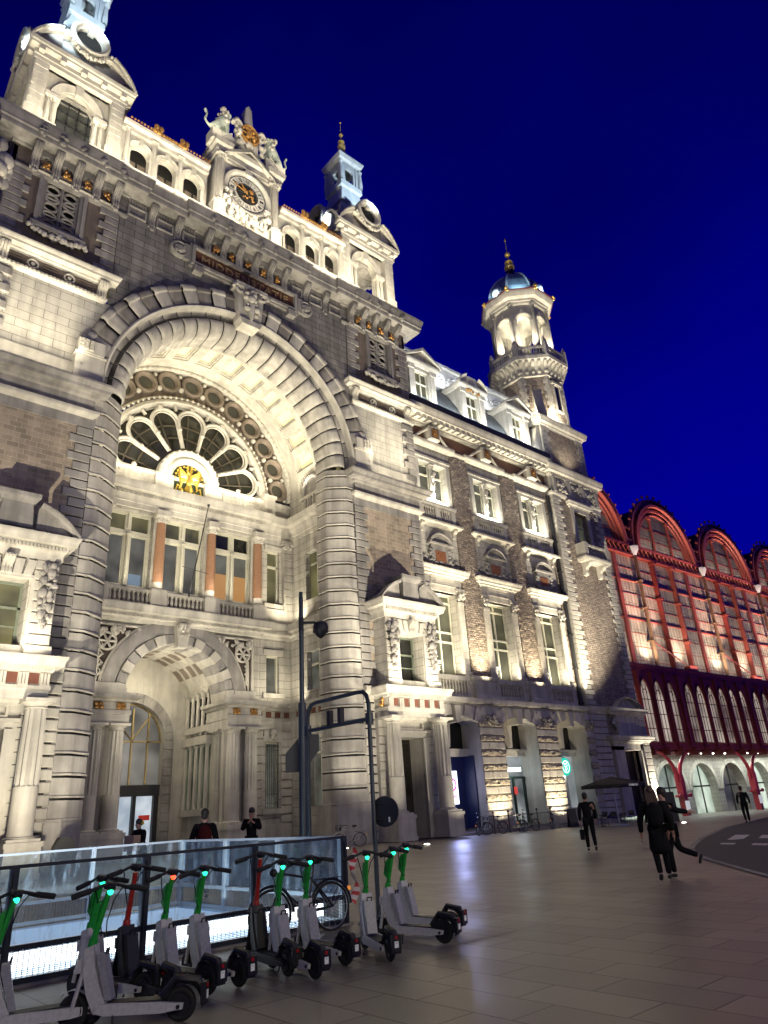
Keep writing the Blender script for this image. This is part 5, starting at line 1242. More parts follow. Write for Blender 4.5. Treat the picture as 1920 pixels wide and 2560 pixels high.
# ground floor of the wing
m = MB(); m.mould([(WX0, WY), (WX1, WY)], [(-.1, 7.75), (.5, 7.8), (.6, 7.95), (.85, 8.0), (.9, 8.2), (.9, 8.32), (-.1, 8.38)]); obj('lower_cornice', m, STONE, SW)
m = MB()
for c in BC:
    m.box(c-2.0, c+2.0, WY-.22, WY, 8.38, 8.7); m.box(c-2.0, c+2.0, WY-.25, WY, 9.6, 9.9)
    for q in (-1, 1): m.box(c+q*1.35, c+q*2.0, WY-.22, WY, 8.7, 9.6)
    for k in range(9): m.baluster(c-1.2+.3*k, WY-.1, 8.7, 9.6, .1)
objsplit('window_balustrade', m, STONE, SW)
for xc in (38.4, 44.65, 50.2):
    w_ = 1.2 if xc < 50 else .45
    m = MB(); m.box(xc-w_, xc+w_, 32.9, 36.0, .0, 7.8)
    for j in range(12):
        z = 1.25 + .47*j
        if j % 2 == 0:
            n_ = 2 if (j//2) % 2 else 3
            for k in range(n_): m.bbox(xc-w_-.06+(2*w_+.12)*k/n_, xc-w_-.06+(2*w_+.12)*(k+1)/n_-.03, 32.78, 32.95, z, z+.44, .03)
    for z in (.5, .85, 1.1): m.box(xc-w_-.1, xc+w_+.1, 32.74, 33, z-.3, z)
    m.box(xc-w_*.75, xc+w_*.75, 32.82, 33, 7.2, 7.7); pl = obj('pillar', m, ASHLAR if False else STONE, SW)
    m = MB(); g = random.Random(int(xc))
    for j in range(12):
        if j % 2:
            z = 1.25 + .47*j
            m.grid([[(xc-w_-.05+(2*w_+.1)*i/16, 32.83-(g.uniform(0, .13) if 0 < q < 4 else -.02), z+.44*q/4) for i in range(17)] for q in range(5)])
    obj('rough_band', m, ROUGHST, pl)
    m = MB(); m.relief(xc, 32.75, 7.0, .9, .35, 20, .15, 5, .15); obj('carved_festoon', m, GREYST, pl)
edges = ((33.0, 37.2), (39.6, 43.45), (45.85, 49.75))
for bi, (x0, x1) in enumerate(edges):
    c = (x0+x1)/2; hw = (x1-x0)/2; rise = .55; rr = (hw*hw+rise*rise)/(2*rise); a = math.asin(hw/rr)
    m = MB()
    for k in range(9):
        t0, t1 = -a+2*a*k/9+.004, -a+2*a*(k+1)/9-.004
        P = [(c+rr*sin(t0), 7.2-rr+rr*cos(t0)), (c+rr*sin(t1), 7.2-rr+rr*cos(t1)), (c+(rr+.9)*sin(t1), min(7.8, 7.2-rr+(rr+.9)*cos(t1))), (c+(rr+.9)*sin(t0), min(7.8, 7.2-rr+(rr+.9)*cos(t0)))]
        m.prism(P, 32.95-(.12 if k % 2 == 0 else 0), WY+.8)
    m.prism([(c-.22, 6.7), (c+.22, 6.7), (c+.3, 7.75), (c-.3, 7.75)], 32.7, WY+.5); m.prism([(c-.1, 5.2), (c+.1, 5.2), (c+.28, 7.0), (c-.28, 7.0)], WY+.2, WY+.7)
    m.box(x0, x1, WY+.55, WY+.9, 4.65, 5.1); m.box(x0, x1, WY+.4, WY+.9, 5.0, 5.12); o = obj('shop_arch', m, STONE, SW)
    m = MB(); m.box(x0, x1, WY+.95, WY+1.0, 5.1, 7.6); obj('fanlight', m, GLASSDK, o)
    m = MB(); m.box(c-.9, c-.82, WY+.85, WY+.95, 5.1, 7.4)
    for k in range(6): m.box(c-1.4, c-.5, WY+.85, WY+.93, 6.0+.12*k, 6.04+.12*k)
    obj('louvre', m, IRON, o)
    m = MB(); m.column(c-.1 if bi != 1 else x0+.2, WY+.5, .1, 4.65, .13, 0, 'cor'); obj('colonnette', m, STONE, o)
SHOPBLUE = plain('deep_blue_panel', (.010, .014, .05), .5, emit=.012, ecol=(.02, .05, .6))
m = MB(); m.box(33.0, 37.2, WY+1.0, WY+1.1, .2, 4.65); m.box(37.1, 37.18, WY, WY+1.1, .2, 4.65); obj('blue_shopfront', m, SHOPBLUE, SW)
m = MB(); m.box(34.9, 36.3, WY+.9, WY+.98, 1.7, 3.75); sc_ = obj('lit_screen', m, plain('white_screen', (.9, .95, 1), .3, emit=2.6, ecol=(.8, .92, 1)), SW)
m = MB(); m.lathey([(.42, -.02), (.42, -.03), (.28, -.03), (.28, -.02)], 35.75, 2.9, WY+.9, 24); m.box(35.3, 36.1, WY+.87, WY+.88, 2.1, 2.2); obj('pink_ring', m, plain('magenta_print', (.8, .05, .4), .5, emit=1.2, ecol=(1, .1, .55)), sc_)
m = MB(); m.box(39.6, 43.45, WY+1.0, WY+1.05, .2, 4.65); cg_ = obj('cafe_glazing', m, litpane('cool_cafe_glow', ((.05, .055, .06), (.3, .33, .34)), .8, .5), SW)
m = MB()
for x in (39.65, 41.0, 42.1, 43.3): m.box(x-.07, x+.07, WY+.85, WY+1.0, .2, 3.2)
m.box(39.6, 43.45, WY+.85, WY+1.0, 3.15, 3.3); m.box(41.5, 41.62, WY+.85, WY+1.0, .2, 3.2); obj('door_frame', m, plain('dark_green_frame', (.012, .03, .022), .4), cg_)
t = text_mb('STARBUCKS', .42, .03, facing(41.9, WY+.8, 3.75), .95); obj('shop_lettering', t, plain('white_neon', (.9, 1, .95), .4, emit=2.2, ecol=(.75, 1, .92)), cg_, smooth=0)
m = MB(); m.box(42.0, 42.35, WY+.82, WY+.84, 2.1, 2.6); obj('red_notice', m, plain('red_notice', (.6, .05, .04), .5, emit=.4), cg_)
m = MB(); m.box(45.85, 49.75, WY+1.0, WY+1.05, .9, 4.65); g2 = obj('cafe_side_glazing', m, litpane('pale_cafe_glow', ((.16, .18, .19), (.42, .44, .45)), .8, .3), SW)
m = MB(); m.box(45.85, 49.75, WY+.7, WY+1.05, .1, .95)
for x in (46.5, 47.6, 48.6): m.box(x-.05, x+.05, WY+.9, WY+1.0, .9, 4.65)
obj('window_posts', m, STONE, g2)
m = MB(); m.lathey([(.64, 0), (.64, -.14), (.0, -.15)], 47.5, 3.85, WY+.2, 32); ro_ = obj('round_lit_sign', m, plain('teal_sign', (.0, .35, .25), .4, emit=.55, ecol=(.02, .8, .6)), SW)
m = MB(); m.lathey([(.46, -.16), (.42, -.17), (.38, -.16)], 47.5, 3.85, WY+.2, 28)
for k in range(3): m.tube([(47.2+.08*k, WY+.04, 4.15-.22*k), (47.45, WY+.04, 4.0-.22*k), (47.75-.05*k, WY+.04, 4.2-.22*k)], .035, 5)
obj('sign_pattern', m, plain('white_sign_print', (.9, .95, .93), .4, emit=1.2, ecol=(.8, 1, .95)), ro_)
m = MB(); m.box(32.0, 50.7, 31.9, WY+1.1, -.35, .06); m.box(39.4, 46.5, 31.5, 31.9, -.35, -.05); obj('entrance_steps', m, GREYST, SW)

# ================================================================== CORNER TOWER
TX0, TX1, TY = 50.75, 58.5, 33.0; tcx, tcy = 55.1, 36.4
CT = thing('corner_tower', 'square stone and brick corner tower topped by an arcaded octagonal lantern and blue dome', 'tower', (tcx, TY, 0))
m = MB(); m.wall(TX0, TX1, 0, 27.4, TY, [(53.7, 55.75, 23.0, 26.2), (54.6, 57.2, 0, 5.0)], .6)
for x in (TX0, TX1): m.face([(x, TY, 0), (x, TY+7.5, 0), (x, TY+7.5, 28), (x, TY, 28)])
obj('tower_wall', m, ROUGHBR, CT)
m = MB()
m.box(TX0, TX0+.9, TY-.01, TY, 8.5, 27.3) if False else None; m.quoins(TX0, TX0+1.3, TY, 8.5, 27.3, .42, 1, .09, .3); m.quoins(TX1-1.3, TX1, TY, 8.5, 27.3, .42, -1, .09, .3)
for i in range(45): m.box(TX0-.08, TX0+.05, TY-.06, TY+(.7 if i % 2 else .5), 8.5+.42*i, 8.88+.42*i)
for j in range(16): 
    for a, b in ((TX0, TX0+1.1), (TX0+1.1, 53.0), (57.9, TX1)): m.bbox(a, b-.03, TY-.14, TY+.05, .3+.5*j, .75+.5*j, .04)
objsplit('tower_quoins', m, STONE, CT)
m = MB(); m.mould([(TX0, TY+3), (TX0, TY), (TX1, TY), (TX1, TY+3)], STR(7.9, 8.4, .3)); obj('tower_string', m, STONE, CT)
m = MB(); m.frame(53.3, 56.2, 22.9, 26.7, TY-.15, TY+.02, .42); m.mould([(53.2, TY), (53.2, TY-.05), (56.3, TY-.05), (56.3, TY)], CORN(26.6, 27.2, .4)); ws = obj('tower_window_surround', m, STONE, CT)
wwin(CT, 53.72, 55.73, 23.0, 26.2, TY+.45, (25.0,), PANE_GREEN)
m = MB(); m.mould([(53.2, TY), (53.2, TY-.9), (56.9, TY-.9), (56.9, TY)], STR(21.2, 21.6, .15)); m.box(53.2, 56.9, TY-.9, TY, 21.2, 21.6); m.balustrade(53.7, 56.4, TY-.75, 21.6, 22.8, 8)
for x in (53.35, 56.75): m.box(x-.25, x+.25, TY-1.0, TY, 21.6, 22.9)
for x in (53.9, 56.2): m.console(x, .45, TY, 20.0, 21.25, .9)
obj('tower_balcony', m, STONE, CT)
tp = [(TX0, TY+7.5), (TX0, TY), (TX1, TY), (TX1, TY+7.5)]
m = MB(); m.box(TX0, TX1, TY-.05, TY+7.5, 27.4, 29.2); m.mould(tp, STR(27.3, 27.7, .2)); m.mould(tp, CORN(29.2, 30.4, .6)); m.dentils(TX0, TX1, TY, 29.3, 29.6, .25, .3)
for k in range(3): m.relief(TX0+1.6+2.3*k, TY-.1, 28.4, 1.3, 1.1, 30, .16, 4+k, .1)
for k in range(4): m.box(TX0+.25+2.3*k, TX0+.65+2.3*k, TY-.25, TY, 27.7, 29.2)
obj('tower_cornice', m, STONE, CT)
m = MB(); m.box(TX0+.5, TX1-.5, TY+.3, TY+7, 30.4, 35.2); obj('upper_block', m, ROUGHBR, CT)
m = MB(); m.quoins(TX0+.45, TX0+1.7, TY+.3, 30.5, 35.0, .5, 1, .09); m.quoins(TX1-1.7, TX1-.45, TY+.3, 30.5, 35.0, .5, -1, .09)
for i in range(10): m.box(TX0+.38, TX0+.6, TY+.24, TY+2.5, 30.4+.48*i, 30.85+.48*i)
for i in range(10): m.box(TX0+.4, TX0+.5, TY+2.5, TY+6.5, 30.4+.48*i, 30.85+.48*i)
m.mould([(TX0+.5, TY+7), (TX0+.5, TY+.3), (TX1-.5, TY+.3), (TX1-.5, TY+7)], CORN(34.9, 35.9, .55))
# swept buttress climbing from the wing roof
m.prism([(TX0-1.6, 30.8), (TX0+.6, 30.8), (TX0+.6, 35.0), (TX0-.1, 34.6), (TX0-.6, 33.0)], TY+.4, TY+1.4)
obj('upper_block_trim', m, STONE, CT)
def octp(r, n=8): return [(tcx + r/cos(PI/8)*cos(PI/8 + 2*PI*k/n), tcy + r/cos(PI/8)*sin(PI/8 + 2*PI*k/n)) for k in range(n)]
def octgrid(m, prof): m.grid([[(x, y, z) for x, y in octp(r)] for r, z in prof], closed=True)
def on_oct(m, f, r):   # build f (drawn on the -y face of the octagon at distance r) on all 8 faces
    d = MB(); f(d)
    for k in range(8): m.join(d, Matrix.Translation((tcx, tcy, 0)) @ Matrix.Rotation(k*PI/4, 4, 'Z') @ Matrix.Translation((-tcx, -tcy, 0)))
m = MB(); octgrid(m, [(3.15, 35.8), (3.1, 41.8)]); obj('octagon_stage', m, ROUGHBR, CT, smooth=0)
m = MB()
def qf(d):
    w_ = 3.15*math.tan(PI/8)
    for j in range(13): 
        L_ = .42 if j % 2 else .28
        for q in (-1, 1): d.box(tcx+q*(w_-L_), tcx+q*(w_+.03), tcy-3.22, tcy-3.1, 36.0+.44*j, 36.4+.44*j)
on_oct(m, qf, 3.15); octgrid(m, [(3.1, 35.8), (3.5, 35.85), (3.4, 36.3), (3.1, 36.5)])
def wf(d):
    d.frame(tcx-.65, tcx+.65, 37.6, 41.0, tcy-3.3, tcy-3.05, .22); d.box(tcx-.75, tcx+.75, tcy-3.4, tcy-3.1, 40.9, 41.2)
d0 = MB(); wf(d0)
for k in (1,): m.join(d0, Matrix.Translation((tcx, tcy, 0)) @ Matrix.Rotation(k*PI/4, 4, 'Z') @ Matrix.Translation((-tcx, -tcy, 0)))
m.join(d0)
obj('octagon_quoins', m, STONE, CT, smooth=0)
m = MB(); m.box(tcx-.45, tcx+.45, tcy-3.2, tcy-3.1, 37.8, 40.8); obj('slit_window', m, GLASSDK, CT)
for k, a in ((0, -PI/2 - PI/4*1.0), (1, PI), (2, 0)):
    m = MB(); P = [(3.0, 35.9), (4.6, 35.9), (4.4, 36.6), (3.7, 38.2), (3.25, 39.9), (3.0, 40.3)]
    for q in (-.42, .42): m.face([(tcx+r*cos(a)-q*sin(a), tcy+r*sin(a)+q*cos(a), z) for r, z in P])
    m.grid([[(tcx+r*cos(a)-q*sin(a), tcy+r*sin(a)+q*cos(a), z) for r, z in P[1:]] for q in (-.42, .42)]); obj('corner_buttress', m, STONE, CT)
m = MB(); octgrid(m, [(3.1, 41.6), (3.3, 41.65), (3.3, 41.9), (3.15, 42.0), (3.3, 42.6), (3.6, 43.2), (4.0, 43.35), (4.05, 43.7), (3.0, 43.75)])
def cf(d):
    for k in range(5): d.console(tcx-1.28+.64*k, .3, tcy-3.15, 41.95, 43.3, .75)
on_oct(m, cf, 3.2); obj('octagon_corbels', m, STONE, CT, smooth=30)
m = MB()
def bf(d):
    w_ = 3.85*math.tan(PI/8); d.balustrade(tcx-w_+.25, tcx+w_-.25, tcy-3.85, 43.7, 44.9, 9, .12)
    d.box(tcx-w_-.25, tcx-w_+.25, tcy-4.0, tcy-3.6, 43.7, 45.1); d.lathe([(.1, 0), (.25, .15), (.2, .4), (.05, .75)], tcx-w_, tcy-3.8, 8, z=45.1)
on_oct(m, bf, 3.85); obj('lantern_balustrade', m, STONE, CT)
m = MB(); rL = 2.75; wL = rL*math.tan(PI/8)
def lf_(d):
    d.archwall(tcx-wL, tcx+wL, 43.7, 51.3, tcy-rL, tcx, 49.2, .76, 43.7, 14, .35)
    d.arcband(tcx, 49.2, [(.76, tcy-rL), (.78, tcy-rL-.12), (.95, tcy-rL-.14), (1.0, tcy-rL)], 0, PI, 14); d.prism([(tcx-.12, 49.9), (tcx+.12, 49.9), (tcx+.18, 50.5), (tcx-.18, 50.5)], tcy-rL-.2, tcy-rL)
    for q in (-1, 1): d.box(tcx+q*.7, tcx+q*.98, tcy-rL-.1, tcy-rL+.3, 43.7, 48.95); d.box(tcx+q*.66, tcx+q*1.02, tcy-rL-.14, tcy-rL+.3, 48.95, 49.2)
on_oct(m, lf_, rL); lt = obj('lantern', m, STONE, CT, smooth=25)
for k in range(8):
    a = PI/8 + k*PI/4; c = MB(); rr = (rL+.12)/cos(PI/8); x, y = tcx+rr*cos(a), tcy+rr*sin(a); c.box(x-.2, x+.2, y-.2, y+.2, 43.7, 44.3); c.column(x, y, 44.3, 51.2, .2, 0, 'cor'); c.relief(x, y, 51.0, .3, .7, 8, .14, k, .1); obj('lantern_column', c, GREYST, lt)
m = MB(); octgrid(m, [(2.7, 51.15), (3.0, 51.2), (3.05, 51.4), (3.2, 51.45), (3.25, 51.65), (3.6, 51.8), (3.7, 52.0), (3.8, 52.2), (3.85, 52.4), (2.6, 52.5)]); obj('lantern_entablature', m, STONE, lt, smooth=25)
m = MB(); m.lathe([(2.1, 0), (2.1, 6), (.1, 6.9)], tcx, tcy, 24, z=43.8); 
m.v = [(x, y, z) for x, y, z in m.v]; obj('lantern_core', m, STONE, lt) if False else None
m = MB(); m.lathe([(2.6, 50.6), (1.8, 51.2), (.1, 51.5)], tcx, tcy, 16); m.lathe([(.35, 43.7), (.35, 50.6)], tcx, tcy, 10); obj('lantern_ceiling', m, STONE, lt)
m = MB(); octgrid(m, [(3.0, 52.4), (3.05, 53.0), (2.95, 53.9), (2.6, 55.0), (2.05, 56.0), (1.35, 56.8), (.7, 57.25), (.6, 57.5)]); dm = obj('dome', m, stone('scaled_blue_slate', (.27, .36, .42), (.34, .26), .35, rough=.4, mortar=(.12, .18, .22), var=.25, msize=.02), CT, smooth=0)
m = MB()
for k in range(8):
    a = PI/8 + k*PI/4; m.tube([(tcx+r/cos(PI/8)*cos(a), tcy+r/cos(PI/8)*sin(a), z) for r, z in ((3.05, 52.5), (3.08, 53.0), (2.98, 53.9), (2.63, 55.0), (2.08, 56.0), (1.38, 56.8), (.7, 57.3))], .13, 6)
    b = k*PI/4
    if k % 2 == 0:
        m.lathey([(.0, 0)], 0, 0, 0, 3) if False else None
        m.ball((tcx+2.95*cos(b), tcy+2.95*sin(b), 53.5), .75, 10, 8, 1, 1, 1.15); m.ball((tcx+2.9*cos(b), tcy+2.9*sin(b), 54.5), .18, 6, 5)
obj('dome_ribs', m, LEAD, dm)
m = MB()
for k in range(8):
    a = PI/8 + k*PI/4; m.relief(tcx+4.1*cos(a), tcy+4.1*sin(a), 52.6, .3, .5, 8, .16, k, .2)
objsplit('gilt_antefix', m, GOLD, CT)
m = MB(); octgrid(m, [(3.85, 52.4), (3.95, 52.5), (3.6, 52.75), (3.1, 52.8)]); obj('red_eaves', m, ROOFRED, CT, smooth=0)
m = MB(); m.lathe([(.6, 0), (.65, .2), (.45, .35), (.55, .9), (.3, 1.0)], tcx, tcy, 12, z=57.3); obj('spire_base', m, IRON, CT)
m = MB(); m.lathe([(.3, 0), (.25, .3), (.6, .55), (.62, .75), (.2, 1.0), (.5, 1.35), (.48, 1.5), (.12, 1.75), (.08, 2.3), (.32, 2.5), (.32, 2.75), (.05, 3.0), (.035, 4.6), (.12, 4.7), (.12, 4.85), (.02, 5.2)], tcx, tcy, 14, z=58.2); obj('gilt_spire', m, GOLD, CT)
# street door of the tower
m = MB(); m.box(53.2, 54.6, TY-.3, TY+.3, 0, 5.3); m.box(57.2, 58.5, TY-.3, TY+.3, 0, 8.0); m.box(53.2, 58.5, TY-.3, TY+.05, 5.0, 5.5); m.mould([(52.9, TY), (52.9, TY-.35), (58.5, TY-.35), (58.5, TY)], CORN(5.5, 6.1, .5)); m.box(54.3, 57.2, TY-.25, TY, 6.1, 8.0); m.scroll(54.1, TY-.3, 7.0, .5, .16, 1.3, -1)
m.mould([(53.2, TY), (53.2, TY-.4), (58.5, TY-.4), (58.5, TY)], CORN(7.8, 8.35, .4)); m.segped(54.0, 58.3, TY-.1, 8.35, 1.0, .16, .55)
for j in range(15): m.bbox(57.5, 58.55, TY-.42, TY-.2, .2+.52*j, .67+.52*j, .03)
obj('street_door_frame', m, STONE, CT)
m = MB(); m.box(54.6, 57.2, TY+.55, TY+.6, 0, 5.0); obj('street_door', m, plain('black_door', (.012, .01, .01), .5), CT)

# ================================================================== TRAIN HALL
HY = 36.0; HX = 53.3; HP = 14.85
TH = thing('train_hall', 'long red iron and glass hall with a row of arched gables', 'train hall', (64.5, HY, 0), R(-1.6))
REDST = plain('red_painted_iron', (.34, .075, .055), .45, var=.3)
REDDK = plain('dark_red_cladding', (.17, .022, .017), .5, var=.35)
FROST = stone('frosted_glass_panel', (.50, .43, .35), (1.2, 1.43), .45, rough=.5, mortar=(.1, .06, .04), var=.08, msize=.02, bump=.1)
BLACKR = plain('black_roof', (.006, .006, .007), .8)  # near-black all over
nb = 6
m = MB(); m.box(58.6, HX+HP*nb, HY, HY+.1, 12, 26.2); obj('glass_wall', m, FROST, TH)
FROSTDK = stone('dim_gable_glass', (.34, .28, .22), (1.2, 1.2), .4, rough=.7, mortar=(.02, .01, .01), var=.3, msize=.03, bump=.1)
for i in range(nb):
    bx0 = HX + HP*i; c = bx0 + HP/2 + .1
    m = MB(); 
    for r, y0_, y1_ in ((7.0, -.45, .1), (6.65, -.25, .1), (6.25, -.6, .1), (5.7, -.3, .1)):
        m.arcband(c, 26.7, [(r+.02, HY+y1_), (r, HY+y0_), (r-.28, HY+y0_), (r-.3, HY+y1_)], 0, PI, 40)
    m.arcband(c, 26.7, [(7.0, HY), (5.4, HY)], 0, PI, 40)
    G_ = obj('arched_gable', m, REDST, TH)
    m = MB()
    for k in range(17):
        a = PI*(k+.5)/17; m.tube([(c+7.0*cos(a), HY-.3, 26.7+7.0*sin(a)), (c+7.3*cos(a), HY-.3, 26.7+7.3*sin(a))], .05, 5); m.ball((c+7.38*cos(a), HY-.3, 26.7+7.38*sin(a)), .18, 7, 5)
    for q in (-1, 1): m.scroll(c+q*7.1, HY-.3, 27.0, .4, .14, 1.3, q); m.ball((c+q*7.3, HY-.3, 26.6), .3, 8, 6)
    objsplit('gable_stud', m, REDST, G_)
    m = MB(); m.prism([(c+5.45*cos(PI*k/28), 26.7+5.45*sin(PI*k/28)*.94) for k in range(29)], HY+.12, HY+.2); obj('gable_glass', m, FROSTDK, G_)
    m = MB()
    for u in (-1.9, 1.9): m.tube([(c+u, HY-.1, 26.6), (c+u, HY-.1, 31.4)], .16, 6); m.box(c+u-.25, c+u+.25, HY-.3, HY, 30.9, 31.2)
    m.arcband(c, 26.7, [(5.2, HY+.1), (5.18, HY-.15), (5.0, HY-.15), (4.98, HY+.1)], 0, PI, 30)
    for zz in (28.2, 29.6): m.box(c-4.9, c+4.9, HY+.02, HY+.1, zz, zz+.08)
    obj('gable_mullions', m, REDST, G_)
    m = MB(); m.arcband(c, 26.4, [(6.5, HY+.15), (6.7, HY+4), (6.7, HY+40)], 0, PI, 24); m.arcband(c, 26.7, [(6.8, HY+.1), (5.3, HY+.3)], 0, PI, 24); obj('barrel_roof', m, BLACKR, TH)
    # bay boundary: drainpipe with lead hopper
    p = MB(); p.tube([(bx0+.15, HY-.5, 25.6), (bx0+.15, HY-.5, 13.0)], .2, 8)
    for zz in (16, 19.5, 22.5): p.box(bx0-.15, bx0+.45, HY-.72, HY, zz, zz+.12)
    if bx0 > 58:
        o = obj('drainpipe', p, plain('brown_pipe', (.16, .09, .05), .5), TH); h = MB(); h.lathe([(.22, 0), (.55, .7), (.6, 1.0), (.1, 1.0)], bx0+.15, HY-.5, 8, z=25.4); obj('hopper', h, LEAD, o)
    for u, big in ((-3.55, 0), (3.75, 1), (7.7, 1), (11.6, 0)):
        if bx0+u < 59: continue
        b = MB(); b.box(bx0+u-.13, bx0+u+.13, HY-(.5 if big else .2), HY, 12.5, 25.4)
        if big:
            b.box(bx0+u-.28, bx0+u+.28, HY-.7, HY, 25.0, 25.4)
            for zz in (16.5, 20.9): b.box(bx0+u-.3, bx0+u+.3, HY-.7, HY, zz, zz+.2)
        obj('mullion', b, REDDK if u == 3.75 else REDST, TH)
    if bx0 > 58:
        g = MB(); g.tube([(bx0+.15, HY-.4, 16.2), (bx0+4.0, HY-1.6, 13.6)], .08, 6); g.tube([(bx0+.15, HY-.5, 16.2), (bx0+.15, HY-.5, 15.5)], .1, 6); g.box(bx0+3.7, bx0+5.3, HY-2.0, HY-1.4, 12.8, 13.5); obj('stay_rod', g, REDDK, TH)
m = MB()
for k in range(9): m.box(58.6, HX+HP*nb, HY-(.14 if k in (3, 6) else .05), HY+.02, 13.9+1.42*k, 13.9+1.42*k+(.14 if k in (3, 6) else .06))
obj('transoms', m, REDST, TH)
m = MB()
x = 59.0
while x < HX+HP*nb: m.box(x-.018, x+.018, HY-.02, HY, 13, 25.4); x += .6
obj('glazing_bars', m, BROWNST, TH)
m = MB(); m.box(58.6, HX+HP*nb, HY-.5, HY, 25.35, 25.6); m.box(58.6, HX+HP*nb, HY-.5, HY, 26.4, 26.7); m.box(58.6, HX+HP*nb, HY-.1, HY, 25.6, 26.4); obj('lattice_girder', m, REDDK, TH)
m = MB(); x = 58.7
while x < HX+HP*nb: m.tube([(x, HY-.45, 25.6), (x+.45, HY-.45, 26.4)], .06, 5); m.tube([(x+.45, HY-.45, 26.4), (x+.9, HY-.45, 25.6)], .06, 5); x += .9
obj('girder_lacing', m, REDST, TH)
# projecting gallery with pointed windows
GY = 33.9
m = MB(); gx0, gx1 = 58.7, HX+HP*nb
hol = []; x = 60.2
m.box(gx0, gx1, GY, HY, 12.2, 12.9); m.box(gx0, gx1, GY-.1, HY, 12.75, 12.95); m.wall(gx0, gx1, 5.4, 12.4, GY); m.box(gx0, gx1, GY-.05, HY, 5.2, 5.5)
ga = obj('gallery', m, REDDK, TH)
xs = []
for i in range(nb):
    bx0 = HX + HP*i
    for k in range(6): xs.append(bx0 + 1.35 + 2.3*k + .45)
PANE_GAL = litpane('gallery_pane', ((.10, .07, .05), (.52, .44, .36)), .8, .25)
for x in xs:
    if x < 59.6: continue
    P = [(x-.86, 5.85), (x+.86, 5.85), (x+.86, 9.9), (x+.72, 10.6), (x+.42, 11.2), (x, 11.55), (x-.42, 11.2), (x-.72, 10.6), (x-.86, 9.9)]
    f = MB(); f.tube([(a, GY-.06, b) for a, b in P+[P[0]]], .1, 5); 
    for u in (-.28, .28): f.box(x+u-.03, x+u+.03, GY-.06, GY-.02, 5.85, 11.0)
    for zz in (7.0, 8.3, 9.6): f.box(x-.7, x+.7, GY-.06, GY-.02, zz, zz+.07)
    f.arcband(x, 10.2, [(.4, GY-.02), (.4, GY-.07), (.33, GY-.07), (.33, GY-.02)], 0, PI, 8)
    o = obj('pointed_window', f, REDDK, ga)
    g = MB(); g.face([(a, GY-.015, b) for a, b in P]); obj('pane', g, PANE_GAL, o)
m = MB()
for i in range(nb*6+1):
    x = HX + .3 + HP*i/6
    if x > 59: m.box(x-(.24 if i % 6 == 0 else .1), x+(.24 if i % 6 == 0 else .1), GY-.2, GY, 5.5, 12.3); m.prism([(x-.1, 4.7), (x+.1, 4.7), (x+.1, 5.4), (x-.1, 5.4)], GY-.5, GY+.4)
obj('gallery_posts', m, REDDK, ga)
# ground-floor arcade
AY = 36.5
m = MB()
for k in range(12):
    x0 = 58.6 + 6.3*k + .0; m.archwall(x0, x0+6.3, -.8, 5.2, AY, x0+3.15, 1.6, 2.55, -.8, 14, .9, 2.6)
ac = obj('stone_arcade', m, stone('arcade_stone', (.40, .38, .33), (.9, .4), .3, mortar=(.15, .14, .13)), TH)
m = MB()
for k in range(12):
    x0 = 58.6 + 6.3*k; m.vouss(x0+3.15, 1.6, [(3.0, AY), (2.98, AY-.1), (2.56, AY-.1), (2.55, AY+.3)], 0, PI, 17, .02, .012)
objsplit('arcade_voussoirs', m, STONE, ac, tol=.03)
gl = [litpane('green_shop_glow', ((.10, .13, .11), (.40, .46, .40)), .8, .4), litpane('bright_shop_glow', ((.3, .38, .3), (.7, .8, .68)), .9, .4), litpane('dim_shop_glow', ((.02, .02, .02), (.12, .11, .1)), .8, .4)]
for k in range(12):
    x0 = 58.6 + 6.3*k; m = MB(); m.box(x0+.5, x0+5.8, AY+.88, AY+.92, -.8, 4.4); o = obj('shop_window', m, gl[(1, 0, 1, 2)[k % 4]], ac)
    m = MB(); g = random.Random(k)
    for q in range(5): xx = x0+.9+q*.95; m.box(xx, xx+g.uniform(.3, .7), AY+1.2, AY+1.5, -.6, g.uniform(.4, 1.6))
    m.box(x0+1.7, x0+1.85, AY+.8, AY+.9, -.8, 4.2); m.box(x0+3.9, x0+4.05, AY+.8, AY+.9, -.8, 4.2); m.box(x0+.6, x0+5.7, AY+.8, AY+.9, 1.9, 2.05); obj('shop_frame', m, IRON, o)
for k in range(5):
    xk = 65.3 + 14.6*k; m = MB()
    m.prism([(xk-.22, -.8), (xk+.22, -.8), (xk+.3, 3.0), (xk-.3, 3.0)], GY-.1, GY+.5)
    for q in (-1, 1): m.tube([(xk + q*(.2 + 3.2*(1-cos(PI/2*t/8))), GY+.2, 2.4 + 2.7*sin(PI/2*t/8)) for t in range(9)], [.22-.015*t for t in range(9)], 8)
    m.box(xk-.6, xk+.6, GY-.2, GY+.6, 1.1, 1.3); m.ball((xk-.9, GY-.1, 1.25), .18, 8, 6); m.ball((xk+.9, GY-.1, 1.25), .18, 8, 6); o = obj('cast_iron_column', m, plain('crimson_iron', (.42, .03, .05), .35), TH)
    m = MB(); m.box(xk-.35, xk+.35, GY-.14, GY-.1, .0, .8); m.frame(xk-.2, xk+.2, .1, .7, GY-.16, GY-.14, .07); obj('column_notice', m, plain('white_notice', (.8, .8, .8), .5, emit=.4), o)
m = MB(); m.box(59, gx1, GY+.1, AY, 5.0, 5.1); obj('gallery_soffit', m, REDDK, ga)
m = MB()
for k in range(24): m.lathe([(.16, 0), (.16, .05), (.0, .05)], 60.5+2.4*k, GY+1.2, 12, z=4.94)
obj('soffit_lamps', m, plain('lit_lamp_lens', (1, 1, .95), .4, emit=14, ecol=(.95, 1, .9)), ga)
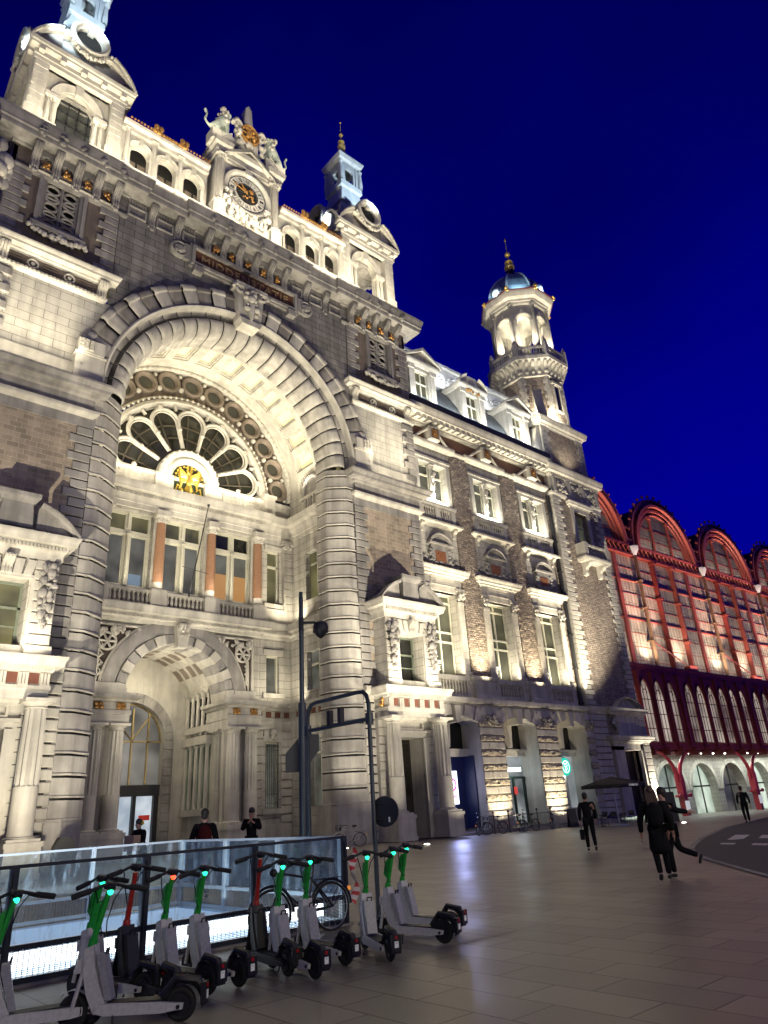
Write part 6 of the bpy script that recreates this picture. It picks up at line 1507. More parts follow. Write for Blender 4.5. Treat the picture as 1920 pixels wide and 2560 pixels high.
# ================================================================== GROUND, ROAD
def paving():
    m, nt, b = newmat('stone_paving')
    tc = N(nt, 'ShaderNodeTexCoord'); mp = N(nt, 'ShaderNodeMapping'); mp.inputs['Rotation'].default_value = (0, 0, R(90)); L(nt, tc.outputs['Object'], mp.inputs['Vector'])
    br = N(nt, 'ShaderNodeTexBrick'); br.offset = .37; br.offset_frequency = 2
    for k, v in (('Scale', 1), ('Brick Width', 1.15), ('Row Height', .58), ('Mortar Size', .011), ('Mortar Smooth', .3), ('Bias', 0.0)): br.inputs[k].default_value = v
    br.inputs['Color1'].default_value = (.26, .225, .18, 1); br.inputs['Color2'].default_value = (.185, .16, .13, 1); br.inputs['Mortar'].default_value = (.035, .028, .024, 1)
    L(nt, mp.outputs[0], br.inputs['Vector'])
    n1 = N(nt, 'ShaderNodeTexNoise', Scale=.7, Detail=6.0); L(nt, tc.outputs['Object'], n1.inputs['Vector'])
    n2 = N(nt, 'ShaderNodeTexNoise', Scale=60.0, Detail=3.0); L(nt, tc.outputs['Object'], n2.inputs['Vector'])
    a = N(nt, 'ShaderNodeMapRange'); a.inputs['From Min'].default_value = .3; a.inputs['From Max'].default_value = .7; a.inputs['To Min'].default_value = .72; a.inputs['To Max'].default_value = 1.12; L(nt, n1.outputs[0], a.inputs['Value'])
    a2 = N(nt, 'ShaderNodeMapRange'); a2.inputs['From Min'].default_value = .3; a2.inputs['From Max'].default_value = .7; a2.inputs['To Min'].default_value = .82; a2.inputs['To Max'].default_value = 1.15; L(nt, n2.outputs[0], a2.inputs['Value'])
    mu = N(nt, 'ShaderNodeMath', operation='MULTIPLY'); L(nt, a.outputs[0], mu.inputs[0]); L(nt, a2.outputs[0], mu.inputs[1])
    mx = N(nt, 'ShaderNodeMix', data_type='RGBA', blend_type='MULTIPLY'); mx.inputs['Factor'].default_value = 1; L(nt, br.outputs['Color'], mx.inputs[6]); L(nt, mu.outputs[0], mx.inputs[7]); L(nt, mx.outputs[2], b.inputs['Base Color'])
    rr = N(nt, 'ShaderNodeMapRange'); rr.inputs['From Min'].default_value = .2; rr.inputs['From Max'].default_value = .8; rr.inputs['To Min'].default_value = .27; rr.inputs['To Max'].default_value = .5; L(nt, n1.outputs[0], rr.inputs['Value']); L(nt, rr.outputs[0], b.inputs['Roughness'])
    # slabs lie slightly uneven: each course tilts a little
    wv = N(nt, 'ShaderNodeTexNoise', Scale=1.3, Detail=2.0); L(nt, tc.outputs['Object'], wv.inputs['Vector'])
    h1 = N(nt, 'ShaderNodeMath', operation='MULTIPLY_ADD'); h1.inputs[1].default_value = -.35; L(nt, br.outputs['Fac'], h1.inputs[0]); L(nt, wv.outputs[0], h1.inputs[2])
    h2 = N(nt, 'ShaderNodeMath', operation='MULTIPLY_ADD'); h2.inputs[1].default_value = .06; L(nt, n2.outputs[0], h2.inputs[0]); L(nt, h1.outputs[0], h2.inputs[2])
    bp = N(nt, 'ShaderNodeBump', Strength=.5, Distance=.015); L(nt, h2.outputs[0], bp.inputs['Height']); L(nt, bp.outputs[0], b.inputs['Normal'])
    return m
PAVE = paving()
ASPH = stone('asphalt', (.05, .045, .042), None, .2, rough=.75, bump=.5)
PAINT = plain('road_paint', (.55, .53, .5), .6, var=.2, scale=8)
WX = (-4.0, 7.85, 10.2, 16.0)     # stairwell opening x0, x1, y0, y1
g = MB()
xs = [-300, -60, -20, WX[0], WX[1], 25, 60, 120, 300, 900]; ys = [-300, -60, -10, WX[2], WX[3], 60, 300, 900]
for i in range(len(xs)-1):
    for j in range(len(ys)-1):
        if xs[i] == WX[0] and ys[j] == WX[2]: continue
        g.face([(xs[i], ys[j], gz(xs[i])), (xs[i+1], ys[j], gz(xs[i+1])), (xs[i+1], ys[j+1], gz(xs[i+1])), (xs[i], ys[j+1], gz(xs[i]))])
struct('ground', g, PAVE)
kp = [(9.5, .5), (13, 4.2), (15.95, 6.9), (17.0, 7.8), (18.9, 9.4), (20.8, 10.8), (22.8, 11.9), (25, 12.85), (29, 14.5), (37, 17.4), (50, 21), (80, 27), (200, 52)]
g = MB(); rows = []
for x, y in kp: rows.append([(x, y, gz(x)+.004), (x+3, y-26, gz(x+3)+.004), (x+6, y-120, gz(x+6)+.004)])
g.grid(rows); struct('road', g, ASPH)
g = MB()
for i in range(len(kp)-1):
    (x0, y0), (x1, y1) = kp[i], kp[i+1]; d = Vector((x1-x0, y1-y0)).normalized(); nx, ny = -d.y, d.x
    z0, z1 = gz(x0), gz(x1)
    q = [(x0, y0), (x1, y1), (x1+nx*.16, y1+ny*.16), (x0+nx*.16, y0+ny*.16)]
    g.face([(q[0][0], q[0][1], z0+.02), (q[1][0], q[1][1], z1+.02), (q[2][0], q[2][1], z1+.02), (q[3][0], q[3][1], z0+.02)])
    g.face([(q[0][0], q[0][1], z0), (q[1][0], q[1][1], z1), (q[1][0], q[1][1], z1+.02), (q[0][0], q[0][1], z0+.02)])
struct('kerb', g, GREYST)
g = MB()
for k in range(6):
    ox, oy = -.45*k, -1.2*k
    g.face([(x+ox, y+oy, gz(x+ox)+.009) for x, y in ((24.2, 11.75), (24.0, 11.2), (29.6, 13.1), (29.8, 13.75))])
struct('crosswalk_marking', g, PAINT)
g = MB(); g.face([(2.0, 7.25, .004), (9.2, 7.32, .004), (9.2, 7.36, .004), (2.0, 7.29, .004)])
for k in range(6): g.face([(2.6+1.15*k, 7.3, .004), (2.64+1.15*k, 7.3, .004), (2.64+1.15*k, 9.9, .004), (2.6+1.15*k, 9.9, .004)])
struct('parking_marking', g, plain('worn_grey_paint', (.30, .27, .24), .6, var=.4, scale=12))

# ================================================================== STAIRWELL AND GLASS BARRIER
WELLM = plain('pale_blue_grey_wall', (.50, .58, .66), .5, var=.12, scale=2)
w = MB(); x0, x1, y0, y1 = WX; zb = -4.2
w.face([(x0, y0, 0), (x1, y0, 0), (x1, y0, zb), (x0, y0, zb)]); w.face([(x0, y1, 0), (x0, y1, zb), (x1, y1, zb), (x1, y1, 0)])
w.face([(x1, y0, 0), (x1, y1, 0), (x1, y1, zb), (x1, y0, zb)]); w.face([(x0, y1, 0), (x0, y0, 0), (x0, y0, zb), (x0, y1, zb)]); w.face([(x0, y0, zb), (x1, y0, zb), (x1, y1, zb), (x0, y1, zb)])
struct('stairwell', w, WELLM)
w = MB()
for k in range(20): w.box(x0+.4*k+1.5, x0+.4*k+1.9, y0+.6, y1-.4, zb, zb+.2*k+.1 if zb+.2*k < -.3 else -.4)
struct('stairs', w, GREYST)
GB = thing('glass_barrier', 'glazed metal barrier with dark rails around the lit stairwell', 'barrier', (2, 10.15, 0))
STEEL = plain('dark_blue_grey_steel', (.035, .042, .055), .4, .5)
STEELP = plain('pale_grey_steel', (.42, .47, .5), .4, .3)
def clearglass():
    m, nt, b = newmat('scratched_clear_glass'); out = nt.nodes['Material Output']
    tr = N(nt, 'ShaderNodeBsdfTransparent'); tr.inputs[0].default_value = (.86, .91, .93, 1)
    gl = N(nt, 'ShaderNodeBsdfGlossy'); gl.inputs['Roughness'].default_value = .06; gl.inputs[0].default_value = (.9, .95, 1, 1)
    df = N(nt, 'ShaderNodeBsdfDiffuse'); df.inputs[0].default_value = (.7, .78, .84, 1)
    fr = N(nt, 'ShaderNodeFresnel', IOR=1.45)
    m1 = N(nt, 'ShaderNodeMixShader'); L(nt, fr.outputs[0], m1.inputs[0]); L(nt, tr.outputs[0], m1.inputs[1]); L(nt, gl.outputs[0], m1.inputs[2])
    tc = N(nt, 'ShaderNodeTexCoord'); mp = N(nt, 'ShaderNodeMapping'); mp.inputs['Scale'].default_value = (4, 4, .9); L(nt, tc.outputs['Object'], mp.inputs['Vector'])
    no = N(nt, 'ShaderNodeTexNoise', Scale=1.6, Detail=7.0, Roughness=.7); L(nt, mp.outputs[0], no.inputs['Vector'])
    rp = N(nt, 'ShaderNodeMapRange'); rp.inputs['From Min'].default_value = .52; rp.inputs['From Max'].default_value = .74; rp.inputs['To Min'].default_value = .03; rp.inputs['To Max'].default_value = .4; L(nt, no.outputs[0], rp.inputs['Value'])
    m2 = N(nt, 'ShaderNodeMixShader'); L(nt, rp.outputs[0], m2.inputs[0]); L(nt, m1.outputs[0], m2.inputs[1]); L(nt, df.outputs[0], m2.inputs[2])
    L(nt, m2.outputs[0], out.inputs['Surface']); return m
CGLASS = clearglass()
def meshmat():
    m, nt, b = newmat('wire_mesh'); out = nt.nodes['Material Output']; tc, vec = wallvec(nt)
    br = N(nt, 'ShaderNodeTexBrick'); br.offset = 0
    for k, v in (('Scale', 1), ('Brick Width', .062), ('Row Height', .02), ('Mortar Size', .0042), ('Mortar Smooth', 0), ('Bias', 0)): br.inputs[k].default_value = v
    L(nt, vec.outputs[0], br.inputs['Vector']); tr = N(nt, 'ShaderNodeBsdfTransparent'); ms = N(nt, 'ShaderNodeMixShader'); L(nt, br.outputs['Fac'], ms.inputs[0]); L(nt, tr.outputs[0], ms.inputs[1]); L(nt, b.outputs[0], ms.inputs[2])
    b.inputs['Base Color'].default_value = (.08, .09, .1, 1); b.inputs['Metallic'].default_value = .6; b.inputs['Roughness'].default_value = .4
    L(nt, ms.outputs[0], out.inputs['Surface']); return m
WIRE = meshmat()
def bar_run(px, along, fixed, steel):
    for i, p in enumerate(px):
        m = MB()
        if along == 'x': m.box(p-.045, p+.045, fixed-.05, fixed+.05, 0, 1.29); m.box(p-.02, p+.02, fixed-.075, fixed-.05, .05, 1.2)
        else: m.box(fixed-.05, fixed+.05, p-.045, p+.045, 0, 1.29)
        obj('post', m, steel, GB)
        if i == len(px)-1: continue
        q = px[i+1]; a, b = p+.045, q-.045
        for nm, z0, z1, t in (('top_rail', 1.25, 1.29, .035), ('middle_rail', .37, .43, .035), ('bottom_rail', .03, .09, .03)):
            m = MB()
            if along == 'x': m.box(a, b, fixed-t, fixed+t, z0, z1)
            else: m.box(fixed-t, fixed+t, a, b, z0, z1)
            obj(nm, m, steel, GB)
        m = MB()
        if along == 'x': m.box(a+.01, b-.01, fixed-.006, fixed+.006, .44, 1.24)
        else: m.box(fixed-.006, fixed+.006, a+.01, b-.01, .44, 1.24)
        obj('glass_panel', m, CGLASS, GB)
        m = MB()
        if along == 'x': m.face([(a, fixed, .09), (b, fixed, .09), (b, fixed, .37), (a, fixed, .37)])
        else: m.face([(fixed, a, .09), (fixed, b, .09), (fixed, b, .37), (fixed, a, .37)])
        obj('wire_mesh_panel', m, WIRE, GB)
bar_run([-3.9, -2.25, -.6, 1.08, 2.77, 4.43, 6.11, 7.8], 'x', 10.15, STEEL)
bar_run([10.2, 12.1, 14.05, 16.0], 'y', 7.8, STEELP)
bar_run([-3.9, -1.95, 0, 1.95, 3.9, 5.85, 7.8], 'x', 16.05, STEELP)
m = MB(); m.box(-4, 7.9, 10.05, 10.28, -.02, .03); obj('plinth', m, GREYST, GB)
m = MB(); m.box(-3.8, 7.7, 10.6, 10.7, .11, .29); obj('light_strip', m, plain('white_tube', (1, 1, 1), .4, emit=3, ecol=(.88, .95, 1)), GB)
m = MB(); m.box(-3.9, 7.7, 12.9, 15.9, -.3, -.02); m.box(-3.9, 7.7, 12.85, 12.9, -1.2, .03); tag(obj('frosted_roof_slab', m, plain('frosted_blue_glass', (.42, .5, .6), .5, var=.2, scale=1.5, emit=.5, ecol=(.5, .7, 1))), 'pale blue frosted slab inside the glazed barrier', 'roof slab')
sg = MB(); sg.box(7.9, 7.93, 10.4, 10.75, .62, 1.02)

# ================================================================== SCOOTERS
WHITEP = plain('white_plastic', (.62, .62, .60), .4, var=.06); BLACKP = plain('black_plastic', (.012, .012, .013), .5); TYRE = plain('black_rubber', (.014, .014, .014), .8)
GREENP = plain('lime_green_paint', (.012, .36, .035), .4, var=.08); GREYP = plain('grey_battery_plastic', (.36, .36, .38), .35, var=.1); ORED = plain('orange_red_paint', (.42, .022, .012), .4, var=.1)
LEDG = plain('green_led', (.1, .9, .5), .3, emit=2.6, ecol=(.02, 1, .45)); LEDR = plain('red_led', (1, .1, .05), .3, emit=3.5, ecol=(1, .06, .02)); PLATE = plain('white_plate', (.75, .75, .72), .5, emit=.06, ecol=(1, 1, 1)); REFL = plain('red_reflector', (.5, .01, .015), .3, var=.2)
def wheel_mb(x, z, r, t):
    m = MB(); m.tube([(x + (r-t)*cos(2*PI*k/22), 0, z + (r-t)*sin(2*PI*k/22)) for k in range(23)], t, 8, False); return m
def yprism(m, poly, y0, y1):
    m.face([(x, y0, z) for x, z in poly]); m.face([(x, y1, z) for x, z in poly[::-1]])
    for i in range(len(poly)):
        a, b = poly[i], poly[(i+1) % len(poly)]; m.face([(a[0], y0, a[1]), (a[0], y1, a[1]), (b[0], y1, b[1]), (b[0], y0, b[1])])
def scooter(name, label, kind):
    t = thing(name, label, 'scooter', (0, 0, 0), 0, 'hire scooters parked at the glass barrier', local=True)
    red = kind == 'red'; body = plain('dark_scooter_body', (.02, .02, .022), .45) if red else WHITEP; stemc = ORED if red else GREENP
    hz = 1.2 if red else 1.11
    for x in (0, .96):
        o = obj('wheel', wheel_mb(x, .14, .14, .032), TYRE, t); h = MB(); h.mi = 0
        h.tube([(x, -.035, .14), (x, .035, .14)], .085, 16); obj('hub', h, BLACKP, o)
    m = MB(); m.box(.14, .66, -.085, .085, .165, .2); obj('deck', m, BLACKP, t)
    for s in (-1, 1):
        m = MB(); y0, y1 = sorted((s*.085, s*.115)); yprism(m, [(-.04, .12), (.03, .115), (.16, .10), (.66, .11), (.74, .14), (.70, .20), (.62, .2), (.16, .185), (-.05, .165)], y0, y1); o = obj('side_rail', m, body, t)
        b = MB(); b.tube([(0, s*.113, .14), (0, s*.122, .14)], .018, 8); obj('axle_bolt', b, BLACKP, o)
    m = MB()
    for yy, k in ((.0, 1),):
        P = [(.64, .10), (.76, .12), (.84, .28), (.885, .46), (.885, .63), (.80, .66), (.775, .5), (.72, .34), (.655, .2)]
        m.grid([[(x, y*(1-.25*max(0, (z-.4))), z) for x, z in P] for y in (-.072, -.08, .08, .072)]); 
        m.face([(x, -.072*(1-.25*max(0, (z-.4))), z) for x, z in P]); m.face([(x, .072*(1-.25*max(0, (z-.4))), z) for x, z in P[::-1]])
        m.grid([[(P[-1][0], y, P[-1][1]) for y in (-.078, .078)], [(P[0][0], y, P[0][1]) for y in (-.078, .078)]])
    o = obj('body', m, body, t)
    if not red:
        m = MB()
        for k in range(7): m.tube([(.72+.017*k+.008*(k % 2), s*.083, .24+.045*k) for s in (-1,)]+[(.735+.017*k, -.083, .262+.045*k), (.722+.017*k, -.083, .278+.045*k)], .006, 4)
        obj('lettering', m, BLACKP, o)
    m = MB()
    P = [(.61, .22), (.665, .22), (.765, .52), (.765, .58), (.70, .585), (.69, .54)]; yprism(m, P, -.065, .065); b_ = obj('battery', m, BLACKP if red else GREYP, t)
    m = MB(); m.tube([(.70, -.03, .575), (.69, -.03, .615), (.69, .03, .615), (.70, .03, .575)], .01, 6); obj('carry_handle', m, BLACKP, b_)
    hx = .72
    m = MB(); m.tube([(.845, 0, .6), (.838, 0, .66), (.832, 0, .70), (.828, 0, .71), (hx+.01, 0, hz-.03)], [.042, .042, .04, .03, .027], 12); st = obj('stem', m, stemc, t)
    if not red:
        m = MB(); a, b = (.80, .76), (.755, 1.0); d = (.07, .012)
        yprism(m, [(a[0]+.02, a[1]), (a[0]+.075, a[1]+.06), (b[0]+.085, b[1]-.03), (b[0]+.03, b[1]+.02)], -.035, .035); obj('front_plate', m, GREENP, st)
    m = MB(); m.tube([(hx-.02, -.33, hz-.035), (hx-.005, -.17, hz+.0), (hx+.02, -.06, hz+.03), (hx+.02, .06, hz+.03), (hx-.005, .17, hz+.0), (hx-.02, .33, hz-.035)], .016, 8)
    m.tube([(hx-.01, -.05, hz+.015), (hx+.02, .05, hz+.03)], .035, 8); m.ball((hx, 0, hz+.015), .05, 10, 6, 1, 1, .7); hb = obj('handlebar', m, BLACKP, t)
    for s in (-1, 1):
        m = MB(); m.tube([(hx-.008, s*.18, hz-.003), (hx-.025, s*.35, hz-.04)], .026, 8); obj('grip', m, TYRE, hb)
        m = MB(); m.tube([(hx+.03, s*.13, hz), (hx+.10, s*.08, hz-.10), (hx+.11, s*.03, hz-.28), (hx+.075, s*.02, hz-.40)], .006, 5); obj('brake_cable', m, BLACKP, hb)
        m = MB(); m.tube([(hx+.03, s*.12, hz), (hx+.05, s*.18, hz-.02), (hx+.03, s*.27, hz-.04)], .007, 5); obj('brake_lever', m, IRON, hb)
    if not red:
        m = MB(); m.tube([(hx-.035, 0, hz-.028), (hx-.012, 0, hz-.03), (hx+.015, 0, hz-.032)], [.016, .028, .02], 14); obj('status_light', m, LEDR if kind == 'alert' else LEDG, hb)
    m = MB(); m.tube([(.865, -.055, .52), (.955, -.055, .16)], .02, 6); m.tube([(.865, .055, .52), (.955, .055, .16)], .02, 6); m.box(.85, .95, -.06, .06, .44, .54)
    m.grid([[(.96 + .17*cos(a), y, .14 + .17*sin(a)) for y in (-.05, .05)] for a in [PI*(.25+.55*k/8) for k in range(9)]]); obj('fork', m, body, t)
    m = MB(); rows = []
    for k in range(13):
        a = PI*(-.02 + .83*k/12) if False else PI*(.28+.78*k/12); rr = .17 + .03*(k/12)
        rows.append([(rr*cos(a), y, .14+rr*sin(a)) for y in (-.07, -.055, 0, .055, .07)])
    m.grid(rows); m.box(-.235, -.185, -.06, .06, .13, .3); m.tube([(.16, 0, .2), (.05, 0, .34), (-.15, 0, .31), (-.22, 0, .2)], [.05, .04, .045, .03], 8); f = obj('rear_fender', m, BLACKP, t)
    if not red:
        m = MB(); m.box(-.242, -.236, -.024, .024, .17, .235); m.mi = 0; p = obj('number_plate', m, PLATE, f)
    m = MB(); m.box(-.243, -.235, -.014, .014, .258, .29); obj('reflector', m, REFL, f)
    m = MB(); m.tube([(.58, .09, .15), (.55, .16, .005)], .009, 6); obj('kickstand', m, IRON, t)
    return t
SG = 'hire scooters parked at the glass barrier'
base_g = scooter('electric_scooter', 'white and green scooter at the left edge of the picture, half cut off', 'green')
base_a = scooter('electric_scooter', 'white and green scooter whose display ring glows red', 'alert')
base_r = scooter('electric_scooter', 'dark scooter with a red stem, right of the big front scooter', 'red')
SP = [
 ('g', 2.87, 7.62, 165, 'white and green scooter at the left edge of the picture, half cut off'),
 ('g', 3.55, 7.98, 112, 'white and green scooter half hidden behind the big front scooter'),
 ('g', 3.47, 7.0, 141, 'nearest white and green scooter seen side-on, large in the lower left'),
 ('r', 3.66, 7.70, 98, 'dark scooter with a red stem, right of the big front scooter'),
 ('a', 4.12, 7.72, 99, 'white and green scooter whose display ring glows red'),
 ('g', 4.50, 7.75, 96, 'white and green scooter just right of the one with the red glow'),
 ('r', 5.10, 7.72, 84, 'dark scooter with a red stem beside the black bicycle'),
 ('g', 5.19, 7.32, 86, 'white and green scooter in front of the black bicycle front wheel'),
 ('g', 5.82, 7.6, 88, 'white and green scooter in front of the black bicycle rear wheel'),
 ('g', 6.27, 7.31, 69, 'white and green scooter seen straight from behind, in front of the pipe frame'),
 ('g', 7.41, 7.54, 106, 'white and green scooter second from the right end of the row'),
 ('g', 8.0, 7.97, 100, 'last white and green scooter at the right end of the row')]
seen = {'g': base_g, 'a': base_a, 'r': base_r}; used = set()
for k, x, y, a, lab in SP:
    if k not in used:
        used.add(k); o = seen[k]; o.location = (x, y, 0); o.rotation_euler = (0, 0, R(a)); o['label'] = lab
    else: dup(seen[k], (x, y, 0), R(a), lab, SG)

for o in [q for q in COL.objects if q.get('category') == 'scooter']:
    tw = {0: -68, 2: -55}.get(next((i for i, q in enumerate(SP) if q[4] == o['label']), -1), 0)
    for c in o.children:
        if c.name.startswith('handlebar') and tw:
            p = Vector((.72, 0, 0)); c.rotation_euler = (0, 0, R(tw)); c.location = p - Matrix.Rotation(R(tw), 3, 'Z') @ p
# ================================================================== BICYCLES
def bicycle(label, col, basket=False):
    t = thing('bicycle', label, 'bicycle', (0, 0, 0), 0, 'parked bicycles', local=True); r = .34
    for x in (0, 1.05):
        o = obj('wheel', wheel_mb(x, r, r, .02), TYRE, t); m = MB()
        m.tube([(x + (r-.035)*cos(2*PI*k/22), 0, r + (r-.035)*sin(2*PI*k/22)) for k in range(23)], .008, 5, False)
        for k in range(14): m.tube([(x, .02 if k % 2 else -.02, r), (x+(r-.04)*cos(2*PI*k/14), 0, r+(r-.04)*sin(2*PI*k/14))], .003, 4)
        m.tube([(x, -.05, r), (x, .05, r)], .025, 8); obj('spokes', m, STEELP, o)
    m = MB(); bb, st, hd, hd2 = (.43, 0, .3), (.3, 0, .85), (.86, 0, .92), (.9, 0, .68)
    for a, b in ((bb, st), (bb, hd2), ((.33, 0, .75), (.87, 0, .86)), (hd2, hd), ((0, .05, r), (.43, .03, .3)), ((0, .05, r), (.32, .02, .72)), ((0, -.05, r), (.43, -.03, .3)), ((0, -.05, r), (.32, -.02, .72)), (hd2, (.97, .05, .5)), ((.97, .05, .5), (1.05, .05, r)), (hd2, (.97, -.05, .5)), ((.97, -.05, .5), (1.05, -.05, r))): m.tube([a, b], .016, 7)
    obj('frame', m, col, t)
    m = MB(); m.tube([(.86, 0, .92), (.86, 0, 1.0), (.88, 0, 1.02)], .014, 6); m.tube([(.66, -.28, 1.02), (.82, -.24, 1.05), (.9, -.06, 1.03), (.9, .06, 1.03), (.82, .24, 1.05), (.66, .28, 1.02)], .013, 6); m.ball((1.0, 0, .88), .06, 8, 6); obj('handlebar', m, IRON, t)
    m = MB(); m.tube([(.3, 0, .85), (.28, 0, .95)], .014, 6); m.ball((.26, 0, .98), .13, 10, 6, 1.05, .75, .38); obj('saddle', m, BLACKP, t)
    m = MB()
    for x in (0, 1.05): m.tube([(x + (r+.03)*cos(a), 0, r + (r+.03)*sin(a)) for a in [PI*(.08+.92*k/14) for k in range(15)]], .022, 6)
    obj('mudguards', m, col, t)
    m = MB()
    for y in (-.07, .07): m.tube([(.25, y, .72), (-.3, y, .72), (0, y, r)], .008, 5)
    for x in (-.3, -.1, .1): m.tube([(x, -.07, .72), (x, .07, .72)], .007, 5)
    m.tube([(.43, -.1, .3), (.52, -.14, .2)], .012, 6); m.tube([(.43, .1, .3), (.34, .14, .4)], .012, 6); m.lathey([(.09, -.05), (.09, -.045)], .43, .3, 0, 14); obj('rack_and_crank', m, IRON, t)
    m = MB(); m.box(-.37, -.35, -.03, .03, .52, .58); obj('reflector', m, plain('amber_reflector', (.8, .25, .03), .4, emit=.5, ecol=(1, .35, .05)), t)
    if basket:
        m = MB()
        for k in range(4): m.frame(.92, 1.22, 0, 1, 0, 0, .1) if False else m.tube([(.95, -.15, .82+.08*k), (1.2, -.17, .82+.08*k), (1.2, .17, .82+.08*k), (.95, .15, .82+.08*k), (.95, -.15, .82+.08*k)], .007, 4)
        for y in (-.15, -.05, .05, .15):
            for x in (.95, 1.2): m.tube([(x, y, .82), (x, y, 1.06)], .005, 4)
        obj('basket', m, IRON, t)
    return t
BLKP = plain('black_bike_paint', (.012, .012, .014), .35); CRM = plain('cream_bike_paint', (.45, .42, .36), .4)
b1 = bicycle('black city bicycle with rear rack leaning on the glass barrier', BLKP); b1.location = (7.3, 9.82, 0); b1.rotation_euler = (R(4), 0, R(178))
b2 = bicycle('pale bicycle with white wheels standing against the right arch pier', CRM, True); b2.location = (24.3, 30.2, 0); b2.rotation_euler = (0, 0, R(150))
for x, y, a, lab in ((33.6, 30.6, 20, 'leftmost dark bicycle at the black railing, beside the portico'), (35.7, 30.5, 160, 'dark bicycle second from the left at the black railing'), (37.3, 30.5, 25, 'dark bicycle leaning on the middle of the black railing'), (38.9, 30.5, 170, 'dark bicycle fourth along the black railing'), (40.4, 30.4, 30, 'dark bicycle at the right end of the black railing')):
    d = dup(b1, (x, y, gz(x)), R(a), lab, 'parked bicycles'); d.rotation_euler = (0, 0, R(a))

# ================================================================== STREET FURNITURE
GR = thing('pipe_frame', 'tall grey bent-pipe portal frame standing behind the scooters', 'frame', (8.45, 10.4, 0))
m = MB(); x = 8.5; ya, yb, zt = 10.15, 12.1, 3.72
m.tube([(x, ya, 0), (x, ya, zt-.25), (x, ya+.05, zt-.1), (x, ya+.14, zt-.02), (x, ya+.3, zt), (x, yb-.3, zt), (x, yb-.14, zt-.02), (x, yb-.05, zt-.1), (x, yb, zt-.25), (x, yb, 0)], .04, 12)
PIPE = plain('slate_grey_pipe', (.05, .062, .07), .4, .4); obj('portal_pipe', m, PIPE, GR)
m = MB(); m.tube([(x, ya, zt-.52), (x, yb, zt-.52)], .04, 10); m.tube([(x, ya, zt-.62), (x, ya, zt-.42)], .075, 10); m.tube([(x, yb, zt-.62), (x, yb, zt-.42)], .075, 10); cbar = obj('crossbar', m, PIPE, GR)
for y in (11.0, 11.35): m = MB(); m.box(x-.05, x+.05, y-.045, y+.045, zt-.5, zt-.22); obj('bracket', m, IRON, cbar)
RSN = MB(); RSN.lathe([(.0, 0)], 0, 0, 3) if False else None
m = MB(); m.tube([(8.62, 10.0, 1.62), (8.66, 10.02, 1.62)], .25, 28); m.tube([(8.52, 10.1, 1.75), (8.64, 10.02, 1.75)], .02, 6); m.tube([(8.52, 10.1, 1.5), (8.64, 10.02, 1.5)], .02, 6)
rs = tag(obj('round_sign', m, plain('dark_sign_back', (.02, .02, .022), .5)), 'dark back of a round traffic sign fixed to the pipe frame', 'sign')
m = MB(); m.box(8.615, 8.618, 9.86, 9.9, 1.45, 1.53); obj('sticker', m, PLATE, rs)
LP = thing('mast', 'slim dark mast with a camera on a short arm', 'mast', (11.75, 17.0, 0))
m = MB(); m.tube([(11.75, 17, 0), (11.75, 17, 4.6)], .115, 12); m.tube([(11.75, 17, 4.6), (11.75, 17, 7.75)], .07, 10); m.tube([(11.75, 17, 7.6), (11.75, 17, 7.9)], .06, 8); obj('mast_pole', m, PIPE, LP)
m = MB(); m.tube([(11.75, 17, 6.95), (12.1, 16.75, 6.95)], .04, 8); m.tube([(11.75, 17, 6.7), (11.75, 17, 7.1)], .08, 10); m.lathe([(.06, .28), (.2, .2), (.24, .05), (.2, -.08), (.12, -.2), (.03, -.26)], 12.22, 16.66, 14, z=6.72); m.box(12.02, 12.42, 16.55, 16.78, 6.62, 6.74); obj('camera_head', m, IRON, LP)
m = MB(); m.prism([(11.35, 2.75), (11.35, 3.25), (11.8, 3.75), (12.3, 3.75), (12.3, 3.3), (11.85, 2.75)], 17.14, 17.18); m.rot((11.85, 17.1), R(-28)); hs = tag(obj('warning_sign', m, plain('sign_back_grey', (.05, .05, .05), .5, .3)), 'dark angular sign seen from behind on the slim mast', 'sign')
m = MB(); m.tube([(11.75, 17.0, 3.3), (11.95, 17.13, 3.3)], .02, 6); obj('clamp', m, IRON, hs)
RL = thing('railing', 'black iron railing with ball finials in front of the shopfronts', 'railing', (38, 31.3, 0))
for k in range(6): x = 34.4+1.45*k; m = MB(); m.tube([(x, 31.3, gz(x)), (x, 31.3, 1.0)], .035, 8); m.ball((x, 31.3, 1.08), .075, 8, 6); obj('railing_post', m, IRON, RL)
m = MB()
for zz in (.85, .15): m.tube([(34.4, 31.3, zz), (41.65, 31.3, zz)], .02, 6)
for k in range(48): x = 34.5+.15*k; m.tube([(x, 31.3, .0), (x, 31.3, .85)], .008, 4)
obj('railing_bars', m, IRON, RL)
for x0, lab in ((43.3, 'low white balustrade fence in front of the second shop pillar'),):
    m = MB()
    for k in range(10): m.tube([(x0+.26*k, 32.45, -.1), (x0+.26*k, 32.45, .72)], .02, 5)
    m.tube([(x0, 32.45, .72), (x0+2.4, 32.45, .72)], .025, 6); m.tube([(x0, 32.45, -.02), (x0+2.4, 32.45, -.02)], .025, 6); tag(obj('low_fence', m, WOODFR), lab, 'fence')
PS = thing('parasol', 'black café parasol with white lettering on its valance', 'parasol', (44.2, 27.8, gz(44.2)))
px, py = 44.2, 27.8; z0 = 2.3
m = MB(); hw = 1.5; n_ = [(px-hw, py-hw), (px+hw, py-hw), (px+hw, py+hw), (px-hw, py+hw)]
m.grid([[(px, py, z0+.5)]*4, [(px+(a-px)*.5, py+(b-py)*.5, z0+.27) for a, b in n_], [(a, b, z0) for a, b in n_], [(a, b, z0-.2) for a, b in n_]], closed=True); can = obj('canopy', m, plain('black_canvas', (.012, .012, .012), .85), PS, smooth=0, recalc=False)
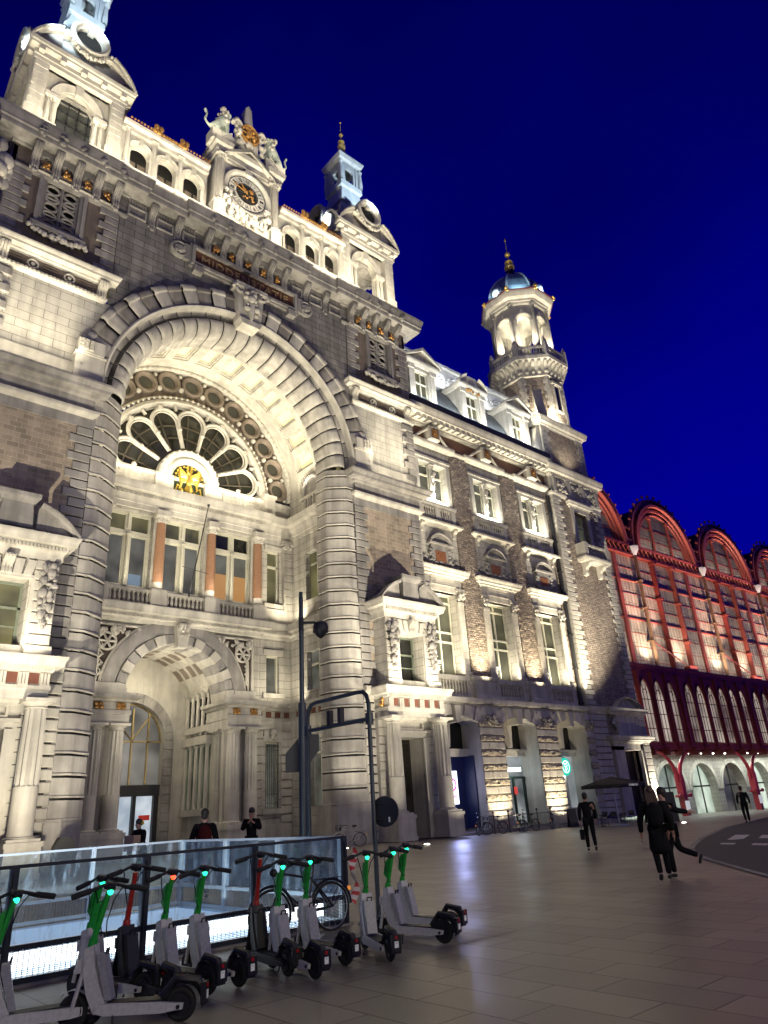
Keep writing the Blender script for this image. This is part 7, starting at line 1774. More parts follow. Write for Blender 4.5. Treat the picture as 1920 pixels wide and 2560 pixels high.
t = text_mb('STARBUCKS', .17, .004, facing(px, py-hw-.01, z0-.1), 1.15, space=1.05); obj('lettering', t, plain('white_print', (.85, .85, .8), .5, emit=.25), can, smooth=0)
m = MB(); m.tube([(px, py, gz(px)), (px, py, z0+.6)], .035, 8); obj('pole', m, STEELP, PS); m = MB(); m.box(px-.4, px+.4, py-.4, py+.4, gz(px), gz(px)+.08); obj('foot', m, STEELP, PS)
def cafe_table(x, y, lab):
    t = thing('cafe_table', lab, 'table', (x, y, gz(x)), 0, 'tables under the parasol'); z = gz(x)
    m = MB(); m.lathe([(.32, .70), (.33, .73), (.0, .73)], x, y, 16, z=z); obj('table_top', m, IRON, t); m = MB(); m.tube([(x, y, z), (x, y, z+.7)], .03, 6); m.lathe([(.22, 0), (.2, .03), (.03, .06)], x, y, 12, z=z); obj('table_leg', m, IRON, t)
cafe_table(43.0, 28.3, 'small round dark table left of the parasol pole'); cafe_table(45.6, 28.2, 'small round dark table right of the parasol pole')
def chair(x, y, a, lab):
    t = thing('cafe_chair', lab, 'chair', (x, y, gz(x)), R(a), 'chairs under the parasol', local=True)
    m = MB(); m.box(-.2, .2, -.2, .2, .43, .46); obj('seat', m, IRON, t); m = MB(); m.box(-.2, -.17, -.2, .2, .55, .86); obj('backrest', m, IRON, t)
    for p, q in ((-1, -1), (-1, 1), (1, -1), (1, 1)): m = MB(); m.tube([(p*.18, q*.18, .0), (p*.18, q*.18, .45 if p > 0 else .86)], .014, 5); obj('leg', m, IRON, t)
chair(42.3, 28.2, 0, 'dark metal chair at the far left of the parasol tables'); chair(43.7, 28.6, 180, 'dark metal chair between left table and parasol pole'); chair(46.3, 28.2, 180, 'dark metal chair at the far right of the parasol tables'); chair(44.95, 28.5, 0, 'dark metal chair between parasol pole and right table')
def board(x, y, a, h, w, col, lab):
    m = MB()
    for s in (-1, 1): m.face([(-w/2, s*.28, 0), (w/2, s*.28, 0), (w/2, s*.03, h), (-w/2, s*.03, h)]); m.box(-w/2, -w/2+.04, s*.27-.02, s*.27+.02, 0, .1); m.box(w/2-.04, w/2, s*.27-.02, s*.27+.02, 0, .1)
    o = obj('sandwich_board', m, col); o.location = (x, y, gz(x)); o.rotation_euler = (0, 0, R(a)); tag(o, lab, 'signboard')
board(43.6, 31.0, -30, 1.15, .6, IRON, 'dark pavement signboard beside the second shop pillar')
board(49.5, 27.0, -50, 1.9, .9, IRON, 'tall dark menu board in front of the lit arcade')
m = MB(); m.lathe([(.25, 0), (.32, .55), (.28, .55), (.26, .4), (0, .4)], 48.0, 27.2, 14, z=gz(48)); tag(obj('planter', m, WOODFR), 'pale round planter in front of the lit arcade', 'planter')
# floodlights let into the paving, and their glare
FLG = plain('lit_lens', (1, 1, .9), .3, emit=30, ecol=(1, .93, .75))
spots = [(25.2, 26.3, 'glowing round ground light in front of the right portico'), (22.9, 29.6, 'glowing ground light near the pale bicycle'), (45.4, 24.0, 'glowing ground light to the right of the walking pair')]
for x, y, lab in spots:
    z = gz(x); t = thing('ground_light', lab, 'lamp', (x, y, z), 0, 'lights let into the paving')
    m = MB(); m.lathe([(.2, 0), (.2, .03), (.15, .035)], x, y, 18, z=z); obj('rim', m, STEELP, t); m = MB(); m.lathe([(.15, .03), (.1, .05), (.0, .055)], x, y, 18, z=z); obj('lens', m, FLG, t)
m = MB(); m.prism([(-.38, 0), (.38, 0), (.38, 1.1), (.2, 1.4), (-.2, 1.4), (-.38, 1.1)], -.2, .2); o = obj('cable_box', m, IRON); o.location = (9.8, 30.0, 0); tag(o, 'dark eight-sided box standing before the left arch pier', 'box')
# red and white tape on the barrier corner
m = MB(); rows = []; g_ = random.Random(5)
for i in range(13): 
    z = 1.2 - .07*i; rows.append([(7.87+.05*sin(i*.9)+.02*k+.006*i*.3, 10.05-.02*k+.015*cos(i*1.7), z - .03*k) for k in range(4)])
m.grid(rows)
TAPE, nt, b = newmat('red_white_tape'); tc = N(nt, 'ShaderNodeTexCoord'); wv = N(nt, 'ShaderNodeTexWave', Scale=4.0, Distortion=2.0); wv.bands_direction = 'DIAGONAL'; L(nt, tc.outputs['Object'], wv.inputs['Vector']); rp = N(nt, 'ShaderNodeValToRGB'); rp.color_ramp.interpolation = 'CONSTANT'; rp.color_ramp.elements[0].color = (.5, .02, .03, 1); rp.color_ramp.elements[1].color = (.6, .55, .55, 1); rp.color_ramp.elements[1].position = .5; L(nt, wv.outputs[0], rp.inputs[0]); L(nt, rp.outputs[0], b.inputs['Base Color'])
tag(obj('barrier_tape', m, TAPE, recalc=False), 'red and white tape hanging from the right corner of the glass barrier', 'tape')
# ================================================================== PEOPLE
SKIN = plain('skin', (.45, .25, .18), .6, var=.08); HAIRD = plain('dark_hair', (.02, .014, .01), .6, var=.3)
def skinned(name, nodes, mat, parent, sub=2):
    # nodes: {key: (pos, radius, parent key)}; the first node is the root
    keys = list(nodes); idx = {k: i for i, k in enumerate(keys)}
    me = bpy.data.meshes.new(name)
    me.from_pydata([nodes[k][0] for k in keys], [(idx[k], idx[nodes[k][2]]) for k in keys if nodes[k][2]], [])
    o = bpy.data.objects.new(name, me); COL.objects.link(o)
    md = o.modifiers.new('Skin', 'SKIN'); md.branch_smoothing = .3; md.use_smooth_shade = True
    if not me.skin_vertices: return o
    for i, k in enumerate(keys):
        r = nodes[k][1]; sv = me.skin_vertices[0].data[i]; sv.radius = r if isinstance(r, tuple) else (r, r); sv.use_root = (i == 0)
    s2 = o.modifiers.new('Smooth', 'SUBSURF'); s2.levels = s2.render_levels = sub
    me.materials.append(mat)
    if parent: o.parent = parent
    return o
def person(label, loc, head, h, pose, coat, legs, hair=HAIRD, coatlen=.0, hairlong=False, extras=None):
    # local frame: +x forward, +y to the person's left, feet at z = 0
    k = h/1.75; t = thing('person', label, 'person', loc, R(head), None, local=True)
    V = lambda x, y, z: (x*k, y*k, z*k)
    lean = pose.get('lean', 0.0)
    J = {'pelvis': (0, 0, .95), 'waist': (.01+lean*.3, 0, 1.1), 'chest': (.0+lean*.7, 0, 1.32), 'neck': (.0+lean, 0, 1.48), 'skull': (.03+lean*1.15, 0, 1.57), 'crown': (.02+lean*1.2, 0, 1.70)}
    for s, n in ((1, 'l'), (-1, 'r')):
        J['sh_'+n] = (lean*.9, s*.19, 1.42)
        e, w_ = pose.get('arm_'+n, ((-.04, s*.27, 1.13), (.06, s*.27, .88)))
        J['el_'+n] = e; J['wr_'+n] = w_
        J['hip_'+n] = (0, s*.095, .92)
        kn, an = pose.get('leg_'+n, ((.05, s*.1, .5), (.0, s*.1, .09)))
        J['kn_'+n] = kn; J['an_'+n] = an
    B = {}
    def put(key, pos, r, par): B[key] = (V(*pos), r*k if not isinstance(r, tuple) else (r[0]*k, r[1]*k), par)
    put('pelvis', J['pelvis'], (.13, .105), None); put('waist', J['waist'], (.10, .08), 'pelvis'); put('chest', J['chest'], (.11, .085), 'waist'); put('neck', J['neck'], .055, 'chest'); put('skull', J['skull'], (.072, .085), 'neck'); put('crown', J['crown'], (.068, .08), 'skull')
    for s, n in ((1, 'l'), (-1, 'r')):
        put('sh_'+n, J['sh_'+n], .045, 'chest'); put('el_'+n, J['el_'+n], .042, 'sh_'+n); put('wr_'+n, J['wr_'+n], .028, 'el_'+n)
        d = (Vector(J['wr_'+n]) - Vector(J['el_'+n])).normalized(); pal = Vector(J['wr_'+n]) + d*.07; put('pa_'+n, tuple(pal), (.036, .018), 'wr_'+n)
        side = Vector((1, 0, 0)) if abs(d.x) < .8 else Vector((0, 0, 1)); side = (side - d*side.dot(d)).normalized()
        for f, (off, ln) in enumerate(((-.03, .055), (-.01, .072), (.01, .078), (.028, .07))):
            a = pal + side*off + d*.035; b = a + d*ln*.55; c = b + d*ln*.4 + Vector((.012, -s*.012, 0)); par = 'pa_'+n
            for q, p in enumerate((a, b, c)): kk = f'f{f}{q}{n}'; put(kk, tuple(p), .0085-.001*q, par); par = kk
        a = pal - d*.03 + side*.045; b = a + d*.035 + side*.015; put('t0'+n, tuple(a), .011, 'wr_'+n); put('t1'+n, tuple(b), .009, 't0'+n)
        put('hip_'+n, J['hip_'+n], .085, 'pelvis'); put('kn_'+n, J['kn_'+n], .055, 'hip_'+n); put('an_'+n, J['an_'+n], .038, 'kn_'+n)
    skinned('body', B, SKIN, t)
    C = {}
    def pc(key, pos, r, par): C[key] = (V(*pos), r*k if not isinstance(r, tuple) else (r[0]*k, r[1]*k), par)
    pc('waist', J['waist'], (.155, .125), None); pc('chest', J['chest'], (.18, .14), 'waist'); pc('collar', (J['neck'][0], 0, 1.47), (.085, .085), 'chest'); pc('collar2', (J['neck'][0]-.01, 0, 1.51), (.08, .085), 'collar'); pc('hem', (0, 0, .9 - coatlen*.5), (.165+coatlen*.12, .14+coatlen*.1), 'waist')
    if coatlen: pc('hem2', (-.02, 0, .88 - coatlen), (.17+coatlen*.18, .15+coatlen*.14), 'hem')
    for n in 'lr':
        pc('sh_'+n, J['sh_'+n], .092, 'chest'); pc('el_'+n, J['el_'+n], .066, 'sh_'+n); w_ = Vector(J['el_'+n]).lerp(Vector(J['wr_'+n]), .92); pc('wr_'+n, tuple(w_), .05, 'el_'+n)
    skinned('coat', C, coat, t)
    T_ = {}
    def pt(key, pos, r, par): T_[key] = (V(*pos), r*k, par)
    pt('pelvis', J['pelvis'], .135, None)
    for n in 'lr': pt('hip_'+n, J['hip_'+n], .105, 'pelvis'); pt('kn_'+n, J['kn_'+n], .075, 'hip_'+n); pt('an_'+n, J['an_'+n], .058, 'kn_'+n)
    skinned('trousers', T_, legs, t)
    for s, n in ((1, 'l'), (-1, 'r')):
        a = Vector(J['an_'+n]); kn = Vector(J['kn_'+n]); sh = (a-kn).normalized(); fwd = Vector((1, 0, 0)) - sh*sh.x; fwd.normalize()
        S_ = {}; base = a + sh*.045
        S_['heel'] = (V(*(base - fwd*.05)), (.045*k, .04*k), None); S_['mid'] = (V(*(base + fwd*.06)), (.045*k, .036*k), 'heel'); S_['toe'] = (V(*(base + fwd*.16 + sh*.008)), (.042*k, .028*k), 'mid')
        skinned('shoe', S_, BLACKP, t, 1)
    m = MB(); hc = J['crown']; m.ball(V(hc[0]-.02, 0, hc[2]-.005), .1*k, 14, 10, 1.05, .92, .98)
    if hairlong:
        for q in range(9): m.tube([V(hc[0]-.05, -.07+.0175*q, hc[2]), V(hc[0]-.12, -.085+.021*q, 1.55), V(hc[0]-.11, -.1+.025*q, 1.32)], [.035*k, .035*k, .014*k], 6)
    else: m.ball(V(hc[0]-.05, 0, hc[2]-.07), .075*k, 10, 8, .8, 1, 1)
    obj('hair', m, hair, t)
    m = MB(); m.ball(V(J['skull'][0]+.1, 0, J['skull'][2]+.03), .016*k, 6, 5, 1.2, .8, 1.6)
    for s in (-1, 1): m.ball(V(J['skull'][0]+.0, s*.082, J['skull'][2]+.03), .026*k, 6, 5, .7, .4, 1.2)
    f = obj('nose_and_ears', m, SKIN, t)
    m = MB()
    for s in (-1, 1): m.ball(V(J['skull'][0]+.083, s*.03, J['skull'][2]+.055), .011*k, 6, 5)
    m.ball(V(J['skull'][0]+.088, 0, J['skull'][2]-.025), .02*k, 6, 4, .4, 1.2, .35); obj('eyes_and_mouth', m, HAIRD, t)
    if extras: extras(t, V)
    return t
COATB = fabric('black_wool', (.010, .010, .011)); TRB = fabric('black_trousers', (.010, .010, .011)); NAVY = fabric('navy_jacket', (.011, .012, .016)); MAROON = fabric('maroon_backpack', (.06, .010, .010))
walkA = {'leg_l': ((.16, .1, .53), (.18, .1, .1)), 'leg_r': ((-.02, -.1, .5), (-.22, -.1, .16)), 'arm_l': ((-.1, .26, 1.14), (-.08, .26, .9)), 'arm_r': ((.08, -.27, 1.14), (.2, -.25, .92))}
walkB = {'leg_r': ((.14, -.1, .53), (.14, -.1, .1)), 'leg_l': ((0, .1, .5), (-.2, .1, .15)), 'arm_r': ((-.12, -.27, 1.14), (-.1, -.27, .9)), 'arm_l': ((.1, .26, 1.14), (.2, .24, .92))}
def bag(t, V):
    m = MB(); m.box(-.16, .16, .2, .32, .36, .66); m.tube([(-.08, .26, .66), (-.06, .26, .8), (.06, .26, .8), (.08, .26, .66)], .012, 5); b = MB(); b.grid([[( (-.16 if i in (0, 3) else .16)*(1.0 if z < .5 else .8), .2 if i < 2 else .32, z) for i in (0, 1, 2, 3)] for z in (.36, .5, .66)], closed=True); obj('carried_bag', m, COATB, t)
def rucksack(mat):
    def f(t, V):
        m = MB(); m.ball(V(-.2, 0, 1.22), .2, 12, 10, .6, .85, 1.25); m.ball(V(-.29, 0, 1.12), .12, 10, 8, .5, 1, .9)
        for s in (-1, 1): m.tube([V(-.1, s*.12, 1.45), V(.06, s*.13, 1.46), V(.14, s*.14, 1.3), V(.02, s*.17, 1.08)], .022, 6)
        obj('backpack', m, mat, t)
    return f
# heading: walking away from the camera is about 48 degrees
person('person in black walking away with a small bag in the left hand', (21.6, 14.75, gz(21.6)), 40, 1.76, walkA, COATB, TRB, extras=bag)
person('long-haired person in a long dark coat walking away, nearest on the square', (14.6, 8.35, 0), 36, 1.75, {**walkB, 'arm_l': ((-.02, .3, 1.12), (.03, .31, .87)), 'arm_r': ((-.02, -.3, 1.12), (.0, -.31, .87))}, COATB, TRB, plain('brown_hair', (.05, .022, .012), .6, var=.3), .42, True, rucksack(COATB))
person('person in dark clothes half hidden beside the long-coated one, elbow out, rear leg kicked back', (15.2, 8.35, 0), 118, 1.72, {'leg_l': ((.12, .1, .52), (.1, .1, .1)), 'leg_r': ((-.09, -.1, .54), (-.44, -.12, .4)), 'arm_r': ((-.2, -.42, 1.28), (-.42, -.55, 1.24)), 'lean': .05}, NAVY, TRB)
person('person in a dark jacket walking towards the lit arcade on the far right', (42.4, 18.7, gz(42.4)), 30, 1.86, walkB, NAVY, TRB)
person('person seen from behind with a maroon backpack, behind the glass barrier', (8.7, 16.75, 0), 65, 1.89, {}, COATB, TRB, extras=rucksack(MAROON))
def phone(t, V):
    m = MB(); m.box(.3, .315, .0, .07, 1.4, 1.53); obj('phone', m, IRON, t)
person('person in black facing the square, both hands raised holding a phone', (12.6, 21.1, 0), 228, 1.93, {'arm_l': ((.06, .26, 1.2), (.26, .1, 1.38)), 'arm_r': ((.06, -.26, 1.2), (.27, -.02, 1.4))}, COATB, TRB, extras=phone)
def box_(t, V):
    m = MB(); m.box(.28, .55, -.2, .2, .95, 1.38); m.tube([(.3, -.21, 1.1), (.55, -.21, 1.1)], .012, 4); obj('cardboard_box', m, plain('brown_cardboard', (.42, .3, .2), .8), t)
    m = MB(); m.ball(V(.12, 0, 1.66), .1, 12, 8, 1.05, .95, .75); obj('yellow_cap', m, plain('yellow_cap', (.8, .55, .03), .6), t)
person('person in a yellow cap bending over a carried box by the station entrance', (9.7, 22.6, 0), 200, 1.8, {'lean': .16, 'arm_l': ((.22, .25, 1.12), (.4, .2, 1.02)), 'arm_r': ((.22, -.25, 1.12), (.4, -.2, 1.02))}, COATB, TRB, extras=box_)

# ================================================================== LIGHT
def aim(o, tgt):
    d = Vector(tgt) - o.location; o.rotation_euler = d.to_track_quat('-Z', 'Y').to_euler()
def spot(n, loc, tgt, e, col=(1, .9, .7), ang=60, blend=.5, rad=.15):
    l = bpy.data.lights.new(n, 'SPOT'); l.energy = e; l.color = col; l.spot_size = R(ang); l.spot_blend = blend; l.shadow_soft_size = rad
    o = bpy.data.objects.new(n, l); COL.objects.link(o); o.location = loc; aim(o, tgt); return o
def strip(n, loc, tgt, sx, sy, e, col=(1, .9, .7), spread=160):
    l = bpy.data.lights.new(n, 'AREA'); l.shape = 'RECTANGLE'; l.size = sx; l.size_y = sy; l.energy = e; l.color = col; l.spread = R(spread)
    o = bpy.data.objects.new(n, l); COL.objects.link(o); o.location = loc; aim(o, tgt); return o
def pointl(n, loc, e, col=(1, .9, .7), r=.1):
    l = bpy.data.lights.new(n, 'POINT'); l.energy = e; l.color = col; l.shadow_soft_size = r
    o = bpy.data.objects.new(n, l); COL.objects.link(o); o.location = loc; return o
WARM = (1, .90, .68); CREAM = (1, .91, .72); COOL = (.72, .9, 1)
# floodlights standing in the square: low ones that graze the front from below, plus weak fill spots added unseen behind the camera
FL = (1, .90, .70)
spot('front_fill', (13, -14, 9), (XC-4, 33, 15), 3800, FL, 75, .6, .5)
spot('front_fill', (36, -10, 9), (XC+14, 33, 16), 4200, FL, 85, .6, .5)
spot('low_flood', (38.5, 19, .5), (XC+9, 33, 19), 22000, FL, 62, .7, .15)
spot('low_flood', (0, 19, .5), (XC-10, 33, 19), 22000, FL, 62, .7, .15)
spot('low_flood', (17, 21, .4), (XC, 33, 27), 20000, FL, 60, .8, .15)
spot('low_flood', (24, 20, .4), (XC+13, 33, 20), 20000, FL, 64, .8, .2)
spot('low_flood', (7, 24, .4), (XC-9, 33, 6), 3200, FL, 75, .8, .25)
pointl('plaza_fill', (-3.5, -3, 6.5), 700, (1, .9, .66), .3); pointl('plaza_fill', (4, -9, 7.5), 1300, (1, .9, .6), .4); pointl('plaza_fill', (26, -2, 8), 1100, (1, .88, .58), .4)  # unseen fill points, added to balance the blue sky light on the square
# lights let into the paving by the piers
for x, y, tx, ty, tz, e in ((25.2, 26.3, 27.5, 32.5, 7, 1600), (25.0, 29.2, 25.3, 32.8, 8, 1100), (11.6, 29.6, 11.3, 32.8, 8, 1100), (7, 26.5, 6.0, 32.5, 6, 1500), (33.5, 28, 31.5, 32, 5, 600)):
    spot('ground_uplight', (x, y, .12), (tx, ty, tz), e, CREAM, 70, .7, .1)
# lamps behind the ledges
for s in (-1, 1):
    strip('attic_strip', (XC+s*5.9, 30.9, 37.9), (XC+s*5.9, 33.3, 41.8), 5.6, .15, 330, WARM, 130)
    strip('gable_strip', (XC+s*1.6, 30.8, 38.0), (XC+s*1.2, 33.2, 43.5), 2.4, .15, 190, WARM, 130)
    strip('tower_strip', (XC+s*11.6, 30.4, 37.9), (XC+s*11.6, 33.2, 44.0), 5.6, .15, 520, WARM, 120)
    pointl('tower_lamp', (XC+s*11.6, 36.0, 40.2), 260, WARM, .3)
    spot('tower_side', (XC+s*11.6-6.5, 33.5, 38.6), (XC+s*11.6-2.5, 35, 43), 900, WARM, 90, .8, .2)
    strip('ledge_strip', (XC+s*12.2, 31.6, 22.9), (XC+s*12.2, 33.0, 27.0), 4.2, .12, 75, WARM, 140)
    strip('frieze_strip', (XC+s*12, 31.4, 22.95), (XC+s*12, 32.4, 29.2), 4.6, .1, 150, WARM, 70)
    strip('portico_strip', (XC+s*PCH, 30.9, 8.48), (XC+s*PCH, 31.5, 10.2), 3.6, .1, 70, WARM, 150)
    spot('cupola_spot', (XC+s*11.6-3.3, 34.6, 46.6), (XC+s*11.6, 35.9, 52.5), 6000, COOL, 60, .6, .2)
    spot('cupola_spot', (XC+s*11.6+1.5, 29.6, 47.6), (XC+s*11.6, 35.9, 54.5), 5000, COOL, 60, .6, .2)
    spot('eye_spot', (XC+s*11.6, 29.8, 45.0), (XC+s*11.6, 33, 47.5), 160, WARM, 70, .8, .2)
    strip('vault_strip', (XC+s*7.4, 36.6, 22.9), (XC+s*2.0, 37.2, 30.5), 3.2, .2, 300, WARM, 160)
    strip('recess_side', (XC+s*7.2, 38.2, 13.7), (XC+s*7.6, 39.0, 19.0), 1.2, .2, 90, WARM, 150)
    strip('side_low', (XC+s*6.6, 38.0, 8.4), (XC+s*6.8, 39.6, 12), 2.4, .15, 80, WARM, 150)
spot('cupola_spot', (XC-14.2, 30.0, 46.8), (XC-11.6, 35.9, 50.5), 1800, COOL, 70, .6, .2)
strip('rose_strip', (XC, 38.2, 21.5), (XC, 39.9, 27.0), 10.5, .15, 420, WARM, 150)
strip('balcony_strip', (XC, 38.55, 14.7), (XC, 39.6, 18), 10.0, .15, 150, CREAM, 150)
strip('arch_strip', (XC, 37.4, 8.4), (XC, 39.6, 12), 8.5, .15, 170, CREAM, 150)
pointl('vestibule_lamp', (XC, 42.5, 9.2), 300, WARM, .3); pointl('entrance_lamp', (XC+1.2, 37.2, 6.2), 110, CREAM, .3); pointl('entrance_lamp', (XC-3, 37.2, 6.2), 70, CREAM, .3)
pointl('recess_ground_lamp', (XC+6, 36.8, 5.5), 80, CREAM, .3)
# side wing
for x in (38.75, 44.95, 50.3, 34.2): spot('wing_uplight', (x, 31.9, 8.45), (x, 33.5, 16.0), 5200, (1, .86, .60), 66, .9, .1)
for c in BC:
    strip('window_strip', (c, 33.35, 9.98), (c, 33.9, 13), 2.2, .1, 170, WARM, 140)
    strip('top_window_strip', (c, 33.1, 22.9), (c, 33.7, 25.0), 2.6, .1, 200, (1, .95, .78), 150)
strip('roof_strip', (41.8, 32.6, 31.35), (41.8, 34.4, 34.6), 16, .12, 900, (.97, .99, .95), 150)
strip('roof_upper_strip', (41.8, 33.9, 35.9) if False else (41.8, 34.6, 36.3), (41.8, 36.0, 37.6), 16, .12, 420, (1, .93, .85), 150)
strip('cresting_strip', (38, 36.5, 39.3), (38, 38.2, 40.6), 9, .1, 160, (.9, .95, 1), 150)
strip('wing_cornice_strip', (41.8, 33.1, 28.15), (41.8, 33.2, 30.0), 15, .08, 25, WARM, 150)
for x in (38.4, 44.65): spot('pillar_uplight', (x-.2, 31.2, .15), (x, 32.8, 3.0), 1500, (1, .86, .62), 95, .9, .1)
# corner tower
spot('tower_flood', (49.0, 27.0, 2.0), (54.5, 33, 31), 36000, FL, 56, .7, .2)
spot('tower_uplight', (58.2, 31.9, .2), (57.9, 33.0, 9), 4200, CREAM, 60, .8, .1)
strip('octagon_strip', (53.2, 33.1, 36.1), (53.9, 34.0, 40), 3.5, .2, 520, WARM, 150); strip('octagon_strip', (51.0, 35.6, 36.1), (52.0, 36.2, 40), 3.5, .2, 420, WARM, 150)
for a in (-90, -135, 180, -45):
    t = R(a); spot('lantern_spot', (tcx+3.6*cos(t), tcy+3.6*sin(t), 45.2), (tcx+2.6*cos(t), tcy+2.6*sin(t), 50), 1700, WARM, 110, .6, .15)
    spot('dome_spot', (tcx+3.95*cos(t), tcy+3.95*sin(t), 52.8), (tcx+1.2*cos(t), tcy+1.2*sin(t), 56.5), 260, (.6, .84, 1), 110, .6, .15)
pointl('lantern_core', (tcx, tcy, 46.5), 2600, WARM, .3)
# train hall
spot('shaft_spot', (46.5, 33.4, 36.5), (51.6, 36.5, 33.0), 1500, WARM, 90, .8, .2); spot('shaft_spot', (48.0, 33.2, 31.6), (52.4, 35.2, 39.5), 2600, WARM, 60, .8, .2); spot('shaft_spot', (54.6, 31.2, 30.9), (54.6, 33.3, 34.5), 500, WARM, 110, .8, .2)
for i in range(1, nb):
    x = HX+HP*i
    yy = HY - (x-64.5)*math.tan(R(1.6))
    strip('gable_strip', (x+7.4, yy-1.5, 26.0), (x+7.4, yy, 30.5), 11, .1, 170, (1, .8, .68), 140)
    spot('hall_uplight', (x-1.4, yy-1.6, 13.2), (x+.6, yy, 22), 2400, (1, .82, .62), 100, .8, .15); spot('hall_uplight', (x+5.6, yy-1.7, 13.2), (x+5.4, yy, 22), 2200, (1, .80, .6), 90, .8, .15)
    spot('gable_uplight', (x+.2, yy-2.2, 13.3), (x+3.8, yy-.3, 31), 9000, (1, .62, .5), 46, .7, .15); spot('gable_uplight', (x-.4, yy-2.2, 13.3), (x-4.0, yy-.3, 31), 9000, (1, .62, .5), 46, .7, .15)
strip('hall_strip', (96, 33.4, 13.15), (96, 34.8, 18), 74, .2, 2200, (1, .86, .70), 140)
strip('gallery_fill', (80, 29.0, .1), (80, 33.3, 9), 44, .3, 420, (1, .8, .7), 120)  # fill strip added at street level, lifts the dark gallery front
strip('arcade_light', (78, 34.9, 4.8), (78, 35.3, 0), 36, .4, 900, (.9, 1, .9), 160)
# shops and stairwell
pt_ = pointl('blue_screen_glow', (35.0, 33.4, 2.9), 40, (.25, .35, 1), .3); spot('screen_wash', (34.8, 33.6, 2.6), (31.0, 26, 0), 700, (.42, .48, 1), 100, .8, .6)
pointl('cafe_glow', (41.6, 33.9, 3.4), 55, (.8, .92, 1), .3); pointl('cafe_glow', (47.6, 33.9, 3.4), 55, (.85, .92, 1), .3)
strip('stairwell_tube', (2, 10.6, -.35), (2, 13.0, -.9), 11, .12, 700, (.82, .92, 1), 170)
strip('stairwell_ceiling', (4, 15.6, -.5), (4, 12.5, -1.6), 7, .2, 420, (.85, .93, 1), 170)

# ================================================================== LION STATUES
def lion(label, x, z, flip):
    f = flip; n = {'hip': ((-.5*f, 0, .62), .4, None), 'belly': ((-.2*f, 0, 1.05), .38, 'hip'), 'chest': ((.2*f, 0, 1.55), .44, 'belly'), 'neck': ((.3*f, -.05, 2.1), .42, 'chest'), 'head': ((.45*f, -.12, 2.5), .3, 'neck'), 'muzzle': ((.75*f, -.2, 2.4), .17, 'head'),
         'tail1': ((-.95*f, 0, .5), .1, 'hip'), 'tail2': ((-1.25*f, 0, .95), .08, 'tail1'), 'tail3': ((-1.1*f, 0, 1.5), .08, 'tail2'), 'tuft': ((-1.3*f, 0, 1.95), .13, 'tail3')}
    for s, q in ((-1, 'a'), (1, 'b')):
        n['thigh'+q] = ((-.3*f, s*.32, .5), .26, 'hip'); n['hock'+q] = ((-.6*f, s*.36, .18), .13, 'thigh'+q); n['paw'+q] = ((-.05*f, s*.36, .1), .12, 'hock'+q)
        n['fore'+q] = ((.4*f, s*.24, .95), .17, 'chest'); n['fpaw'+q] = (((.5+.12*s)*f, s*.25, .1), .13, 'fore'+q)
    t = thing('lion_statue', label, 'statue', (x, YW+.1, z), 0, 'lions on the clock gable', local=True)
    skinned('lion_body', n, plain('pale_green_bronze', (.45, .5, .42), .6, var=.25), t)
    m = MB(); g = random.Random(3)
    for _ in range(34): m.ball((.2*f+g.uniform(-.4, .3)*f, g.uniform(-.42, .35), 2.05+g.uniform(-.6, .6)), g.uniform(.12, .22), 7, 5)
    obj('mane', m, STONE, t); m = MB(); m.box(-.85, .85, -.5, .5, -1.0, .02); obj('plinth', m, STONE, t)
lion('stone lion on the left shoulder of the clock gable, tail raised', XC-2.25, 46.7, 1)
lion('stone lion on the right shoulder of the clock gable', XC+2.1, 46.7, -1)
for s in (-1, 1): spot('lion_spot', (XC+s*3.2, 30.5, 45.5), (XC+s*2.3, 32.8, 48.5), 420, WARM, 80, .7, .2)
spot('cartouche_spot', (XC, 30.0, 45.6), (XC, 32.8, 49.0), 420, WARM, 70, .7, .2)

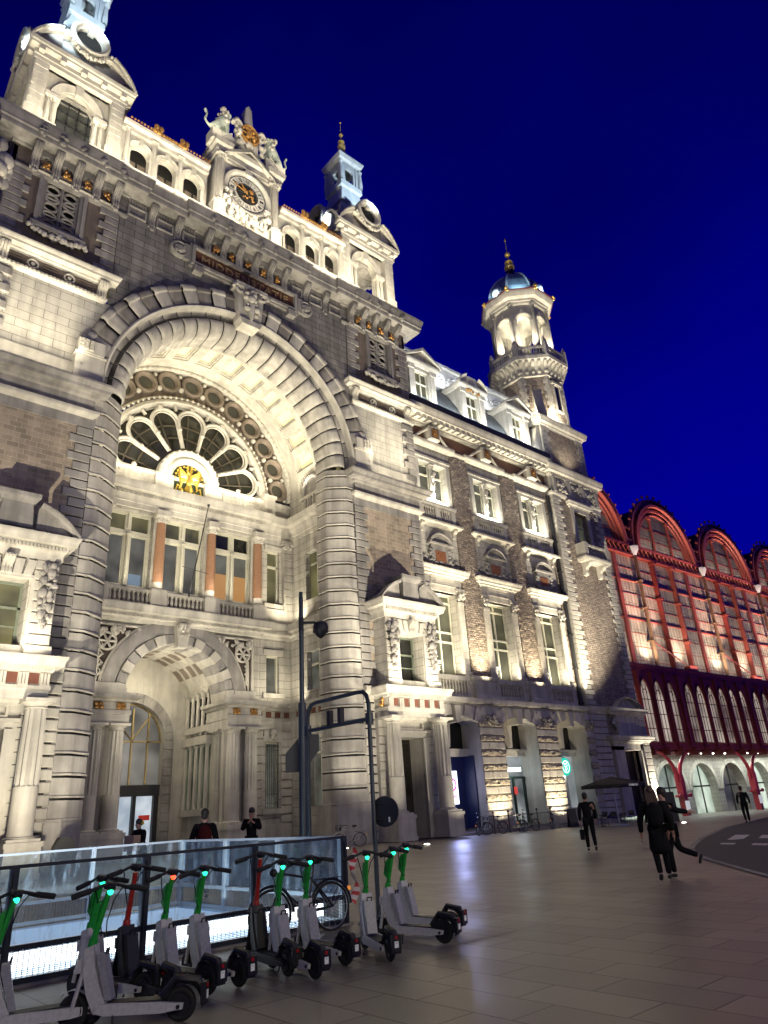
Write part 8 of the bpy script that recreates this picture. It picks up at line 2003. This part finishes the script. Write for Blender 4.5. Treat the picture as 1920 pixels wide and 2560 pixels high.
# ================================================================== SKY AND CAMERA
wd = bpy.data.worlds.new('World'); sc.world = wd; wd.use_nodes = True
nt = wd.node_tree; bg = nt.nodes['Background']
tc = N(nt, 'ShaderNodeTexCoord'); sp = N(nt, 'ShaderNodeSeparateXYZ'); L(nt, tc.outputs['Generated'], sp.inputs[0])
rp = N(nt, 'ShaderNodeValToRGB'); L(nt, sp.outputs[2], rp.inputs[0])
e = rp.color_ramp.elements; e[0].position = 0; e[0].color = (.0002, .0004, .17, 1); e[1].position = 1; e[1].color = (.00005, .0001, .045, 1)
for p, c in ((.35, (.0001, .0002, .19)), (.62, (.0001, .0001, .12))): q = e.new(p); q.color = (*c, 1)
no = N(nt, 'ShaderNodeTexNoise', Scale=2.2, Detail=3.0); L(nt, tc.outputs['Generated'], no.inputs['Vector'])
mr = N(nt, 'ShaderNodeMapRange'); mr.inputs['From Min'].default_value = .35; mr.inputs['From Max'].default_value = .7; mr.inputs['To Min'].default_value = .8; mr.inputs['To Max'].default_value = 1.25
dt = N(nt, 'ShaderNodeVectorMath', operation='DOT_PRODUCT'); L(nt, tc.outputs['Generated'], dt.inputs[0]); dt.inputs[1].default_value = (.75, -.45, -.2); ma = N(nt, 'ShaderNodeMath', operation='MULTIPLY_ADD'); ma.inputs[1].default_value = .45; L(nt, dt.outputs['Value'], ma.inputs[0]); L(nt, no.outputs[0], ma.inputs[2]); L(nt, ma.outputs[0], mr.inputs['Value'])
mx = N(nt, 'ShaderNodeMix', data_type='RGBA', blend_type='MULTIPLY'); mx.inputs['Factor'].default_value = 1; L(nt, rp.outputs[0], mx.inputs[6]); L(nt, mr.outputs[0], mx.inputs[7]); L(nt, mx.outputs[2], bg.inputs[0]); bg.inputs[1].default_value = 1.0
cam = bpy.data.cameras.new('camera'); co = bpy.data.objects.new('camera', cam); COL.objects.link(co)
PIT, ROL, YAW = R(23.1105), R(-3.6273), R(42.1533)
fw = Vector((sin(YAW)*cos(PIT), cos(YAW)*cos(PIT), sin(PIT))); r0 = Vector((cos(YAW), -sin(YAW), 0)); u0 = r0.cross(fw)
rt = r0*cos(ROL) + u0*sin(ROL); up = -r0*sin(ROL) + u0*cos(ROL)
co.matrix_world = Matrix(((rt.x, up.x, -fw.x, 0), (rt.y, up.y, -fw.y, 0), (rt.z, up.z, -fw.z, 1.65), (0, 0, 0, 1)))
cam.sensor_fit = 'HORIZONTAL'; cam.sensor_width = 36; cam.lens = 36*1740/1920; cam.clip_start = .05; cam.clip_end = 2000
sc.camera = co
sc.view_settings.view_transform = 'Standard'; sc.view_settings.look = 'None'; sc.view_settings.exposure = 0.25; sc.view_settings.gamma = 1
sc.cycles.max_bounces = 6; sc.cycles.diffuse_bounces = 3; sc.cycles.transparent_max_bounces = 16; sc.cycles.use_denoising = True; sc.cycles.sample_clamp_indirect = 6
